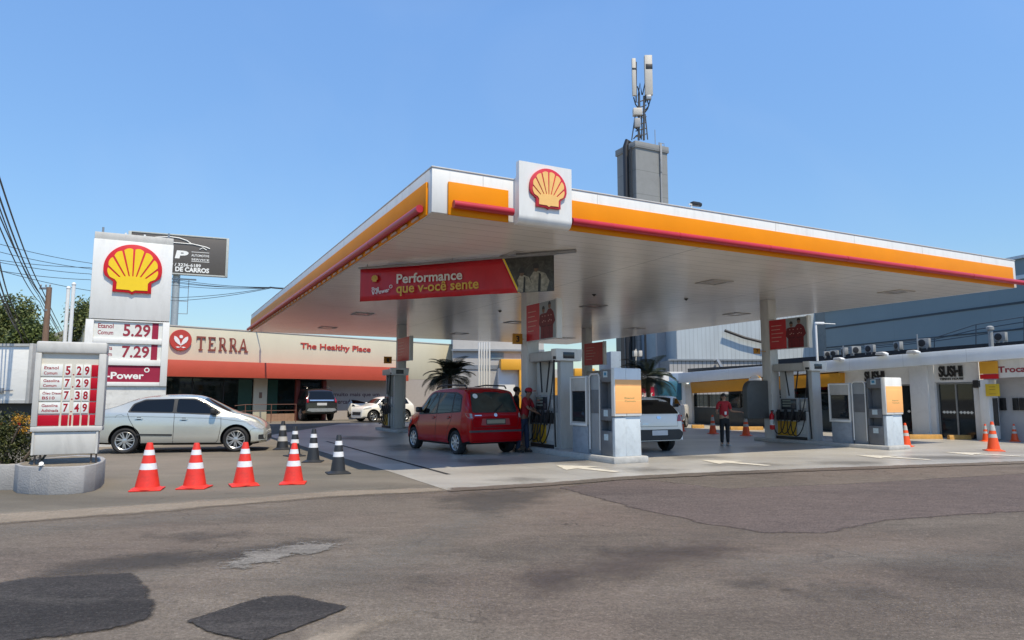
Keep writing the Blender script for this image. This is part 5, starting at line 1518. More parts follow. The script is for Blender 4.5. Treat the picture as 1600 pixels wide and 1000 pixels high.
# wall pieces round the openings
def seg(px0, px1, z0, z1, m, nm, y0=0, y1=.3, at_y=640, bev=.006):
    x0, x1 = sx(px0, at_y)[0], sx(px1, at_y)[0]
    mb = MB(); mb.box(x0, x1, y0, y1, z0, z1 if z1 is not None else zc(x0) - .0, bev); return obj(nm, mb, m, sr)
def segz(px0, px1, pyt, pyb, m, nm, off=0.0, y1=.3, bev=.004):
    x0, x1 = sx(px0, (pyt + pyb) / 2, off)[0], sx(px1, (pyt + pyb) / 2, off)[0]
    xm = (px0 + px1) / 2
    mb = MB(); mb.box(x0, x1, -off, y1, sx(xm, pyb, off)[1], sx(xm, pyt, off)[1], bev); return obj(nm, mb, m, sr)
segz(1046, 1069, 583, 669, m_sblue, "end_wall", .2)
seg(1069, 1083, 0, sx(1080, 600)[1], m_sgrey, "pier", -.1)
# dark deep store front under the yellow awning
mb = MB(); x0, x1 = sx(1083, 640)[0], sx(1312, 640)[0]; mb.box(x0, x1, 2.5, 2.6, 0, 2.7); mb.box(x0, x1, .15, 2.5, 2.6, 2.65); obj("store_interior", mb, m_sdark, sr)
rnd = random.Random(3)
for i in range(5):
    z = .5 + .33 * i
    mb = MB(); mb.box(x0 + .4, x1 - .4, 1.85, 2.2, z - .025, z + .001, mi=3)
    x = x0 + .5
    while x < x1 - .5:
        w = rnd.uniform(.08, .3)
        if rnd.random() < .6: mb.box(x, x + w, 1.9, 2.1, z, z + rnd.uniform(.1, .25), .01, mi=rnd.choice((0, 0, 1, 2, 3)))
        x += w + rnd.uniform(.05, .3)
    obj("stocked_shelf", mb, [m_goods[0], m_goods[1], m_red_s, m_sdark], sr)
mb = MB(); mb.box(x0 + .01, x1 - .01, .10, .12, 0.95, sx(1130, 616)[1]); obj("shop_window", mb, glass_mat("store_glass", (.012, .02, .024), .45), sr)
mb = MB(); mb.box(x0 + .01, x1 - .01, .06, .14, 0.02, .93, .01); obj("window_base", mb, M("dark_teal_panel", (.022, .034, .042), .35, var=.15, lines=((0, .5, .02),)), sr)
mb = MB()
for i in range(9):
    x = x0 + .03 + (x1 - x0 - .09) * i / 8; mb.box(x, x + .05, .045, .098, .94, sx(1130, 616)[1])
obj("window_frame", mb, m_black, sr)
ya, yb2 = sx(1078, 597, .3), sx(1312, 582.5, .3); yc, yd = sx(1081, 614.5, .3), sx(1312, 603, .3)
mb = MB(); mb.prism([(yc[0], yc[1]), (yd[0], yd[1]), (yb2[0], min(yb2[1], zc(yb2[0]))), (ya[0], min(ya[1], zc(ya[0])))], -.3, .08, bev=.02); obj("yellow_awning", mb, M("awning_yellow", (.60, .27, .015), .5, var=.06), sr)
# arched shop sign on the awning
c_ = sx(1180, 594, .4); r = sx(1189, 594, .4)[0] - sx(1171, 594, .4)[0]; r /= 2
mb = MB(); mb.prism([(c_[0] + r * math.cos(k), c_[1] + r * .62 * math.sin(k)) for k in [math.pi * i / 16 for i in range(17)]], -.42, -.31); ar = obj("arched_sign", mb, m_pyel, sr)
mb = MB(); mb.prism([(c_[0] - r * 1.05, c_[1] - .16), (c_[0] + r * 1.05, c_[1] - .16), (c_[0] + r * 1.05, c_[1] + .10), (c_[0] - r * 1.05, c_[1] + .10)], -.44, -.33, bev=.03); obj("sign_strip", mb, m_wpan, ar)
mb = MB(); mb.prism([(c_[0] + r * .7 * math.cos(k), c_[1] + .11 + r * .36 * math.sin(k)) for k in [math.pi * i / 12 for i in range(13)]], -.425, -.421); obj("sign_mark", mb, m_wpan, ar)
# sushi unit one, pillar, sushi unit two
xa1, xb1 = sx(1312, 620)[0], sx(1424, 620)[0]
mb = MB(); z_s = sx(1380, 601)[1]; mb.prism([(xa1, z_s), (xb1, z_s), (xb1, zc(xb1)), (xa1, zc(xa1))], .0, .25); obj("signboard", mb, m_sgrey, sr)
seg(1312, 1318, 0, z_s - .002, m_sgrey, "pier")
def sushi(px0, px1, py0, py1, sub=None):
    a = sx(px0, py1); b_ = sx(px1, py0)
    xm = (px0 + px1) / 2
    za, zb_ = sx(xm, py1)[1], sx(xm, py0)[1]
    # heavy block letters; the tops of the middle letters dip, as on the sign
    L_ = b_[0] - a[0]
    text(sr, "SUSHI", a[0], b_[0], za, zb_, -.01, m_black, .035, .04)
    if sub:
        text(sr, sub, a[0] + L_ * .0, b_[0], sx(xm, py1 + 4.6)[1], sx(xm, py1 + 1.2)[1], -.01, m_black, .05)
sushi(1352, 1382, 580, 596)
def doorway(px0, px1, pyt, nm):
    x0, x1 = sx(px0, 640)[0], sx(px1, 640)[0]
    zt = sx((px0 + px1) / 2, pyt)[1]
    mb = MB(); mb.box(x0 + .01, x1 - .01, .14, .16, .03, zt - .01); o = obj("glass_door", mb, glass_mat("sushi_glass", (.02, .024, .026), .12), sr)
    mb = MB(); mb.box(x0, x0 + .07, .10, .139, .0, zt, .004); mb.box(x1 - .07, x1, .10, .139, 0, zt, .004); mb.box(x0 + .07, x1 - .07, .10, .139, zt - .06, zt); mb.box((x0 + x1) / 2 - .03, (x0 + x1) / 2 + .03, .11, .139, 0, zt - .06); obj("door_frame", mb, m_post, o)
    mb = MB()
    n = 9
    for i in range(n):
        x = x0 + .2 + (x1 - x0 - .4) * i / (n - 1)
        if i != 4:
            mb.prism([(x - .07, .93), (x, .87), (x + .07, .93), (x, .99)], .134, .1385)
    obj("safety_mark", mb, m_wplate, o)
    mb = MB(); mb.box(x0, x1, .8, .9, 0, zt); obj("dark_room", mb, m_sdark, o)
doorway(1318, 1424, 601, "a"); doorway(1463, 1523, 597.5, "b")
segz(1423, 1450, 572, 682, m_sgrey, "pillar", .12)
seg(1450, 1463, 0, None, m_sgrey, "pier", -.02)
x0, x1 = sx(1450, 620)[0], sx(1532, 620)[0]
mb = MB(); z_s2 = sx(1490, 597)[1]; mb.prism([(x0, z_s2), (x1, z_s2), (x1, zc(x1)), (x0, zc(x0))], -.02 + .03, .25); obj("signboard", mb, m_sgrey, sr)
sushi(1468, 1504, 571.5, 589, "TEMAKI HOUSE")
seg(1523, 1538, 0, z_s2 - .002, m_sgrey, "pier")
mb = MB(); a = sx(1523, 604); mb.box(a[0] + .05, a[0] + .35, -.2, -.003, a[1] - .05, a[1] + .22, .03); obj("wall_speaker", mb, m_black, sr)
segz(1532, 1546, 593, 686, m_wpan, "white_column", .2)
segz(1530, 1558, 564.5, 584, m_pyel, "yellow_panel", .22, -.16); segz(1531, 1559, 584.6, 592, m_red_s, "red_panel", .22, -.16)
x0, x1 = sx(1558, 575, .1)[0], xR
mb = MB(); zt0 = sx(1580, 590, .1)[1]; mb.prism([(x0 + .01, zt0), (x1, zt0 + .1), (x1, zc(x1)), (x0 + .01, zc(x0))], -.1, .25); obj("signboard", mb, m_wpan, sr)
a = sx(1559.5, 582, .1); x2 = sx(1603, 575, .1)[0]
text(sr, "Troca", a[0], x2, sx(1580, 582, .1)[1], sx(1580, 572, .1)[1], -.106, M("print_wine", (.30, .03, .05), .5), .03)
x0 = sx(1546, 640)[0]
mb = MB(); mb.box(x0, xR, .5, .7, 0, 3.0); obj("bay_wall", mb, M("bay_grey", (.44, .44, .45), .7, var=.06, scale=1.5, stain=.2), sr)
segz(1546.5, 1559, 622, 665, m_sdark, "poster_strip", .01, .04)
for (q0, q1) in ((1562, 1571), (1582, 1590), (1592, 1601)):
    segz(q0, q1, 622, 641, m_black, "wall_frame", -.44, .49)
ys = thing("notice_sign", "square yellow notice sign hanging beside the white column at the shop row", "sign", SP_, SA)
a = sx(1541, 619, .25); b_ = sx(1561, 599, .25)
mb = MB(); mb.box(a[0], b_[0], -.27, -.235, sx(1551, 619, .25)[1], sx(1551, 600, .25)[1], .005); obj("plate", mb, M("notice_yellow", (.66, .46, .03), .5, var=.06), ys)
mb = MB()
for k in range(3):
    z = sx(1551, 604 + 4 * k + (k == 2) * 3, .25)[1]; mb.box(a[0] + .12, b_[0] - .12, -.2735, -.2705, z - .02, z)
obj("print_lines", mb, M("print_brown", (.35, .22, .03), .6), ys)
# low roof and what stands on it
zr = 3.05
mb = MB(); mb.box(xL, xR, .0 + .31, 7, zr - .2, zr); obj("roof", mb, M("roof_dark", (.055, .055, .055), .9, var=.3), sr)
zledge = lambda px, py: sx(px, py, -3.0)[1]
mb = MB(); a = sx(1285, 558, -3); b_ = sx(1620, 533, -3); mb.prism([(a[0] - 4, zr + .0), (xR, zr), (xR, lerp_z((a[0], a[1] + .05), (b_[0], b_[1] + .05), xR)), (a[0] - 4, a[1] + .03)], 3.0, 3.3); obj("roof_upstand", mb, M("roof_upstand_black", (.03, .03, .032), .8, var=.3), sr)
# big wall
VP_ = Vector((23.7, 34.0, 0)); VA = math.atan2(-.963, .27); vq = Plane(VP_, VA)
vx = lambda x, y: vq.at(x, y)
m_big = M("big_wall_bluegrey", (.175, .232, .255), .6, var=.05, scale=.5, lines=((0, 6.0, .02),), lineamt=.15)
bw = thing("warehouse", "huge plain blue grey warehouse wall behind the shop row", "building", VP_, VA)
zt_ = vx(1590, 405)[1]; zs2 = vx(1590, 434)[1]
xl_ = vx(1290, 510)[0]; xr2 = vx(1900, 500)[0]
mb = MB(); mb.box(xl_, xr2, 0, 12, 0, zt_); obj("wall", mb, m_big, bw)
m_wl = M("wall_trim_pale", (.50, .57, .62), .5)
mb = MB(); mb.box(xl_ - .1, xr2, -.12, .3, zt_ + .002, zt_ + .14); mb.box(xl_, xr2, -.10, -.002, zs2 - .09, zs2 + .09); obj("pale_trim", mb, m_wl, bw)
zg = vx(1450, 492)[1]
mb = MB(); mb.box(xl_, xr2, -.03, -.001, zg - .05, zg + .05); mb.box(xl_, xr2, -.03, -.001, vx(1450, 528)[1] - .03, vx(1450, 528)[1] + .03); obj("dark_groove", mb, M("groove_dark", (.035, .048, .06), .6), bw)
mb = MB(); mb.box(xl_ - 1.6, xl_ - .01, .2, 8, 0, zt_ - .5); obj("stair_block", mb, M("stair_block_grey", (.16, .19, .2), .6, var=.15), bw)
# roof units
rnd = random.Random(6)
def roof_pt(px, py, back=3.1):
    x, z = sx(px, py, -back)
    P = sq.P + sq.x * x - sq.n * back
    return Vector((P.x, P.y, z))
m_ac = M("ac_white", (.27, .28, .28), .5, var=.16, scale=6, stain=.45, stain_scale=5)
ac_src = None
for i, (px, py, s_) in enumerate(((1293, 558, .55), (1304, 557, .58), (1320, 555, .7), (1337, 553, .7), (1360, 551, .7), (1404, 546, .66), (1444, 543, .75), (1564, 533, .66))):
    p = roof_pt(px, py)
    lbl = "white air conditioner outdoor unit in the row on the shop roof"
    if ac_src is None:
        t = thing("air_conditioner", lbl, "air conditioner", p, SA, "roof air conditioners"); ac_src = t
        mb = MB(); mb.box(-.32, .32, -.13, .13, 0, .5, .015); obj("casing", mb, m_ac, t)
        mb = MB(); mb.lathe([(.20, 0), (.20, .02), (.17, .025), (.05, .03)], 20, mat4=Matrix.Translation((-.06, -.131, .25)) @ Matrix.Rotation(R(90), 4, 'X')); obj("fan_grille", mb, m_black, t)
        for x in (-.25, .2):
            mb = MB(); mb.box(x, x + .05, -.18, .2, -.12, -.002); obj("bracket", mb, m_post, t)
    else:
        t = copy_tree(ac_src); t.location = p
    t.scale = (s_, s_, s_); t.rotation_euler.z = SA + (R(65), R(20), R(-30), R(70), 0, R(-20), R(10), 0)[i]
rl = thing("roof_railing", "thin dark railing along the shop roof's right end", "railing", (0, 0, 0))
mb = MB()
pts = [(1290, 552), (1340, 546), (1400, 540), (1460, 533), (1525, 524), (1600, 512), (1660, 503)]
for dz in (0, 9, 17):
    mb.tube([roof_pt(x, y - (dz if x > 1500 else dz * .3), 3.6) for x, y in pts], .018, 6)
for x, y in pts:
    mb.tube([roof_pt(x, y - (17 if x > 1500 else 6), 3.6), roof_pt(x, y + 22, 3.6)], .02, 6)
obj("rails", mb, M("rail_dark_blue", (.06, .075, .09), .5), rl)
for px, top, bot, lab in ((1549, 511, 541, "stubby white vent pipe with a cap standing on the shop roof"), (1318, 540, 558, "thin white vent tube beside the roof air conditioners"), (1434, 522, 545, "slim white stand pipe rising left of the last air conditioners")):
    p = roof_pt(px, bot, 2.4); q = roof_pt(px, top, 2.4)
    t = thing("vent_pipe", lab, "pipe", p, 0, "roof vent pipes")
    r_ = .085 if px == 1549 else .03
    mb = MB(); mb.tube([(0, 0, -.4), (0, 0, q.z - p.z)], r_, 10)
    if px == 1549: mb.lathe([(.11, q.z - p.z - .12), (.13, q.z - p.z - .1), (.13, q.z - p.z), (.06, q.z - p.z + .05)], 12)
    obj("pipe", mb, m_ac if px == 1549 else m_post, t)
for px, py, lab in ((1379, 553.5, "white flood lamp on the fascia edge below the air conditioners"), (1428, 551, "grey flood lamp on the fascia edge left of the second sushi sign"), (1312, 562, "small white lamp on the fascia edge left of the first sushi sign")):
    x, z = sx(px, py, .35); P = sq.P + sq.x * x + sq.n * .35
    t = thing("flood_lamp", lab, "lamp", (P.x, P.y, z), SA, "flood lamps on the fascia")
    mb = MB(); mb.prism([(-.22, -.02), (.2, -.06), (.24, .02), (.1, .09), (-.18, .08)], -.16, .06, bev=.02); obj("housing", mb, m_wpan, t)
    mb = MB(); mb.box(-.03, .03, .0, .3, -.08, -.0, .005); obj("arm", mb, m_post, t)
p = roof_pt(1277, 560, 1.0)
t = thing("lamp_mast", "pale mast with a street lamp head right of the right poster", "lamp", (p.x, p.y, 2.9), 0)
zt2 = roof_pt(1277, 505, 1.0).z - 2.9
mb = MB(); mb.tube([(0, 0, 0), (0, 0, zt2)], .055, 8); obj("mast", mb, m_wpan, t)
mb = MB(); mb.box(-.05, .38, -.08, .08, zt2 - .05, zt2 + .06, .03); mb.tube([(.3, 0, zt2), (.9, 0, zt2 - .03)], .02, 6); obj("lamp_head", mb, m_wpan, t)
p = D(1158, 574, 37); t = thing("roof_ventilator", "white roof ventilator box with dark louvres left of the right column", "ventilator", (p.x, p.y, p.z - .3), R(-10)); mb = MB(); mb.box(-.30, .45, -.3, .3, 0, .38, .08); mb.box(.48, .85, -.3, .3, 0, .4, .06); obj("housing", mb, m_wpan, t)
mb = MB(); mb.box(-.22, .06, -.315, -.301, .06, .26); mb.box(.12, .38, -.315, -.301, .06, .26); obj("louvre", mb, m_black, t)
mb = MB(); mb.tube([(0, 0, -3), (0, 0, -.002)], .06, 6); obj("support", mb, m_post, t)
stop(1081, 1100, 669, "short yellow wheel stop left of the woman, at the yellow shopfront"); stop(1141, 1192, 672, "yellow wheel stop right of the woman, at the yellow shopfront")
stop(1420, 1471, 686, "yellow wheel stop before the dark sushi doors, left of its neighbour"); stop(1482, 1516, 687, "yellow wheel stop before the second sushi door, nearest the white column")
# ================================================================== CONES
m_co = M("cone_orange", (.70, .034, .018), .45, var=.10, scale=6, stain=.5, stain_scale=9, stain_col=(.25, .04, .03))
m_co2 = M("cone_orange_red", (.78, .085, .012), .45, var=.08, scale=6)
m_cb = M("cone_black", (.022, .024, .028), .5, var=.2)
m_cw = M("cone_band", (.72, .73, .76), .4, var=.10, scale=12, stain=.35, stain_scale=10, stain_col=(.4, .38, .36))
m_cw2 = M("cone_band_grimy", (.46, .45, .43), .5, var=.15, scale=12)
def cone(label, P, h, mbody, mband, group, br=.19, tr=.045, base=.46, src=None, rot=0.0, bands=((.44, .57), (.74, .85))):
    if src is not None:
        t = copy_tree(src); t.location = P; t['label'] = label; t['group'] = group; t.rotation_euler = (0, 0, rot); t.scale = (h / .75,) * 3
        return t
    t = thing("traffic_cone", label, "traffic cone", P, rot, group)
    R_ = lambda f: br + (tr - br) * f
    z0 = .045
    mb = MB(); mb.box(-base / 2, base / 2, -base / 2, base / 2, .004, .03, .012); mb.lathe([(br + .05, .03), (br + .02, .045), (R_(.06), .06), (R_(.5), .39), (R_(.985), .73), (R_(1) - .005, .75), (R_(1) - .02, .752), (R_(1) - .02, .70)], 28); obj("body", mb, mbody, t)
    for f0, f1 in bands:
        mb = MB(); mb.lathe([(R_(f0) + .003, f0 * .75), (R_(f1) + .003, f1 * .75)], 28, cap=False); obj("band", mb, mband, t)
    t.scale = (h / .75,) * 3
    return t
first = cone("orange cone with two white bands nearest the price board", G(230, 766), .75, m_co, m_cw, "orange cones along the lot edge", rot=.3)
cone("orange cone in front of the silver car's doors, second from the price board", G(304, 763), .73, 0, 0, "orange cones along the lot edge", src=first, rot=.1)
cone("orange cone in front of the silver car's front wheel", G(381, 759), .72, 0, 0, "orange cones along the lot edge", src=first, rot=.5)
cone("orange cone hiding part of a black cone, past the silver car's nose", G(458, 756), .69, 0, 0, "orange cones along the lot edge", src=first, rot=.2)
fb_ = cone("black cone with white bands nearest the road", G(528, 740), .74, m_cb, m_cw, "black cones by the forecourt", br=.15, base=.44, rot=.4)
cone("black cone with white bands, second nearest the road", G(489, 722), .75, 0, 0, "black cones by the forecourt", src=fb_, rot=.1)
cone("black cone partly hidden behind an orange cone", G(460, 713), .74, 0, 0, "black cones by the forecourt", src=fb_, rot=.7)
fk = cone("black cone with grimy bands beside the silver car's bumper", G(441, 702.5), .80, m_cb, m_cw2, "black cones by the forecourt", br=.16, base=.44, rot=.2, bands=((.30, .46), (.68, .84)))
fr_ = cone("orange cone standing before the left wheel stop at the yellow shopfront", G(1114, 678), .75, m_co2, m_cw2, "orange cones by the shops", br=.15, tr=.035, base=.40, bands=((.46, .58), (.70, .90)))
for lab, px, py, h, g in (("orange cone right of the woman in the red shirt", 1166, 681, .76, 0), ("orange cone beside the white pickup's door", 1065, 674, .70, 0), ("orange cone just right of the right price totem", 1416, 698, .70, 0),
                          ("largest orange cone near the right edge of the forecourt", 1553, 705, .80, 0), ("orange cone behind the largest right-hand cone, by the white column", 1541, 690, .58, 0), ("orange cone farthest right, before the grey bay", 1586, 690, .58, 0)):
    cone(lab, G(px, py), h, 0, 0, "orange cones by the shops", src=fr_, rot=px * .37)
# red bucket by the left pump
p = G(601, 671)
t = thing("red_bucket", "dark red fire bucket box beside the left pump island", "bucket", p, R(20)); mb = MB(); mb.lathe([(.10, 0), (.115, .42), (.12, .44), (.105, .44), (.09, .05)], 18); obj("pail", mb, M("bucket_red", (.30, .02, .03), .5, var=.2), t)
mb = MB(); mb.tube([(-.115, 0, .42), (-.06, -.05, .50), (.06, -.05, .50), (.115, 0, .42)], .008, 5); obj("handle", mb, m_post, t)
# ================================================================== CARS (local x forward, z up, origin under the middle)
def paint(name, col, metal=0.0, rough=.25):
    return M(name, col, rough, metal, var=.03, scale=2, coat=.8)
m_cglass = M("car_glass", (.006, .007, .008), .04, var=.1, scale=2, spec=.35)
m_tyre = M("tyre", (.014, .014, .015), .75, var=.2)
m_alloy = M("alloy", (.50, .51, .52), .3, .7, var=.1)
m_trim = M("black_trim", (.02, .021, .023), .55, var=.15)
m_under = M("underbody", (.008, .008, .008), .9)
m_tail = M("tail_lamp_red", (.30, .01, .015), .12, var=.15, scale=20, coat=.6)
m_lamp2 = M("lamp_clear", (.52, .54, .56), .10, .3, var=.35, scale=25, coat=.6)
m_chrome = M("chrome", (.62, .62, .62), .15, .9)
m_plate = M("plate_grey", (.55, .56, .57), .5, var=.08)
m_plate_d = M("plate_beige", (.30, .27, .19), .5, var=.15, scale=30)
m_gap = M("panel_gap", (.02, .02, .02), .8)
def interp(pts, x):
    if x <= pts[0][0]: return pts[0][1]
    for (a, za), (b, zb) in zip(pts, pts[1:]):
        if x <= b:
            return za + (zb - za) * (x - a) / (b - a) if b > a else zb
    return pts[-1][1]
def smooth_poly(pts, it=3):
    """corner cutting, ends kept"""
    for _ in range(it):
        q = [pts[0]]
        for a, b in zip(pts, pts[1:]):
            q += [(a[0] * .75 + b[0] * .25, a[1] * .75 + b[1] * .25), (a[0] * .25 + b[0] * .75, a[1] * .25 + b[1] * .75)]
        q.append(pts[-1]); pts = q
    return pts
class Car:
    def __init__(s, name, label, P, ang, sp, mp, group=None, cat="car"):
        s.t = thing(name, label, cat, P, ang, group); s.sp = sp
        top = smooth_poly(sp['top'], 2); bot = sp['bot']; W = sp['W'] / 2
        bx, fx = top[0][0], top[-1][0]
        xs = []
        acc = 0
        # stations along the top profile by arc length
        seglen = [math.dist(a, b) for a, b in zip(top, top[1:])]
        tot = sum(seglen); n = sp.get('n', 74)
        for k in range(n + 1):
            d = tot * k / n; i = 0
            while i < len(seglen) - 1 and d > seglen[i]: d -= seglen[i]; i += 1
            f = d / seglen[i] if seglen[i] else 0
            xs.append((top[i][0] + (top[i + 1][0] - top[i][0]) * f, top[i][1] + (top[i + 1][1] - top[i][1]) * f))
        st = []
        last = -99
        for x, z in xs:
            x = max(x, last + .0015); last = x; st.append((x, z))
        plan = sp.get('plan') or [(bx, .84), (bx + .12, .93), (bx + .5, .985), (bx + 1.2, 1), (fx - 1.3, 1), (fx - .6, .97), (fx - .25, .90), (fx - .06, .78), (fx, .66)]
        tum = sp.get('tum', .70)
        v, f = [], []
        rings = []
        for x, zt in st:
            w = W * interp(plan, x)
            zb = interp(bot, x)
            zbl = interp(sp['belt'], x)
            zs = min(zbl, zt - .03)
            zs = max(zs, zb + .02); zt = max(zt, zs + .015)
            k = min(1, max(0, (zt - zs) / .42)); k = k * k * (3 - 2 * k)
            wr = w * (.93 * (1 - k) + tum * k)
            cr = .012 + .05 * k
            half = [(0, zb), (w * .55, zb), (w * .86, zb + .0), (w * .955, zb + .05)]
            for g in (.16, .3, .45, .6, .72, .84, .93, 1.0):
                yy = w * (.975 + .025 * math.sin(math.pi * min(1, g * .98) ** .8) - .022 * max(0, g - .72) / .28)
                half.append((yy, zb + (zs - zb) * g))
            y0_, zr = half[-1][0], zt - cr
            if zr < zs: zr = zs + (zt - zs) * .5
            for g in (.12, .3, .5, .7, .86, .96):
                bow = .012 * k * math.sin(math.pi * g)
                half.append((y0_ + (wr - y0_) * g + bow, zs + (zr - zs) * g))
            for g in (.0, .06, .16, .32, .52, .75, 1.0):
                yy = wr * (1 - g); q = yy / wr
                half.append((yy * (1 if g else .995), zr + (zt - zr) * (1 - q ** 2.4) + (0 if g else (zr - zs) * .0)))
            ring = [(x, y, z) for y, z in half] + [(x, -y, z) for y, z in half[-2:0:-1]]
            rings.append(len(v)); v += ring
        m_ = len(ring)
        for a, b in zip(rings, rings[1:]):
            for k in range(m_):
                f.append((a + k, b + k, b + (k + 1) % m_, a + (k + 1) % m_))
        f.append(tuple(range(rings[0], rings[0] + m_))); f.append(tuple(reversed(range(rings[-1], rings[-1] + m_))))
        bm = bmesh.new()
        vs = [bm.verts.new(p) for p in v]
        for q in f:
            bm.faces.new([vs[i] for i in q])
        bmesh.ops.recalc_face_normals(bm, faces=bm.faces[:])
        s.bvh = BVHTree.FromBMesh(bm)
        for fc in bm.faces:
            if fc.normal.z < -.75: fc.material_index = 1
        me = bpy.data.meshes.new("body"); bm.to_mesh(me); bm.free()
        me.materials.append(mp); me.materials.append(m_under)
        o = bpy.data.objects.new("body", me); C.objects.link(o)
        # wheel arches cut by boolean
        cuts = []
        for wx in sp['wheels']:
            for sd in (1, -1):
                c = MB(); r = sp['r'] + sp.get('archgap', .055)
                c.lathe([(r, -.2), (r, .26)], 36, mat4=Matrix.Translation((wx, sd * (W + .0), sp['r'] + .02)) @ Matrix.Rotation(R(90 * sd), 4, 'X') , mi=1)
                cm = bpy.data.meshes.new("cut"); c.bm.to_mesh(cm); c.bm.free()
                cm.materials.append(mp); cm.materials.append(m_under)
                co = bpy.data.objects.new("cut", cm); C.objects.link(co); cuts.append(co)
                md = o.modifiers.new("b", 'BOOLEAN'); md.operation = 'DIFFERENCE'; md.object = co; md.solver = 'EXACT'
        dg = bpy.context.evaluated_depsgraph_get()
        nm = bpy.data.meshes.new_from_object(o.evaluated_get(dg))
        bpy.data.objects.remove(o)
        for c in cuts: bpy.data.objects.remove(c)
        if len(nm.materials) == 0:
            nm.materials.append(mp); nm.materials.append(m_under)
        nm.polygons.foreach_set("use_smooth", [True] * len(nm.polygons)); nm.set_sharp_from_angle(angle=R(sp.get('sharp', 32)))
        s.body = bpy.data.objects.new("body", nm); C.objects.link(s.body); s.body.parent = s.t
        s.W = W
        for wx in sp['wheels']:
            for sd in (1, -1):
                s.wheel(wx, sd)
    def wheel(s, wx, sd):
        r = s.sp['r']; wd = .20
        yo = sd * (s.W - .015)
        M4 = Matrix.Translation((wx, yo, r)) @ Matrix.Rotation(R(-90 * sd), 4, 'X')   # local z outward
        rr = r * s.sp.get('rimf', .66)
        mb = MB(); mb.lathe([(rr, -.03), (rr + .02, -.012), (r * .86, .0), (r * .95, -.015), (r, -.05), (r, -wd + .03), (r * .93, -wd), (rr, -wd)], 36, mat4=M4, cap=False)
        w = obj("wheel", mb, m_tyre, s.t)
        mb = MB()
        mb.lathe([(rr + .004, -.025), (rr - .004, -.018), (rr * .91, -.03), (rr * .88, -.10)], 36, mat4=M4, cap=False)
        ns = s.sp.get('spokes', 7)
        for k in range(ns):
            for tw in (s.sp.get('twin') or [0]):
                a = 2 * math.pi * k / ns + tw
                q = s.sp.get('swirl', 0.0)
                i0, i1 = .12 * r, rr * .93
                sw = s.sp.get('spw', .022)
                pts = [(i0 * math.cos(a - .0) - sw * math.sin(a), i0 * math.sin(a) + sw * math.cos(a)), (i1 * math.cos(a + q) - sw * .8 * math.sin(a), i1 * math.sin(a + q) + sw * .8 * math.cos(a)),
                       (i1 * math.cos(a + q) + sw * .8 * math.sin(a), i1 * math.sin(a + q) - sw * .8 * math.cos(a)), (i0 * math.cos(a) + sw * math.sin(a), i0 * math.sin(a) - sw * math.cos(a))]
                mb.prism(pts, -.055, -.024, axis='z', mat4=M4)
        mb.lathe([(.065, -.06), (.06, -.018), (.03, -.012), (.0, -.012)], 16, mat4=M4)
        rm = obj("rim", mb, [m_alloy], w)
        mb = MB(); mb.lathe([(rr * .885, -.101), (.0, -.101)], 24, mat4=M4, cap=False); obj("brake_shade", mb, m_trim, w)
    def decal(s, name, m, poly, side, th=.006, parent=None, step=.07, skirt=True):
        ax = {'L': (0, 2), 'R': (0, 2), 'B': (1, 2), 'F': (1, 2), 'T': (0, 1)}[side]
        d = {'L': Vector((0, -1, 0)), 'R': Vector((0, 1, 0)), 'B': Vector((1, 0, 0)), 'F': Vector((-1, 0, 0)), 'T': Vector((0, 0, -1))}[side]
        bm = bmesh.new()
        def P3(p):
            q = [0, 0, 0]; q[ax[0]] = p[0]; q[ax[1]] = p[1]; return Vector(q)
        fc = bm.faces.new([bm.verts.new(P3(p)) for p in poly])
        for i in (0, 1):
            lo, hi = min(p[i] for p in poly), max(p[i] for p in poly)
            n = int((hi - lo) / step)
            for k in range(1, n + 1):
                c = lo + (hi - lo) * k / (n + 1)
                co = [0, 0, 0]; co[ax[i]] = c; no = [0, 0, 0]; no[ax[i]] = 1
                bmesh.ops.bisect_plane(bm, geom=bm.verts[:] + bm.edges[:] + bm.faces[:], plane_co=co, plane_no=no)
        bad = []
        for v in bm.verts:
            h = s.bvh.ray_cast(v.co - d * 6, d)
            if h[0] is None: bad.append(v)
            else: v.co = h[0] - d * th
        if bad: bmesh.ops.delete(bm, geom=bad, context='VERTS')
        if not bm.faces:
            bm.free(); return None
        bmesh.ops.recalc_face_normals(bm, faces=bm.faces[:])
        sm = sum((f.normal for f in bm.faces), Vector())
        if sm.dot(d) > 0: bmesh.ops.reverse_faces(bm, faces=bm.faces[:])
        if skirt:
            be = [e for e in bm.edges if e.is_boundary]
            r = bmesh.ops.extrude_edge_only(bm, edges=be)
            bmesh.ops.translate(bm, vec=d * (th + .012), verts=[g for g in r['geom'] if isinstance(g, bmesh.types.BMVert)])
        mb = MB(); mb.bm.free(); mb.bm = bm
        return obj(name, mb, m, parent or s.t, angle=40)
    def both(s, name, m, poly, th=.006, step=.07):
        return [s.decal(name, m, poly, sd, th, step=step) for sd in ('L', 'R')]
    def mirror(s, x, z, m, out=.10):
        for sd in (1, -1):
            h = s.bvh.ray_cast(Vector((x, sd * 4, z)), Vector((0, -sd, 0)))
            y = abs(h[0].y) if h[0] else s.W
            mb = MB(); mb.box(x - .07, x + .08, sd * (y + .03), sd * (y + .03 + out * 1.9), z, z + .15, .04, seg=3); mb.box(x - .02, x + .05, sd * (y - .02), sd * (y + .06), z + .0, z + .05, .01); obj("mirror", mb, m, s.t)
    def handle(s, x, z, m):
        for sd in ('L', 'R'):
            s.decal("door_handle", m, rpoly([(x, z), (x + .19, z), (x + .19, z + .035), (x, z + .035)], .012), sd, .026)
            s.decal("handle_recess", m_gap, rpoly([(x + .04, z - .025), (x + .15, z - .025), (x + .15, z + .05), (x + .04, z + .05)], .02), sd, .003)
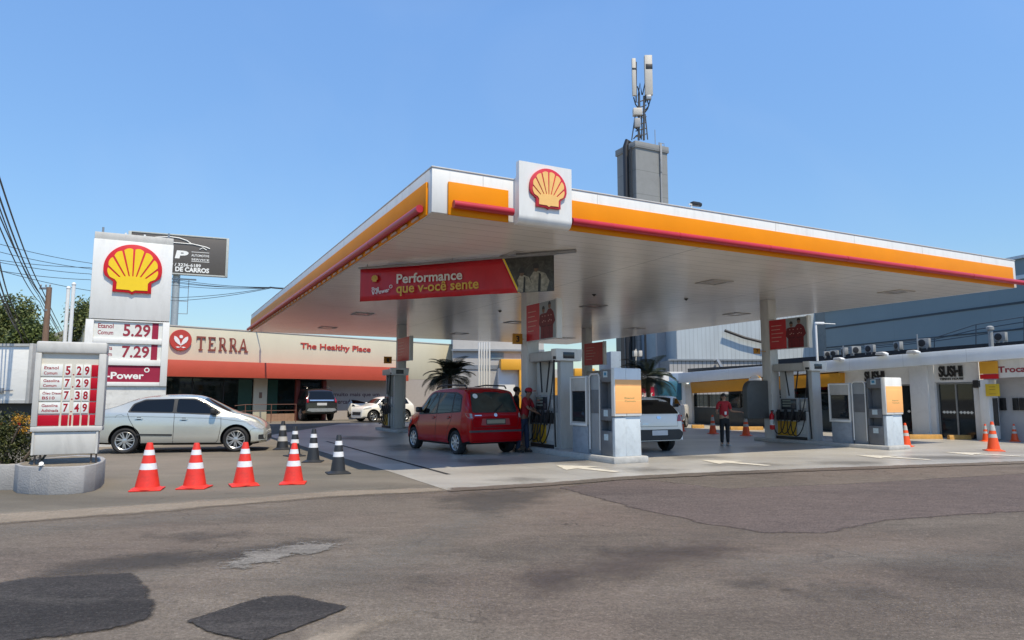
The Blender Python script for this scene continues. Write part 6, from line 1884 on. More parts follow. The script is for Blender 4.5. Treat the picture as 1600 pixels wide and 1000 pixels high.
def rpoly(pts, r, n=4):
    """polygon with rounded corners"""
    out = []
    N_ = len(pts)
    for i in range(N_):
        p, a, b = Vector(pts[i]), Vector(pts[i - 1]), Vector(pts[(i + 1) % N_])
        u, v = (a - p), (b - p)
        rr = min(r, u.length * .45, v.length * .45)
        p0, p1 = p + u.normalized() * rr, p + v.normalized() * rr
        for k in range(n + 1):
            t = k / n
            out.append(tuple(p0 * (1 - t) ** 2 + p * 2 * t * (1 - t) + p1 * t * t))
    return out
def line(pts, w=.010):
    """thin strip polygon along a polyline"""
    L_, R_ = [], []
    for i, p in enumerate(pts):
        a, b = Vector(pts[max(0, i - 1)]), Vector(pts[min(len(pts) - 1, i + 1)])
        d = (b - a).normalized(); n = Vector((-d.y, d.x)) * w / 2
        L_.append(tuple(Vector(p) + n)); R_.append(tuple(Vector(p) - n))
    return L_ + R_[::-1]
# ---------------------------------------------------------------- silver sedan
m_silver = paint("silver_paint", (.53, .535, .49), .5, .26)
A, B = G(193, 709.5), G(367, 706.5)
ang = math.atan2((B - A).y, (B - A).x)
mid = (A + B) / 2; wb = (B - A).length
sideo = Vector((-math.sin(ang), math.cos(ang), 0)) * .84
sp = dict(W=1.72, r=.335, wheels=(-wb / 2, wb / 2), spokes=7, twin=(-.15, .15), swirl=.22, spw=.015, rimf=.70, tum=.72, n=84,
  top=[(-2.27, .40), (-2.29, .62), (-2.25, 1.02), (-2.18, 1.12), (-1.90, 1.16), (-1.62, 1.25), (-1.26, 1.44), (-.85, 1.52), (-.35, 1.55), (.1, 1.545), (.42, 1.50), (.85, 1.27), (1.25, 1.06), (1.55, 1.0), (1.83, .90), (2.03, .75), (2.12, .60), (2.14, .42)],
  bot=[(-2.3, .36), (-2.0, .25), (-1.3, .22), (1.3, .20), (1.8, .20), (2.15, .26)],
  belt=[(-2.3, 1.06), (-1.4, 1.05), (0, 1.0), (.9, .95), (1.4, .90), (2.12, .60)])
c1 = Car("silver_sedan", "silver four door sedan parked behind the orange cones", (mid + sideo).xy.to_3d(), ang, sp, m_silver, "parked cars")
c1.both("side_window", m_cglass, rpoly([(-1.29, 1.10), (-1.20, 1.28), (-.95, 1.385), (-.24, 1.425), (-.24, 1.075)], .05))
c1.both("side_window", m_cglass, rpoly([(-.15, 1.07), (-.15, 1.425), (.28, 1.405), (.52, 1.31), (.90, 1.07), (.86, 1.02)], .05))
c1.both("window_pillar", m_trim, [(-.235, 1.06), (-.155, 1.055), (-.155, 1.43), (-.235, 1.43)], .004)
c1.decal("windscreen", m_cglass, rpoly([(.50, -.56), (1.16, -.70), (1.16, .70), (.50, .56)], .08), 'T', .006)
c1.decal("rear_window", m_cglass, rpoly([(-1.95, -.60), (-1.22, -.52), (-1.22, .52), (-1.95, .60)], .08), 'T', .006)
c1.both("window_seal", m_trim, rpoly([(-1.34, 1.07), (-1.23, 1.30), (-.96, 1.415), (.29, 1.44), (.54, 1.335), (.97, 1.06), (.88, .985), (-.24, 1.045)], .05), .003)
c1.both("sill_trim", m_trim, rpoly([(-.95, .205), (.95, .20), (.92, .245), (-.92, .25)], .01), .006)
c1.both("crease_shade", M("silver_crease_shade", (.30, .305, .28), .35, .5), line([(-1.9, .955), (-1.0, .965), (.9, .90), (1.6, .80)], .014), .002)  # body crease drawn as a darker silver strip, its shade in the colour
c1.both("door_gap", m_gap, line([(-1.33, 1.05), (-1.28, .90), (-1.05, .52), (-.98, .27)], .011), .0025)
c1.both("door_gap", m_gap, line([(-.195, 1.05), (-.19, .6), (-.20, .26)], .011), .0025)
c1.both("door_gap", m_gap, line([(.96, .99), (.98, .7), (.92, .34), (.86, .26)], .011), .0025)
c1.both("sill_gap", m_gap, line([(-.98, .27), (.86, .26)], .009), .0025)
c1.both("side_moulding", m_trim, rpoly([(-1.08, .475), (-.22, .455), (-.22, .50), (-1.08, .515)], .015), .012)
c1.handle(-1.14, .90, m_silver); c1.handle(-.05, .875, m_silver)
c1.both("headlamp", m_lamp2, rpoly([(1.62, .78), (1.68, .85), (1.92, .76), (2.08, .65), (2.02, .60), (1.84, .64)], .04), .008)
c1.both("fog_lamp", m_trim, rpoly([(1.93, .33), (1.93, .45), (2.11, .47), (2.11, .33)], .03), .004)
c1.decal("grille", m_trim, rpoly([(-.55, .30), (.55, .30), (.52, .44), (-.52, .44)], .03), 'F', .006)
c1.both("tail_lamp", m_tail, rpoly([(-2.28, .78), (-2.0, .82), (-2.02, 1.02), (-2.26, 1.02)], .04), .006)
c1.both("bumper_gap", m_gap, line([(1.84, .63), (1.74, .60), (1.70, .50)], .008), .0025)
c1.both("bonnet_gap", m_gap, line([(.98, .985), (1.4, .915), (1.66, .85)], .008), .0025)
c1.both("fuel_flap", m_gap, line([(-1.62, .93), (-1.58, 1.0), (-1.48, 1.02), (-1.40, .98)], .006), .002)
c1.mirror(.78, 1.02, m_trim)
# ---------------------------------------------------------------- red people carrier
m_redp = M("red_paint", (.34, .0015, .005), .14, 0, var=.03, scale=2, coat=0, spec=.28)
RL = G(711, 710.5)
ang2 = R(33)          # heading left of +Y
hd = Vector((-math.sin(ang2), math.cos(ang2), 0)); rt = Vector((math.cos(ang2), math.sin(ang2), 0))
sp = dict(W=1.72, r=.31, wheels=(-1.25, 1.27), spokes=8, spw=.028, rimf=.66, tum=.80, n=80,
  plan=[(-1.96, .86), (-1.88, .95), (-1.6, .985), (-1.0, 1), (.9, 1), (1.4, .97), (1.75, .9), (1.93, .76), (1.97, .66)],
  top=[(-1.93, .36), (-1.97, .52), (-1.95, .72), (-1.93, .92), (-1.87, 1.10), (-1.72, 1.50), (-1.62, 1.66), (-1.40, 1.72), (-.7, 1.755), (0, 1.735), (.42, 1.65), (.85, 1.38), (1.22, 1.12), (1.5, 1.03), (1.78, .90), (1.94, .70), (1.97, .42)],
  bot=[(-1.97, .34), (-1.6, .27), (-1.0, .23), (1.0, .22), (1.98, .26)],
  belt=[(-2, 1.08), (-1.2, 1.06), (0, 1.0), (1.0, .95), (1.95, .66)])
cen = RL + hd * 1.25 + rt * .82
c2 = Car("red_people_carrier", "red compact people carrier seen from behind at the middle fuel pump", cen.xy.to_3d(), R(90) + ang2, sp, m_redp, "cars at the pumps")
c2.both("side_window", m_cglass, rpoly([(-1.48, 1.12), (-1.42, 1.48), (-1.17, 1.56), (-1.10, 1.54), (-1.10, 1.10)], .05))
c2.both("side_window", m_cglass, rpoly([(-1.04, 1.09), (-1.04, 1.56), (-.28, 1.59), (-.22, 1.05)], .05))
c2.both("side_window", m_cglass, rpoly([(-.15, 1.05), (-.20, 1.59), (.18, 1.56), (.48, 1.44), (.92, 1.08), (.88, 1.02)], .05))
c2.both("window_seal", m_trim, rpoly([(-1.53, 1.09), (-1.46, 1.51), (-1.16, 1.60), (.20, 1.605), (.52, 1.465), (.99, 1.07), (.92, .985), (-.2, 1.02)], .06), .003)
c2.decal("rear_window", M("car_rear_glass", (.02, .035, .032), .04, var=.5, scale=3, coat=.4), rpoly([(-.66, 1.10), (.66, 1.10), (.58, 1.58), (-.58, 1.58)], .07), 'B', .008)
c2.decal("rear_window_seal", m_trim, rpoly([(-.69, 1.075), (.69, 1.075), (.61, 1.61), (-.61, 1.61)], .09), 'B', .004)
c2.decal("windscreen", m_cglass, rpoly([(.45, -.58), (1.12, -.68), (1.12, .68), (.45, .58)], .08), 'T', .006)
c2.decal("round_sticker", m_wplate, [(.50 + .07 * math.cos(k), 1.50 + .06 * math.sin(k)) for k in [2 * math.pi * i / 16 for i in range(16)]], 'B', .011)
mb = MB(); mb.tube([(-1.96, .0, 1.13), (-1.86, -.25, 1.30)], .012, 6); obj("wiper", mb, m_trim, c2.t)
c2.decal("number_plate_recess", paint("red_recess", (.34, .06, .06), 0, .3), rpoly([(-.44, .76), (.44, .76), (.40, .93), (-.40, .93)], .02), 'B', .005)
c2.decal("number_plate", m_trim, rpoly([(-.29, .775), (.29, .775), (.29, .925), (-.29, .925)], .01), 'B', .012)
c2.decal("plate_face", m_plate_d, rpoly([(-.27, .80), (.27, .80), (.27, .90), (-.27, .90)], .008), 'B', .016)
c2.decal("bumper_strip", M("strip_grey", (.055, .058, .06), .5), rpoly([(-.78, .585), (.78, .585), (.78, .635), (-.78, .635)], .012), 'B', .014)
c2.decal("tailgate_gap", m_gap, line([(-.72, 1.02), (-.66, .70), (.66, .70), (.72, 1.02)], .010), 'B', .003)
for sd, s_ in (('L', 1), ('R', -1)):
    c2.decal("tail_lamp", m_tail, rpoly([(s_ * .66, .92), (s_ * .82, .92), (s_ * .80, 1.55), (s_ * .72, 1.55), (s_ * .70, 1.1)], .03), 'B', .010)
    c2.decal("reverse_lamp", M("lamp_smoky", (.30, .27, .25), .15, var=.3, scale=25, coat=.5), rpoly([(s_ * .70, .95), (s_ * .80, .95), (s_ * .80, 1.06), (s_ * .70, 1.06)], .015), 'B', .016)
c2.decal("tailgate_badge", m_chrome, rpoly([(.42, 1.0), (.62, 1.0), (.62, 1.02), (.42, 1.02)], .004), 'B', .010)
c2.decal("tailgate_badge", m_chrome, [(.05 * math.cos(k), 1.02 + .045 * math.sin(k)) for k in [2 * math.pi * i / 14 for i in range(14)]], 'B', .012)
c2.both("door_gap", m_gap, line([(-1.07, 1.05), (-1.03, .85), (-.86, .62), (-.82, .28)], .011), .0025)
c2.both("door_gap", m_gap, line([(-.2, 1.04), (-.17, .28)], .011), .0025)
c2.both("door_gap", m_gap, line([(.94, 1.0), (.96, .6), (.86, .28)], .011), .0025)
c2.both("sill_gap", m_gap, line([(-.82, .285), (.86, .28)], .010), .0025)
c2.handle(-.98, .93, m_redp); c2.handle(-.10, .91, m_redp)
c2.both("headlamp", m_lamp2, rpoly([(1.50, .74), (1.52, .92), (1.86, .80), (1.9, .7)], .04), .008)
c2.mirror(.72, 1.05, m_black, .09)
for sd in (1, -1):
    mb = MB(); mb.tube([(-1.45, sd * .60, 1.70), (-1.38, sd * .60, 1.77), (-.4, sd * .60, 1.80), (.2, sd * .59, 1.76), (.28, sd * .59, 1.69)], .02, 8); obj("roof_rail", mb, m_black, c2.t)
# ---------------------------------------------------------------- white hatchback
m_whp = paint("white_paint", (.80, .775, .71), 0, .25)
sp_h = dict(W=1.66, r=.30, wheels=(-1.22, 1.24), spokes=6, tum=.74, n=76,
  plan=[(-1.95, .86), (-1.85, .95), (-1.5, .985), (-1.0, 1), (.9, 1), (1.4, .97), (1.75, .88), (1.92, .74), (1.95, .66)],
  top=[(-1.90, .36), (-1.95, .50), (-1.94, .66), (-1.88, .80), (-1.84, 1.02), (-1.56, 1.36), (-1.40, 1.45), (-1.0, 1.49), (-.2, 1.50), (.35, 1.44), (.8, 1.18), (1.1, 1.02), (1.6, .92), (1.88, .72), (1.95, .40)],
  bot=[(-1.95, .33), (-1.5, .27), (1.0, .21), (1.96, .25)],
  belt=[(-2, 1.0), (-1.2, 1.0), (0, .95), (1.0, .90), (1.95, .62)])
hd3 = Vector((-math.sin(R(25)), math.cos(R(25)), 0)); rt3 = Vector((math.cos(R(25)), math.sin(R(25)), 0))
rr_ = G(1045, 704)
cen = rr_ + hd3 * 1.22 - rt3 * .80
c3 = Car("white_hatchback", "white hatchback with black lower bumper parked right of the middle pump island", cen.xy.to_3d(), R(90) + R(25), sp_h, m_whp, "cars at the pumps")
c3.decal("rear_window", m_cglass, rpoly([(-.70, 1.03), (.70, 1.03), (.58, 1.40), (-.58, 1.40)], .05), 'B', .008)
c3.decal("bumper_insert", m_trim, rpoly([(-.84, .34), (.84, .34), (.80, .50), (.66, .62), (-.66, .62), (-.80, .50)], .03), 'B', .012)
c3.decal("number_plate", m_plate, rpoly([(-.25, .47), (.25, .47), (.25, .60), (-.25, .60)], .012), 'B', .020)
c3.decal("tailgate_gap", m_gap, line([(-.62, .98), (-.60, .70), (.60, .70), (.62, .98)], .010), 'B', .003)
c3.decal("badge", m_chrome, [(.07 * math.cos(k), .93 + .04 * math.sin(k)) for k in [2 * math.pi * i / 14 for i in range(14)]], 'B', .010)
c3.decal("tailgate_badge", m_chrome, rpoly([(.36, .76), (.55, .76), (.55, .78), (.36, .78)], .004), 'B', .010)
for s_ in (1, -1):
    c3.decal("tail_lamp", m_tail, rpoly([(s_ * .58, .83), (s_ * .80, .83), (s_ * .79, 1.02), (s_ * .66, 1.0)], .03), 'B', .012)
c3.both("tail_lamp", m_tail, rpoly([(-1.88, .83), (-1.66, .87), (-1.72, 1.0), (-1.84, 1.0)], .03), .008)
c3.both("side_window", m_cglass, rpoly([(-1.45, 1.08), (-1.3, 1.33), (-.2, 1.40), (-.15, 1.0)], .05)); c3.both("side_window", m_cglass, rpoly([(-.08, 1.0), (-.1, 1.40), (.3, 1.36), (.85, 1.0)], .05))
c3.both("door_gap", m_gap, line([(-.12, 1.0), (-.1, .28)], .010), .0025); c3.both("door_gap", m_gap, line([(.9, .95), (.86, .28)], .010), .0025)
c3.mirror(.7, .98, m_whp)
# ---------------------------------------------------------------- black SUV by the market
m_blkp = paint("black_paint", (.02, .02, .021), .2, .2)
sp_s = dict(W=1.84, r=.38, wheels=(-1.38, 1.40), spokes=6, tum=.76, n=76,
  plan=[(-2.4, .88), (-2.25, .96), (-1.8, .99), (-1.0, 1), (1.2, 1), (1.8, .97), (2.2, .88), (2.36, .74), (2.4, .66)],
  top=[(-2.32, .50), (-2.40, .62), (-2.38, .85), (-2.30, 1.10), (-2.12, 1.50), (-1.95, 1.72), (-1.6, 1.79), (-.5, 1.82), (.2, 1.76), (.75, 1.42), (1.1, 1.22), (1.9, 1.12), (2.3, .92), (2.4, .55)],
  bot=[(-2.4, .46), (-1.9, .36), (1.8, .34), (2.4, .40)],
  belt=[(-2.4, 1.16), (-1.2, 1.14), (0, 1.1), (1.0, 1.05), (2.4, .85)])
PB = G(499, 658)
a4 = R(34)
hd4 = Vector((-math.sin(a4), math.cos(a4), 0))
c4 = Car("black_suv", "black sport utility vehicle parked tail outwards before the market doors", (PB + hd4 * 2.2).xy.to_3d(), R(90) + a4, sp_s, m_blkp, "cars parked at the market")
c4.decal("rear_window", m_cglass, rpoly([(-.72, 1.20), (.72, 1.20), (.62, 1.62), (-.62, 1.62)], .06), 'B', .010)
c4.decal("chrome_strip", m_chrome, rpoly([(-.66, 1.10), (.66, 1.10), (.66, 1.16), (-.66, 1.16)], .02), 'B', .016)
c4.decal("number_plate", m_plate, rpoly([(-.27, .86), (.27, .86), (.27, .99), (-.27, .99)], .012), 'B', .014)
c4.decal("skid_plate", m_alloy, rpoly([(-.82, .58), (-.55, .52), (.55, .52), (.82, .58), (.72, .70), (-.72, .70)], .03), 'B', .022)
for s_ in (1, -1):
    c4.decal("tail_lamp", m_tail, rpoly([(s_ * .72, 1.02), (s_ * .88, 1.0), (s_ * .86, 1.40), (s_ * .76, 1.38)], .03), 'B', .012)
    mb = MB(); mb.tube([(-1.6, s_ * .62, 1.80), (-1.5, s_ * .62, 1.87), (.0, s_ * .62, 1.88), (.1, s_ * .62, 1.80)], .022, 8); obj("roof_rail", mb, m_chrome, c4.t)
c4.both("side_window", m_cglass, rpoly([(-2.0, 1.22), (-1.8, 1.60), (-.2, 1.68), (-.2, 1.17)], .05)); c4.both("side_window", m_cglass, rpoly([(-.1, 1.17), (-.1, 1.68), (.2, 1.64), (.85, 1.14)], .05))
c4.mirror(.7, 1.15, m_blkp)
c4.t.scale = (1.12, 1.12, 1.12)
# ---------------------------------------------------------------- white cars by the market
sp_c = dict(sp_h); sp_c.update(W=1.76, r=.33, wheels=(-1.28, 1.3), tum=.70, archgap=.07)
PC = G(564, 655); a5 = R(55); hd5 = Vector((-math.sin(a5), math.cos(a5), 0))
c5 = Car("white_coupe", "white hatchback with dark slit tail lamps parked beside the black SUV", (PC + hd5 * 1.9).xy.to_3d(), R(90) + a5, sp_c, m_whp, "cars parked at the market")
c5.decal("rear_window", m_cglass, rpoly([(-.70, 1.04), (.70, 1.04), (.56, 1.40), (-.56, 1.40)], .06), 'B', .010)
for s_ in (1, -1):
    c5.decal("tail_lamp", m_black, rpoly([(s_ * .50, .86), (s_ * .84, .84), (s_ * .82, .98), (s_ * .62, .98)], .03), 'B', .012)
c5.decal("number_plate", m_plate, rpoly([(-.25, .5), (.25, .5), (.25, .62), (-.25, .62)], .012), 'B', .014)
c5.both("side_window", m_cglass, rpoly([(-1.45, 1.10), (-1.3, 1.33), (-.2, 1.40), (-.15, 1.0)], .05)); c5.both("side_window", m_cglass, rpoly([(-.10, 1.0), (-.12, 1.40), (.3, 1.36), (.85, 1.0)], .05))
c5.mirror(.7, .98, m_black)
sp_b = dict(sp_h); sp_b.update(W=1.74, r=.34, wheels=(-1.15, 1.18), spokes=5, spw=.03, archgap=.10, belt=[(-2, 1.05), (1.95, .80)],
  top=[(-1.85, .40), (-1.90, .60), (-1.86, .95), (-1.75, 1.12), (-1.5, 1.48), (-1.2, 1.60), (0, 1.60), (.45, 1.5), (.95, 1.12), (1.2, 1.05), (1.7, .98), (1.88, .78), (1.92, .45)])
fw = G(583, 659.5); a6 = R(222)
dv = Vector((math.cos(a6), math.sin(a6), 0)); lf = Vector((-dv.y, dv.x, 0))
c6 = Car("white_crossover", "white crossover nosing out from behind the left fuel pump", (fw - dv * 1.18 - lf * .85).xy.to_3d(), a6, sp_b, m_whp, "cars parked at the market")
c6.both("headlamp", m_lamp2, rpoly([(1.3, .86), (1.34, .94), (1.78, .84), (1.84, .78)], .03), .010)
c6.both("side_window", m_cglass, rpoly([(-1.45, 1.12), (-1.3, 1.45), (-.1, 1.50), (-.05, 1.07)], .05)); c6.both("side_window", m_cglass, rpoly([(.03, 1.07), (.0, 1.50), (.4, 1.44), (.85, 1.06)], .05))
c6.decal("windscreen", m_cglass, rpoly([(.5, -.55), (.92, -.66), (.92, .66), (.5, .55)], .06), 'T', .006)
c6.decal("grille", m_trim, rpoly([(-.5, .42), (.5, .42), (.5, .62), (-.5, .62)], .03), 'F', .008)
c6.both("lower_cladding", m_trim, rpoly([(-.78, .22), (.8, .22), (.8, .36), (-.78, .36)], .02), .010)
c6.mirror(.7, 1.06, m_whp)
c6.t.scale = (.95, .95, .95)
# ---------------------------------------------------------------- white pickup
sp_p = dict(W=1.66, r=.31, wheels=(-1.35, 1.32), spokes=6, tum=.72, n=90,
  top=[(-2.15, .45), (-2.18, .65), (-2.16, 1.08), (-2.10, 1.12), (-.62, 1.12), (-.52, 1.14), (-.42, 1.46), (-.2, 1.55), (.35, 1.53), (.6, 1.44), (1.05, 1.10), (1.3, 1.02), (1.8, .92), (2.05, .74), (2.12, .42)],
  bot=[(-2.2, .42), (-1.9, .32), (1.8, .24), (2.12, .3)], belt=[(-2.2, 1.08), (-.6, 1.06), (0, 1.0), (1.0, .95), (2.1, .70)])
rw = G(1073, 668); a7 = R(-118)
dv = Vector((math.cos(a7), math.sin(a7), 0)); lf = Vector((-dv.y, dv.x, 0))
c7 = Car("white_pickup", "small white pickup facing the pumps behind the white hatchback", (rw + dv * 1.35 - lf * .8).xy.to_3d(), a7, sp_p, m_whp, "cars by the shops", cat="pickup")
c7.both("side_window", m_cglass, rpoly([(-.38, 1.08), (-.30, 1.40), (.32, 1.42), (.90, 1.03)], .05))
c7.decal("windscreen", m_cglass, rpoly([(.52, -.55), (1.02, -.66), (1.02, .66), (.52, .55)], .06), 'T', .006)
c7.both("headlamp", m_lamp2, rpoly([(1.7, .72), (1.74, .88), (2.02, .76), (2.04, .66)], .03), .010)
c7.decal("grille", m_trim, rpoly([(-.6, .34), (.6, .34), (.6, .56), (-.6, .56)], .03), 'F', .008)
c7.both("door_gap", m_gap, line([(-.45, 1.05), (-.45, .3)], .012), .0025); c7.both("door_gap", m_gap, line([(.92, 1.0), (.86, .3)], .012), .0025)
c7.mirror(.75, 1.02, m_black)
p = D(1052, 660, 39.5); p.z = 0
t = thing("tarped_cart", "blue tarpaulin covered cart standing behind the white pickup", "cart", p, R(-5))
mb = MB(); mb.prism([(-.9, 1.3), (.95, 1.3), (.98, 2.1), (.80, 2.36), (-.8, 2.36), (-.95, 2.1)], -.8, .8, bev=.05); obj("tarpaulin", mb, M("tarp_blue", (.02, .13, .22), .6, var=.25, scale=4, bump=.5, bscale=8), t)
mb = MB(); mb.box(-.85, .9, -.75, .75, .75, 1.29, .02); obj("cart_bed", mb, m_cab, t)
for x in (-.55, .6):
    mb = MB(); mb.lathe([(.1, 0), (.36, .02), (.38, .1), (.36, .18), (.1, .2)], 18, mat4=Matrix.Translation((x, -.78, .38)) @ Matrix.Rotation(R(-90), 4, 'X')); mb.tube([(x, -.7, .38), (x, .6, .38)], .05); obj("wheel", mb, m_tyre, t)
# ================================================================== PEOPLE
def skin(name, joints, edges, m, parent, root=0, sub=1):
    me = bpy.data.meshes.new(name)
    me.from_pydata([j[0] for j in joints], edges, [])
    o = bpy.data.objects.new(name, me); C.objects.link(o)
    md = o.modifiers.new("s", 'SKIN'); md.use_smooth_shade = True
    for i, j in enumerate(joints):
        sv = me.skin_vertices[0].data[i]
        r = j[1]; sv.radius = r if isinstance(r, tuple) else (r, r); sv.use_root = (i == root)
    o.modifiers.new("u", 'SUBSURF').levels = sub
    dg = bpy.context.evaluated_depsgraph_get()
    nm = bpy.data.meshes.new_from_object(o.evaluated_get(dg))
    bpy.data.objects.remove(o)
    o = bpy.data.objects.new(name, nm); C.objects.link(o); o.parent = parent
    nm.materials.clear(); nm.materials.append(m)
    nm.polygons.foreach_set("use_smooth", [True] * len(nm.polygons))
    return o
def person(label, P, rot, H, skin_c, shirt, trousers, shoes, hair_c, pose, long_sleeve=False, cap=None, long_hair=False, bag=False):
    """faces local -y; pose holds elbow and wrist points for each side, in units of a 1.70 m figure"""
    t = thing("person", label, "person", P, rot)
    k = H / 1.70
    V = lambda x, y, z: (x * k, y * k, z * k)
    lean = pose.get('lean', 0.0)
    def L(x, y, z):          # the upper body leans forward about the hips
        dz = z - .92
        return V(x, y - math.sin(lean) * dz, .92 + math.cos(lean) * dz) if dz > 0 else V(x, y, z)
    hx = pose.get('hip', .09); ft = pose.get('foot', (.11, .10))
    el = pose['el']; wr = pose['wr']
    J = [(L(0, 0, .95), (.15 * k, .105 * k)), (L(0, 0, 1.10), (.135 * k, .095 * k)), (L(0, .01, 1.28), (.16 * k, .105 * k)), (L(0, .01, 1.42), (.105 * k, .08 * k)), (L(0, 0, 1.49), .055 * k),
         (L(0, -.015, 1.56), (.062 * k, .075 * k)), (L(0, -.01, 1.64), (.074 * k, .09 * k)), (L(0, 0, 1.695), (.045 * k, .055 * k))]
    E = [(0, 1), (1, 2), (2, 3), (3, 4), (4, 5), (5, 6), (6, 7)]
    for i, sd in enumerate((1, -1)):
        b = len(J)
        sh = L(sd * .185, .01, 1.40)
        e_ = Vector(L(*el[i])); w_ = Vector(L(*wr[i]))
        J += [(sh, .052 * k), (tuple(e_), .040 * k), (tuple(w_), .028 * k)]
        E += [(3, b), (b, b + 1), (b + 1, b + 2)]
        d = (w_ - e_).normalized()
        up = Vector((0, 0, 1)) if abs(d.z) < .8 else Vector((0, -1, 0))
        s_ = d.cross(up).normalized(); n_ = s_.cross(d)
        pm = w_ + d * .07 * k
        J.append((tuple(pm), (.030 * k, .018 * k))); E.append((b + 2, b + 3))
        for q, (off, ln) in enumerate(((-.027, .065), (-.009, .08), (.009, .075), (.027, .055))):
            c = len(J)
            J += [(tuple(pm + s_ * off * k + d * .035 * k), .0085 * k), (tuple(pm + s_ * off * k * 1.15 + d * (.03 + ln * .55) * k - n_ * .008 * k), .008 * k), (tuple(pm + s_ * off * k * 1.1 + d * (.02 + ln * .95) * k - n_ * .03 * k), .006 * k)]
            E += [(b + 3, c), (c, c + 1), (c + 1, c + 2)]
        c = len(J)
        J += [(tuple(w_ + d * .035 * k - s_ * .034 * k), .010 * k), (tuple(w_ + d * .075 * k - s_ * .052 * k), .008 * k)]
        E += [(b + 2, c), (c, c + 1)]
    for i, sd in enumerate((1, -1)):
        b = len(J)
        fx, fy = ft[i] * sd, (pose.get('fy') or (0, 0))[i]
        J += [(V(sd * hx, 0, .88), .085 * k), (V((sd * hx + fx) / 2, fy * .5 - .02, .50), .058 * k), (V(fx, fy, .10), .038 * k), (V(fx * 1.1, fy - .12, .035), (.035 * k, .025 * k))]
        E += [(0, b), (b, b + 1), (b + 1, b + 2), (b + 2, b + 3)]
    body = skin("body", J, E, skin_c, t)
    # face
    hc = Vector(L(0, -.015, 1.60)); 
    mb = MB()
    for sd in (1, -1):
        mb.sphere(hc + Vector((sd * .028, -.074, .018)) * k, .011 * k)
    mb.box(*(hc.x - .022 * k, hc.x + .022 * k), hc.y - .086 * k, hc.y - .07 * k, hc.z - .052 * k, hc.z - .044 * k, .003 * k)
    obj("eyes_and_mouth", mb, m_black, t)
    mb = MB(); mb.prism([(hc.x - .014 * k, hc.z - .02 * k), (hc.x + .014 * k, hc.z - .02 * k), (hc.x + .005 * k, hc.z + .02 * k), (hc.x - .005 * k, hc.z + .02 * k)], hc.y - .100 * k, hc.y - .06 * k, bev=.004 * k)
    for sd in (1, -1): mb.sphere(hc + Vector((sd * .074, .0, 0)) * k, .02 * k, sx=.5, sz=1.4)
    obj("nose_and_ears", mb, skin_c, t)
    mb = MB(); hh = Vector(L(0, .015, 1.655))
    mb.sphere(hh, .10 * k, sx=.86, sy=1.0, sz=.82)
    if long_hair:
        mb.sphere(hh + Vector((0, .06, -.10)) * k, .075 * k, sx=1.0, sy=.7, sz=1.5)
    obj("hair", mb, hair_c, t)
    if cap is not None:
        mb = MB(); hh = Vector(L(0, .005, 1.675)); mb.sphere(hh, .105 * k, sx=.9, sy=1.0, sz=.72); mb.box(hh.x - .07 * k, hh.x + .07 * k, hh.y - .19 * k, hh.y - .06 * k, hh.z - .03 * k, hh.z - .012 * k, .008 * k); obj("cap", mb, cap, t)
    # shirt
    g = .018 * k
    J2 = [(L(0, 0, .88), (.165 * k, .12 * k)), (L(0, 0, 1.08), (.15 * k + g, .105 * k + g * .4)), (L(0, .01, 1.28), (.17 * k, .12 * k)), (L(0, .01, 1.43), (.10 * k, .085 * k)), (L(0, .005, 1.47), .06 * k)]
    E2 = [(0, 1), (1, 2), (2, 3), (3, 4)]
    for i, sd in enumerate((1, -1)):
        b = len(J2)
        sh = Vector(L(sd * .185, .01, 1.40)); e_ = Vector(L(*el[i])); w_ = Vector(L(*wr[i]))
        J2 += [(tuple(sh), .068 * k), (tuple(e_ if long_sleeve else sh + (e_ - sh) * .85), .056 * k)]
        E2 += [(3, b), (b, b + 1)]
        if long_sleeve:
            J2.append((tuple(e_ + (w_ - e_) * .92), .042 * k)); E2.append((b + 1, b + 2))
    skin("shirt", J2, E2, shirt, t)
    J3 = [(V(0, 0, .96), (.155 * k, .115 * k)), (V(0, 0, .88), (.16 * k, .12 * k))]; E3 = [(0, 1)]
    for i, sd in enumerate((1, -1)):
        b = len(J3); fx, fy = ft[i] * sd, (pose.get('fy') or (0, 0))[i]
        J3 += [(V(sd * hx, 0, .80), .100 * k), (V((sd * hx + fx) / 2, fy * .5 - .02, .50), .076 * k), (V(fx, fy, .09), .062 * k)]
        E3 += [(1, b), (b, b + 1), (b + 1, b + 2)]
    skin("trousers", J3, E3, trousers, t)
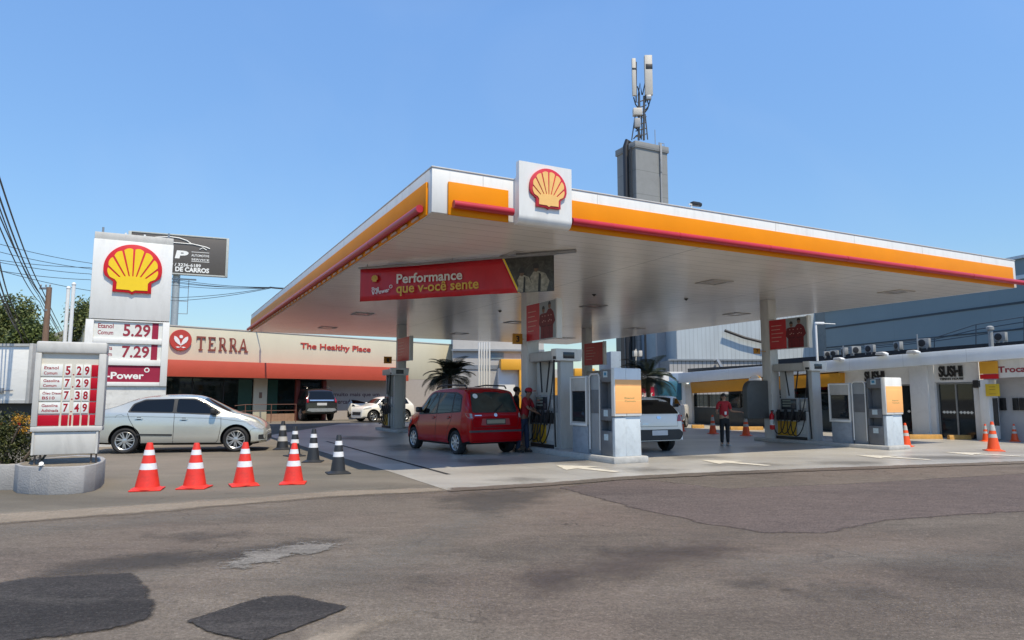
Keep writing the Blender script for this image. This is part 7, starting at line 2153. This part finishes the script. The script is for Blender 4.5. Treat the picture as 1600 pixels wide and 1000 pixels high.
    for i, sd in enumerate((1, -1)):
        fx, fy = ft[i] * sd, (pose.get('fy') or (0, 0))[i]
        mb = MB(); mb.box((fx - .045) * k, (fx + .045) * k, (fy - .19) * k, (fy + .07) * k, 0, .075 * k, .03 * k, seg=3); mb.box((fx - .04) * k, (fx + .04) * k, (fy - .04) * k, (fy + .065) * k, .05 * k, .12 * k, .02 * k); obj("shoe", mb, shoes, t)
    return t, L, k
m_sk1 = M("skin_brown", (.20, .105, .065), .5, var=.08); m_sk2 = M("skin_tan", (.32, .18, .115), .5, var=.08)
m_hair = M("hair_black", (.012, .010, .009), .6, var=.3)
m_rshirt = M("shirt_red", (.34, .012, .02), .8, var=.12, bump=.2, bscale=20); m_blk = M("cloth_black", (.012, .012, .014), .85, var=.2)
m_jean = M("cloth_navy", (.02, .035, .075), .85, var=.2); m_shoe = M("shoe_pale", (.42, .40, .37), .7)
Pw = G(1133, 697)
w, L, k = person("person in a red polo shirt and black trousers facing us before the yellow shopfront", Pw, R(6), 1.56, m_sk2, m_rshirt, m_blk, m_shoe, m_hair,
    dict(el=((.25, .02, 1.14), (-.25, .01, 1.13)), wr=((.46, -.10, 1.12), (-.32, -.20, 1.10)), foot=(.10, .09), fy=(.0, .03)), long_hair=True)
mb = MB(); mb.box(-.045, .02, -.150, -.138, 1.03 * k, 1.13 * k, .004); obj("name_badge", mb, m_wplate, w)
Pa = G(818, 707)
a_, L, k = person("person in a red cap and red shirt bending to the pump beside the red car", Pa, R(62), 1.70, m_sk1, m_rshirt, m_jean, m_black, m_hair,
    dict(el=((.26, -.16, 1.14), (-.22, -.20, 1.18)), wr=((.16, -.36, 1.06), (-.08, -.38, 1.08)), lean=.22, foot=(.10, .12), fy=(-.06, .12)), cap=m_rshirt)
Ph = G(804, 702)
person("person in a black hooded top standing between the red car and the attendant", Ph, R(95), 1.74, m_sk1, m_blk, m_blk, m_black, m_hair,
    dict(el=((.24, -.05, 1.12), (-.24, -.05, 1.12)), wr=((.20, -.26, 1.02), (-.20, -.24, 1.0)), lean=.10), long_sleeve=True)
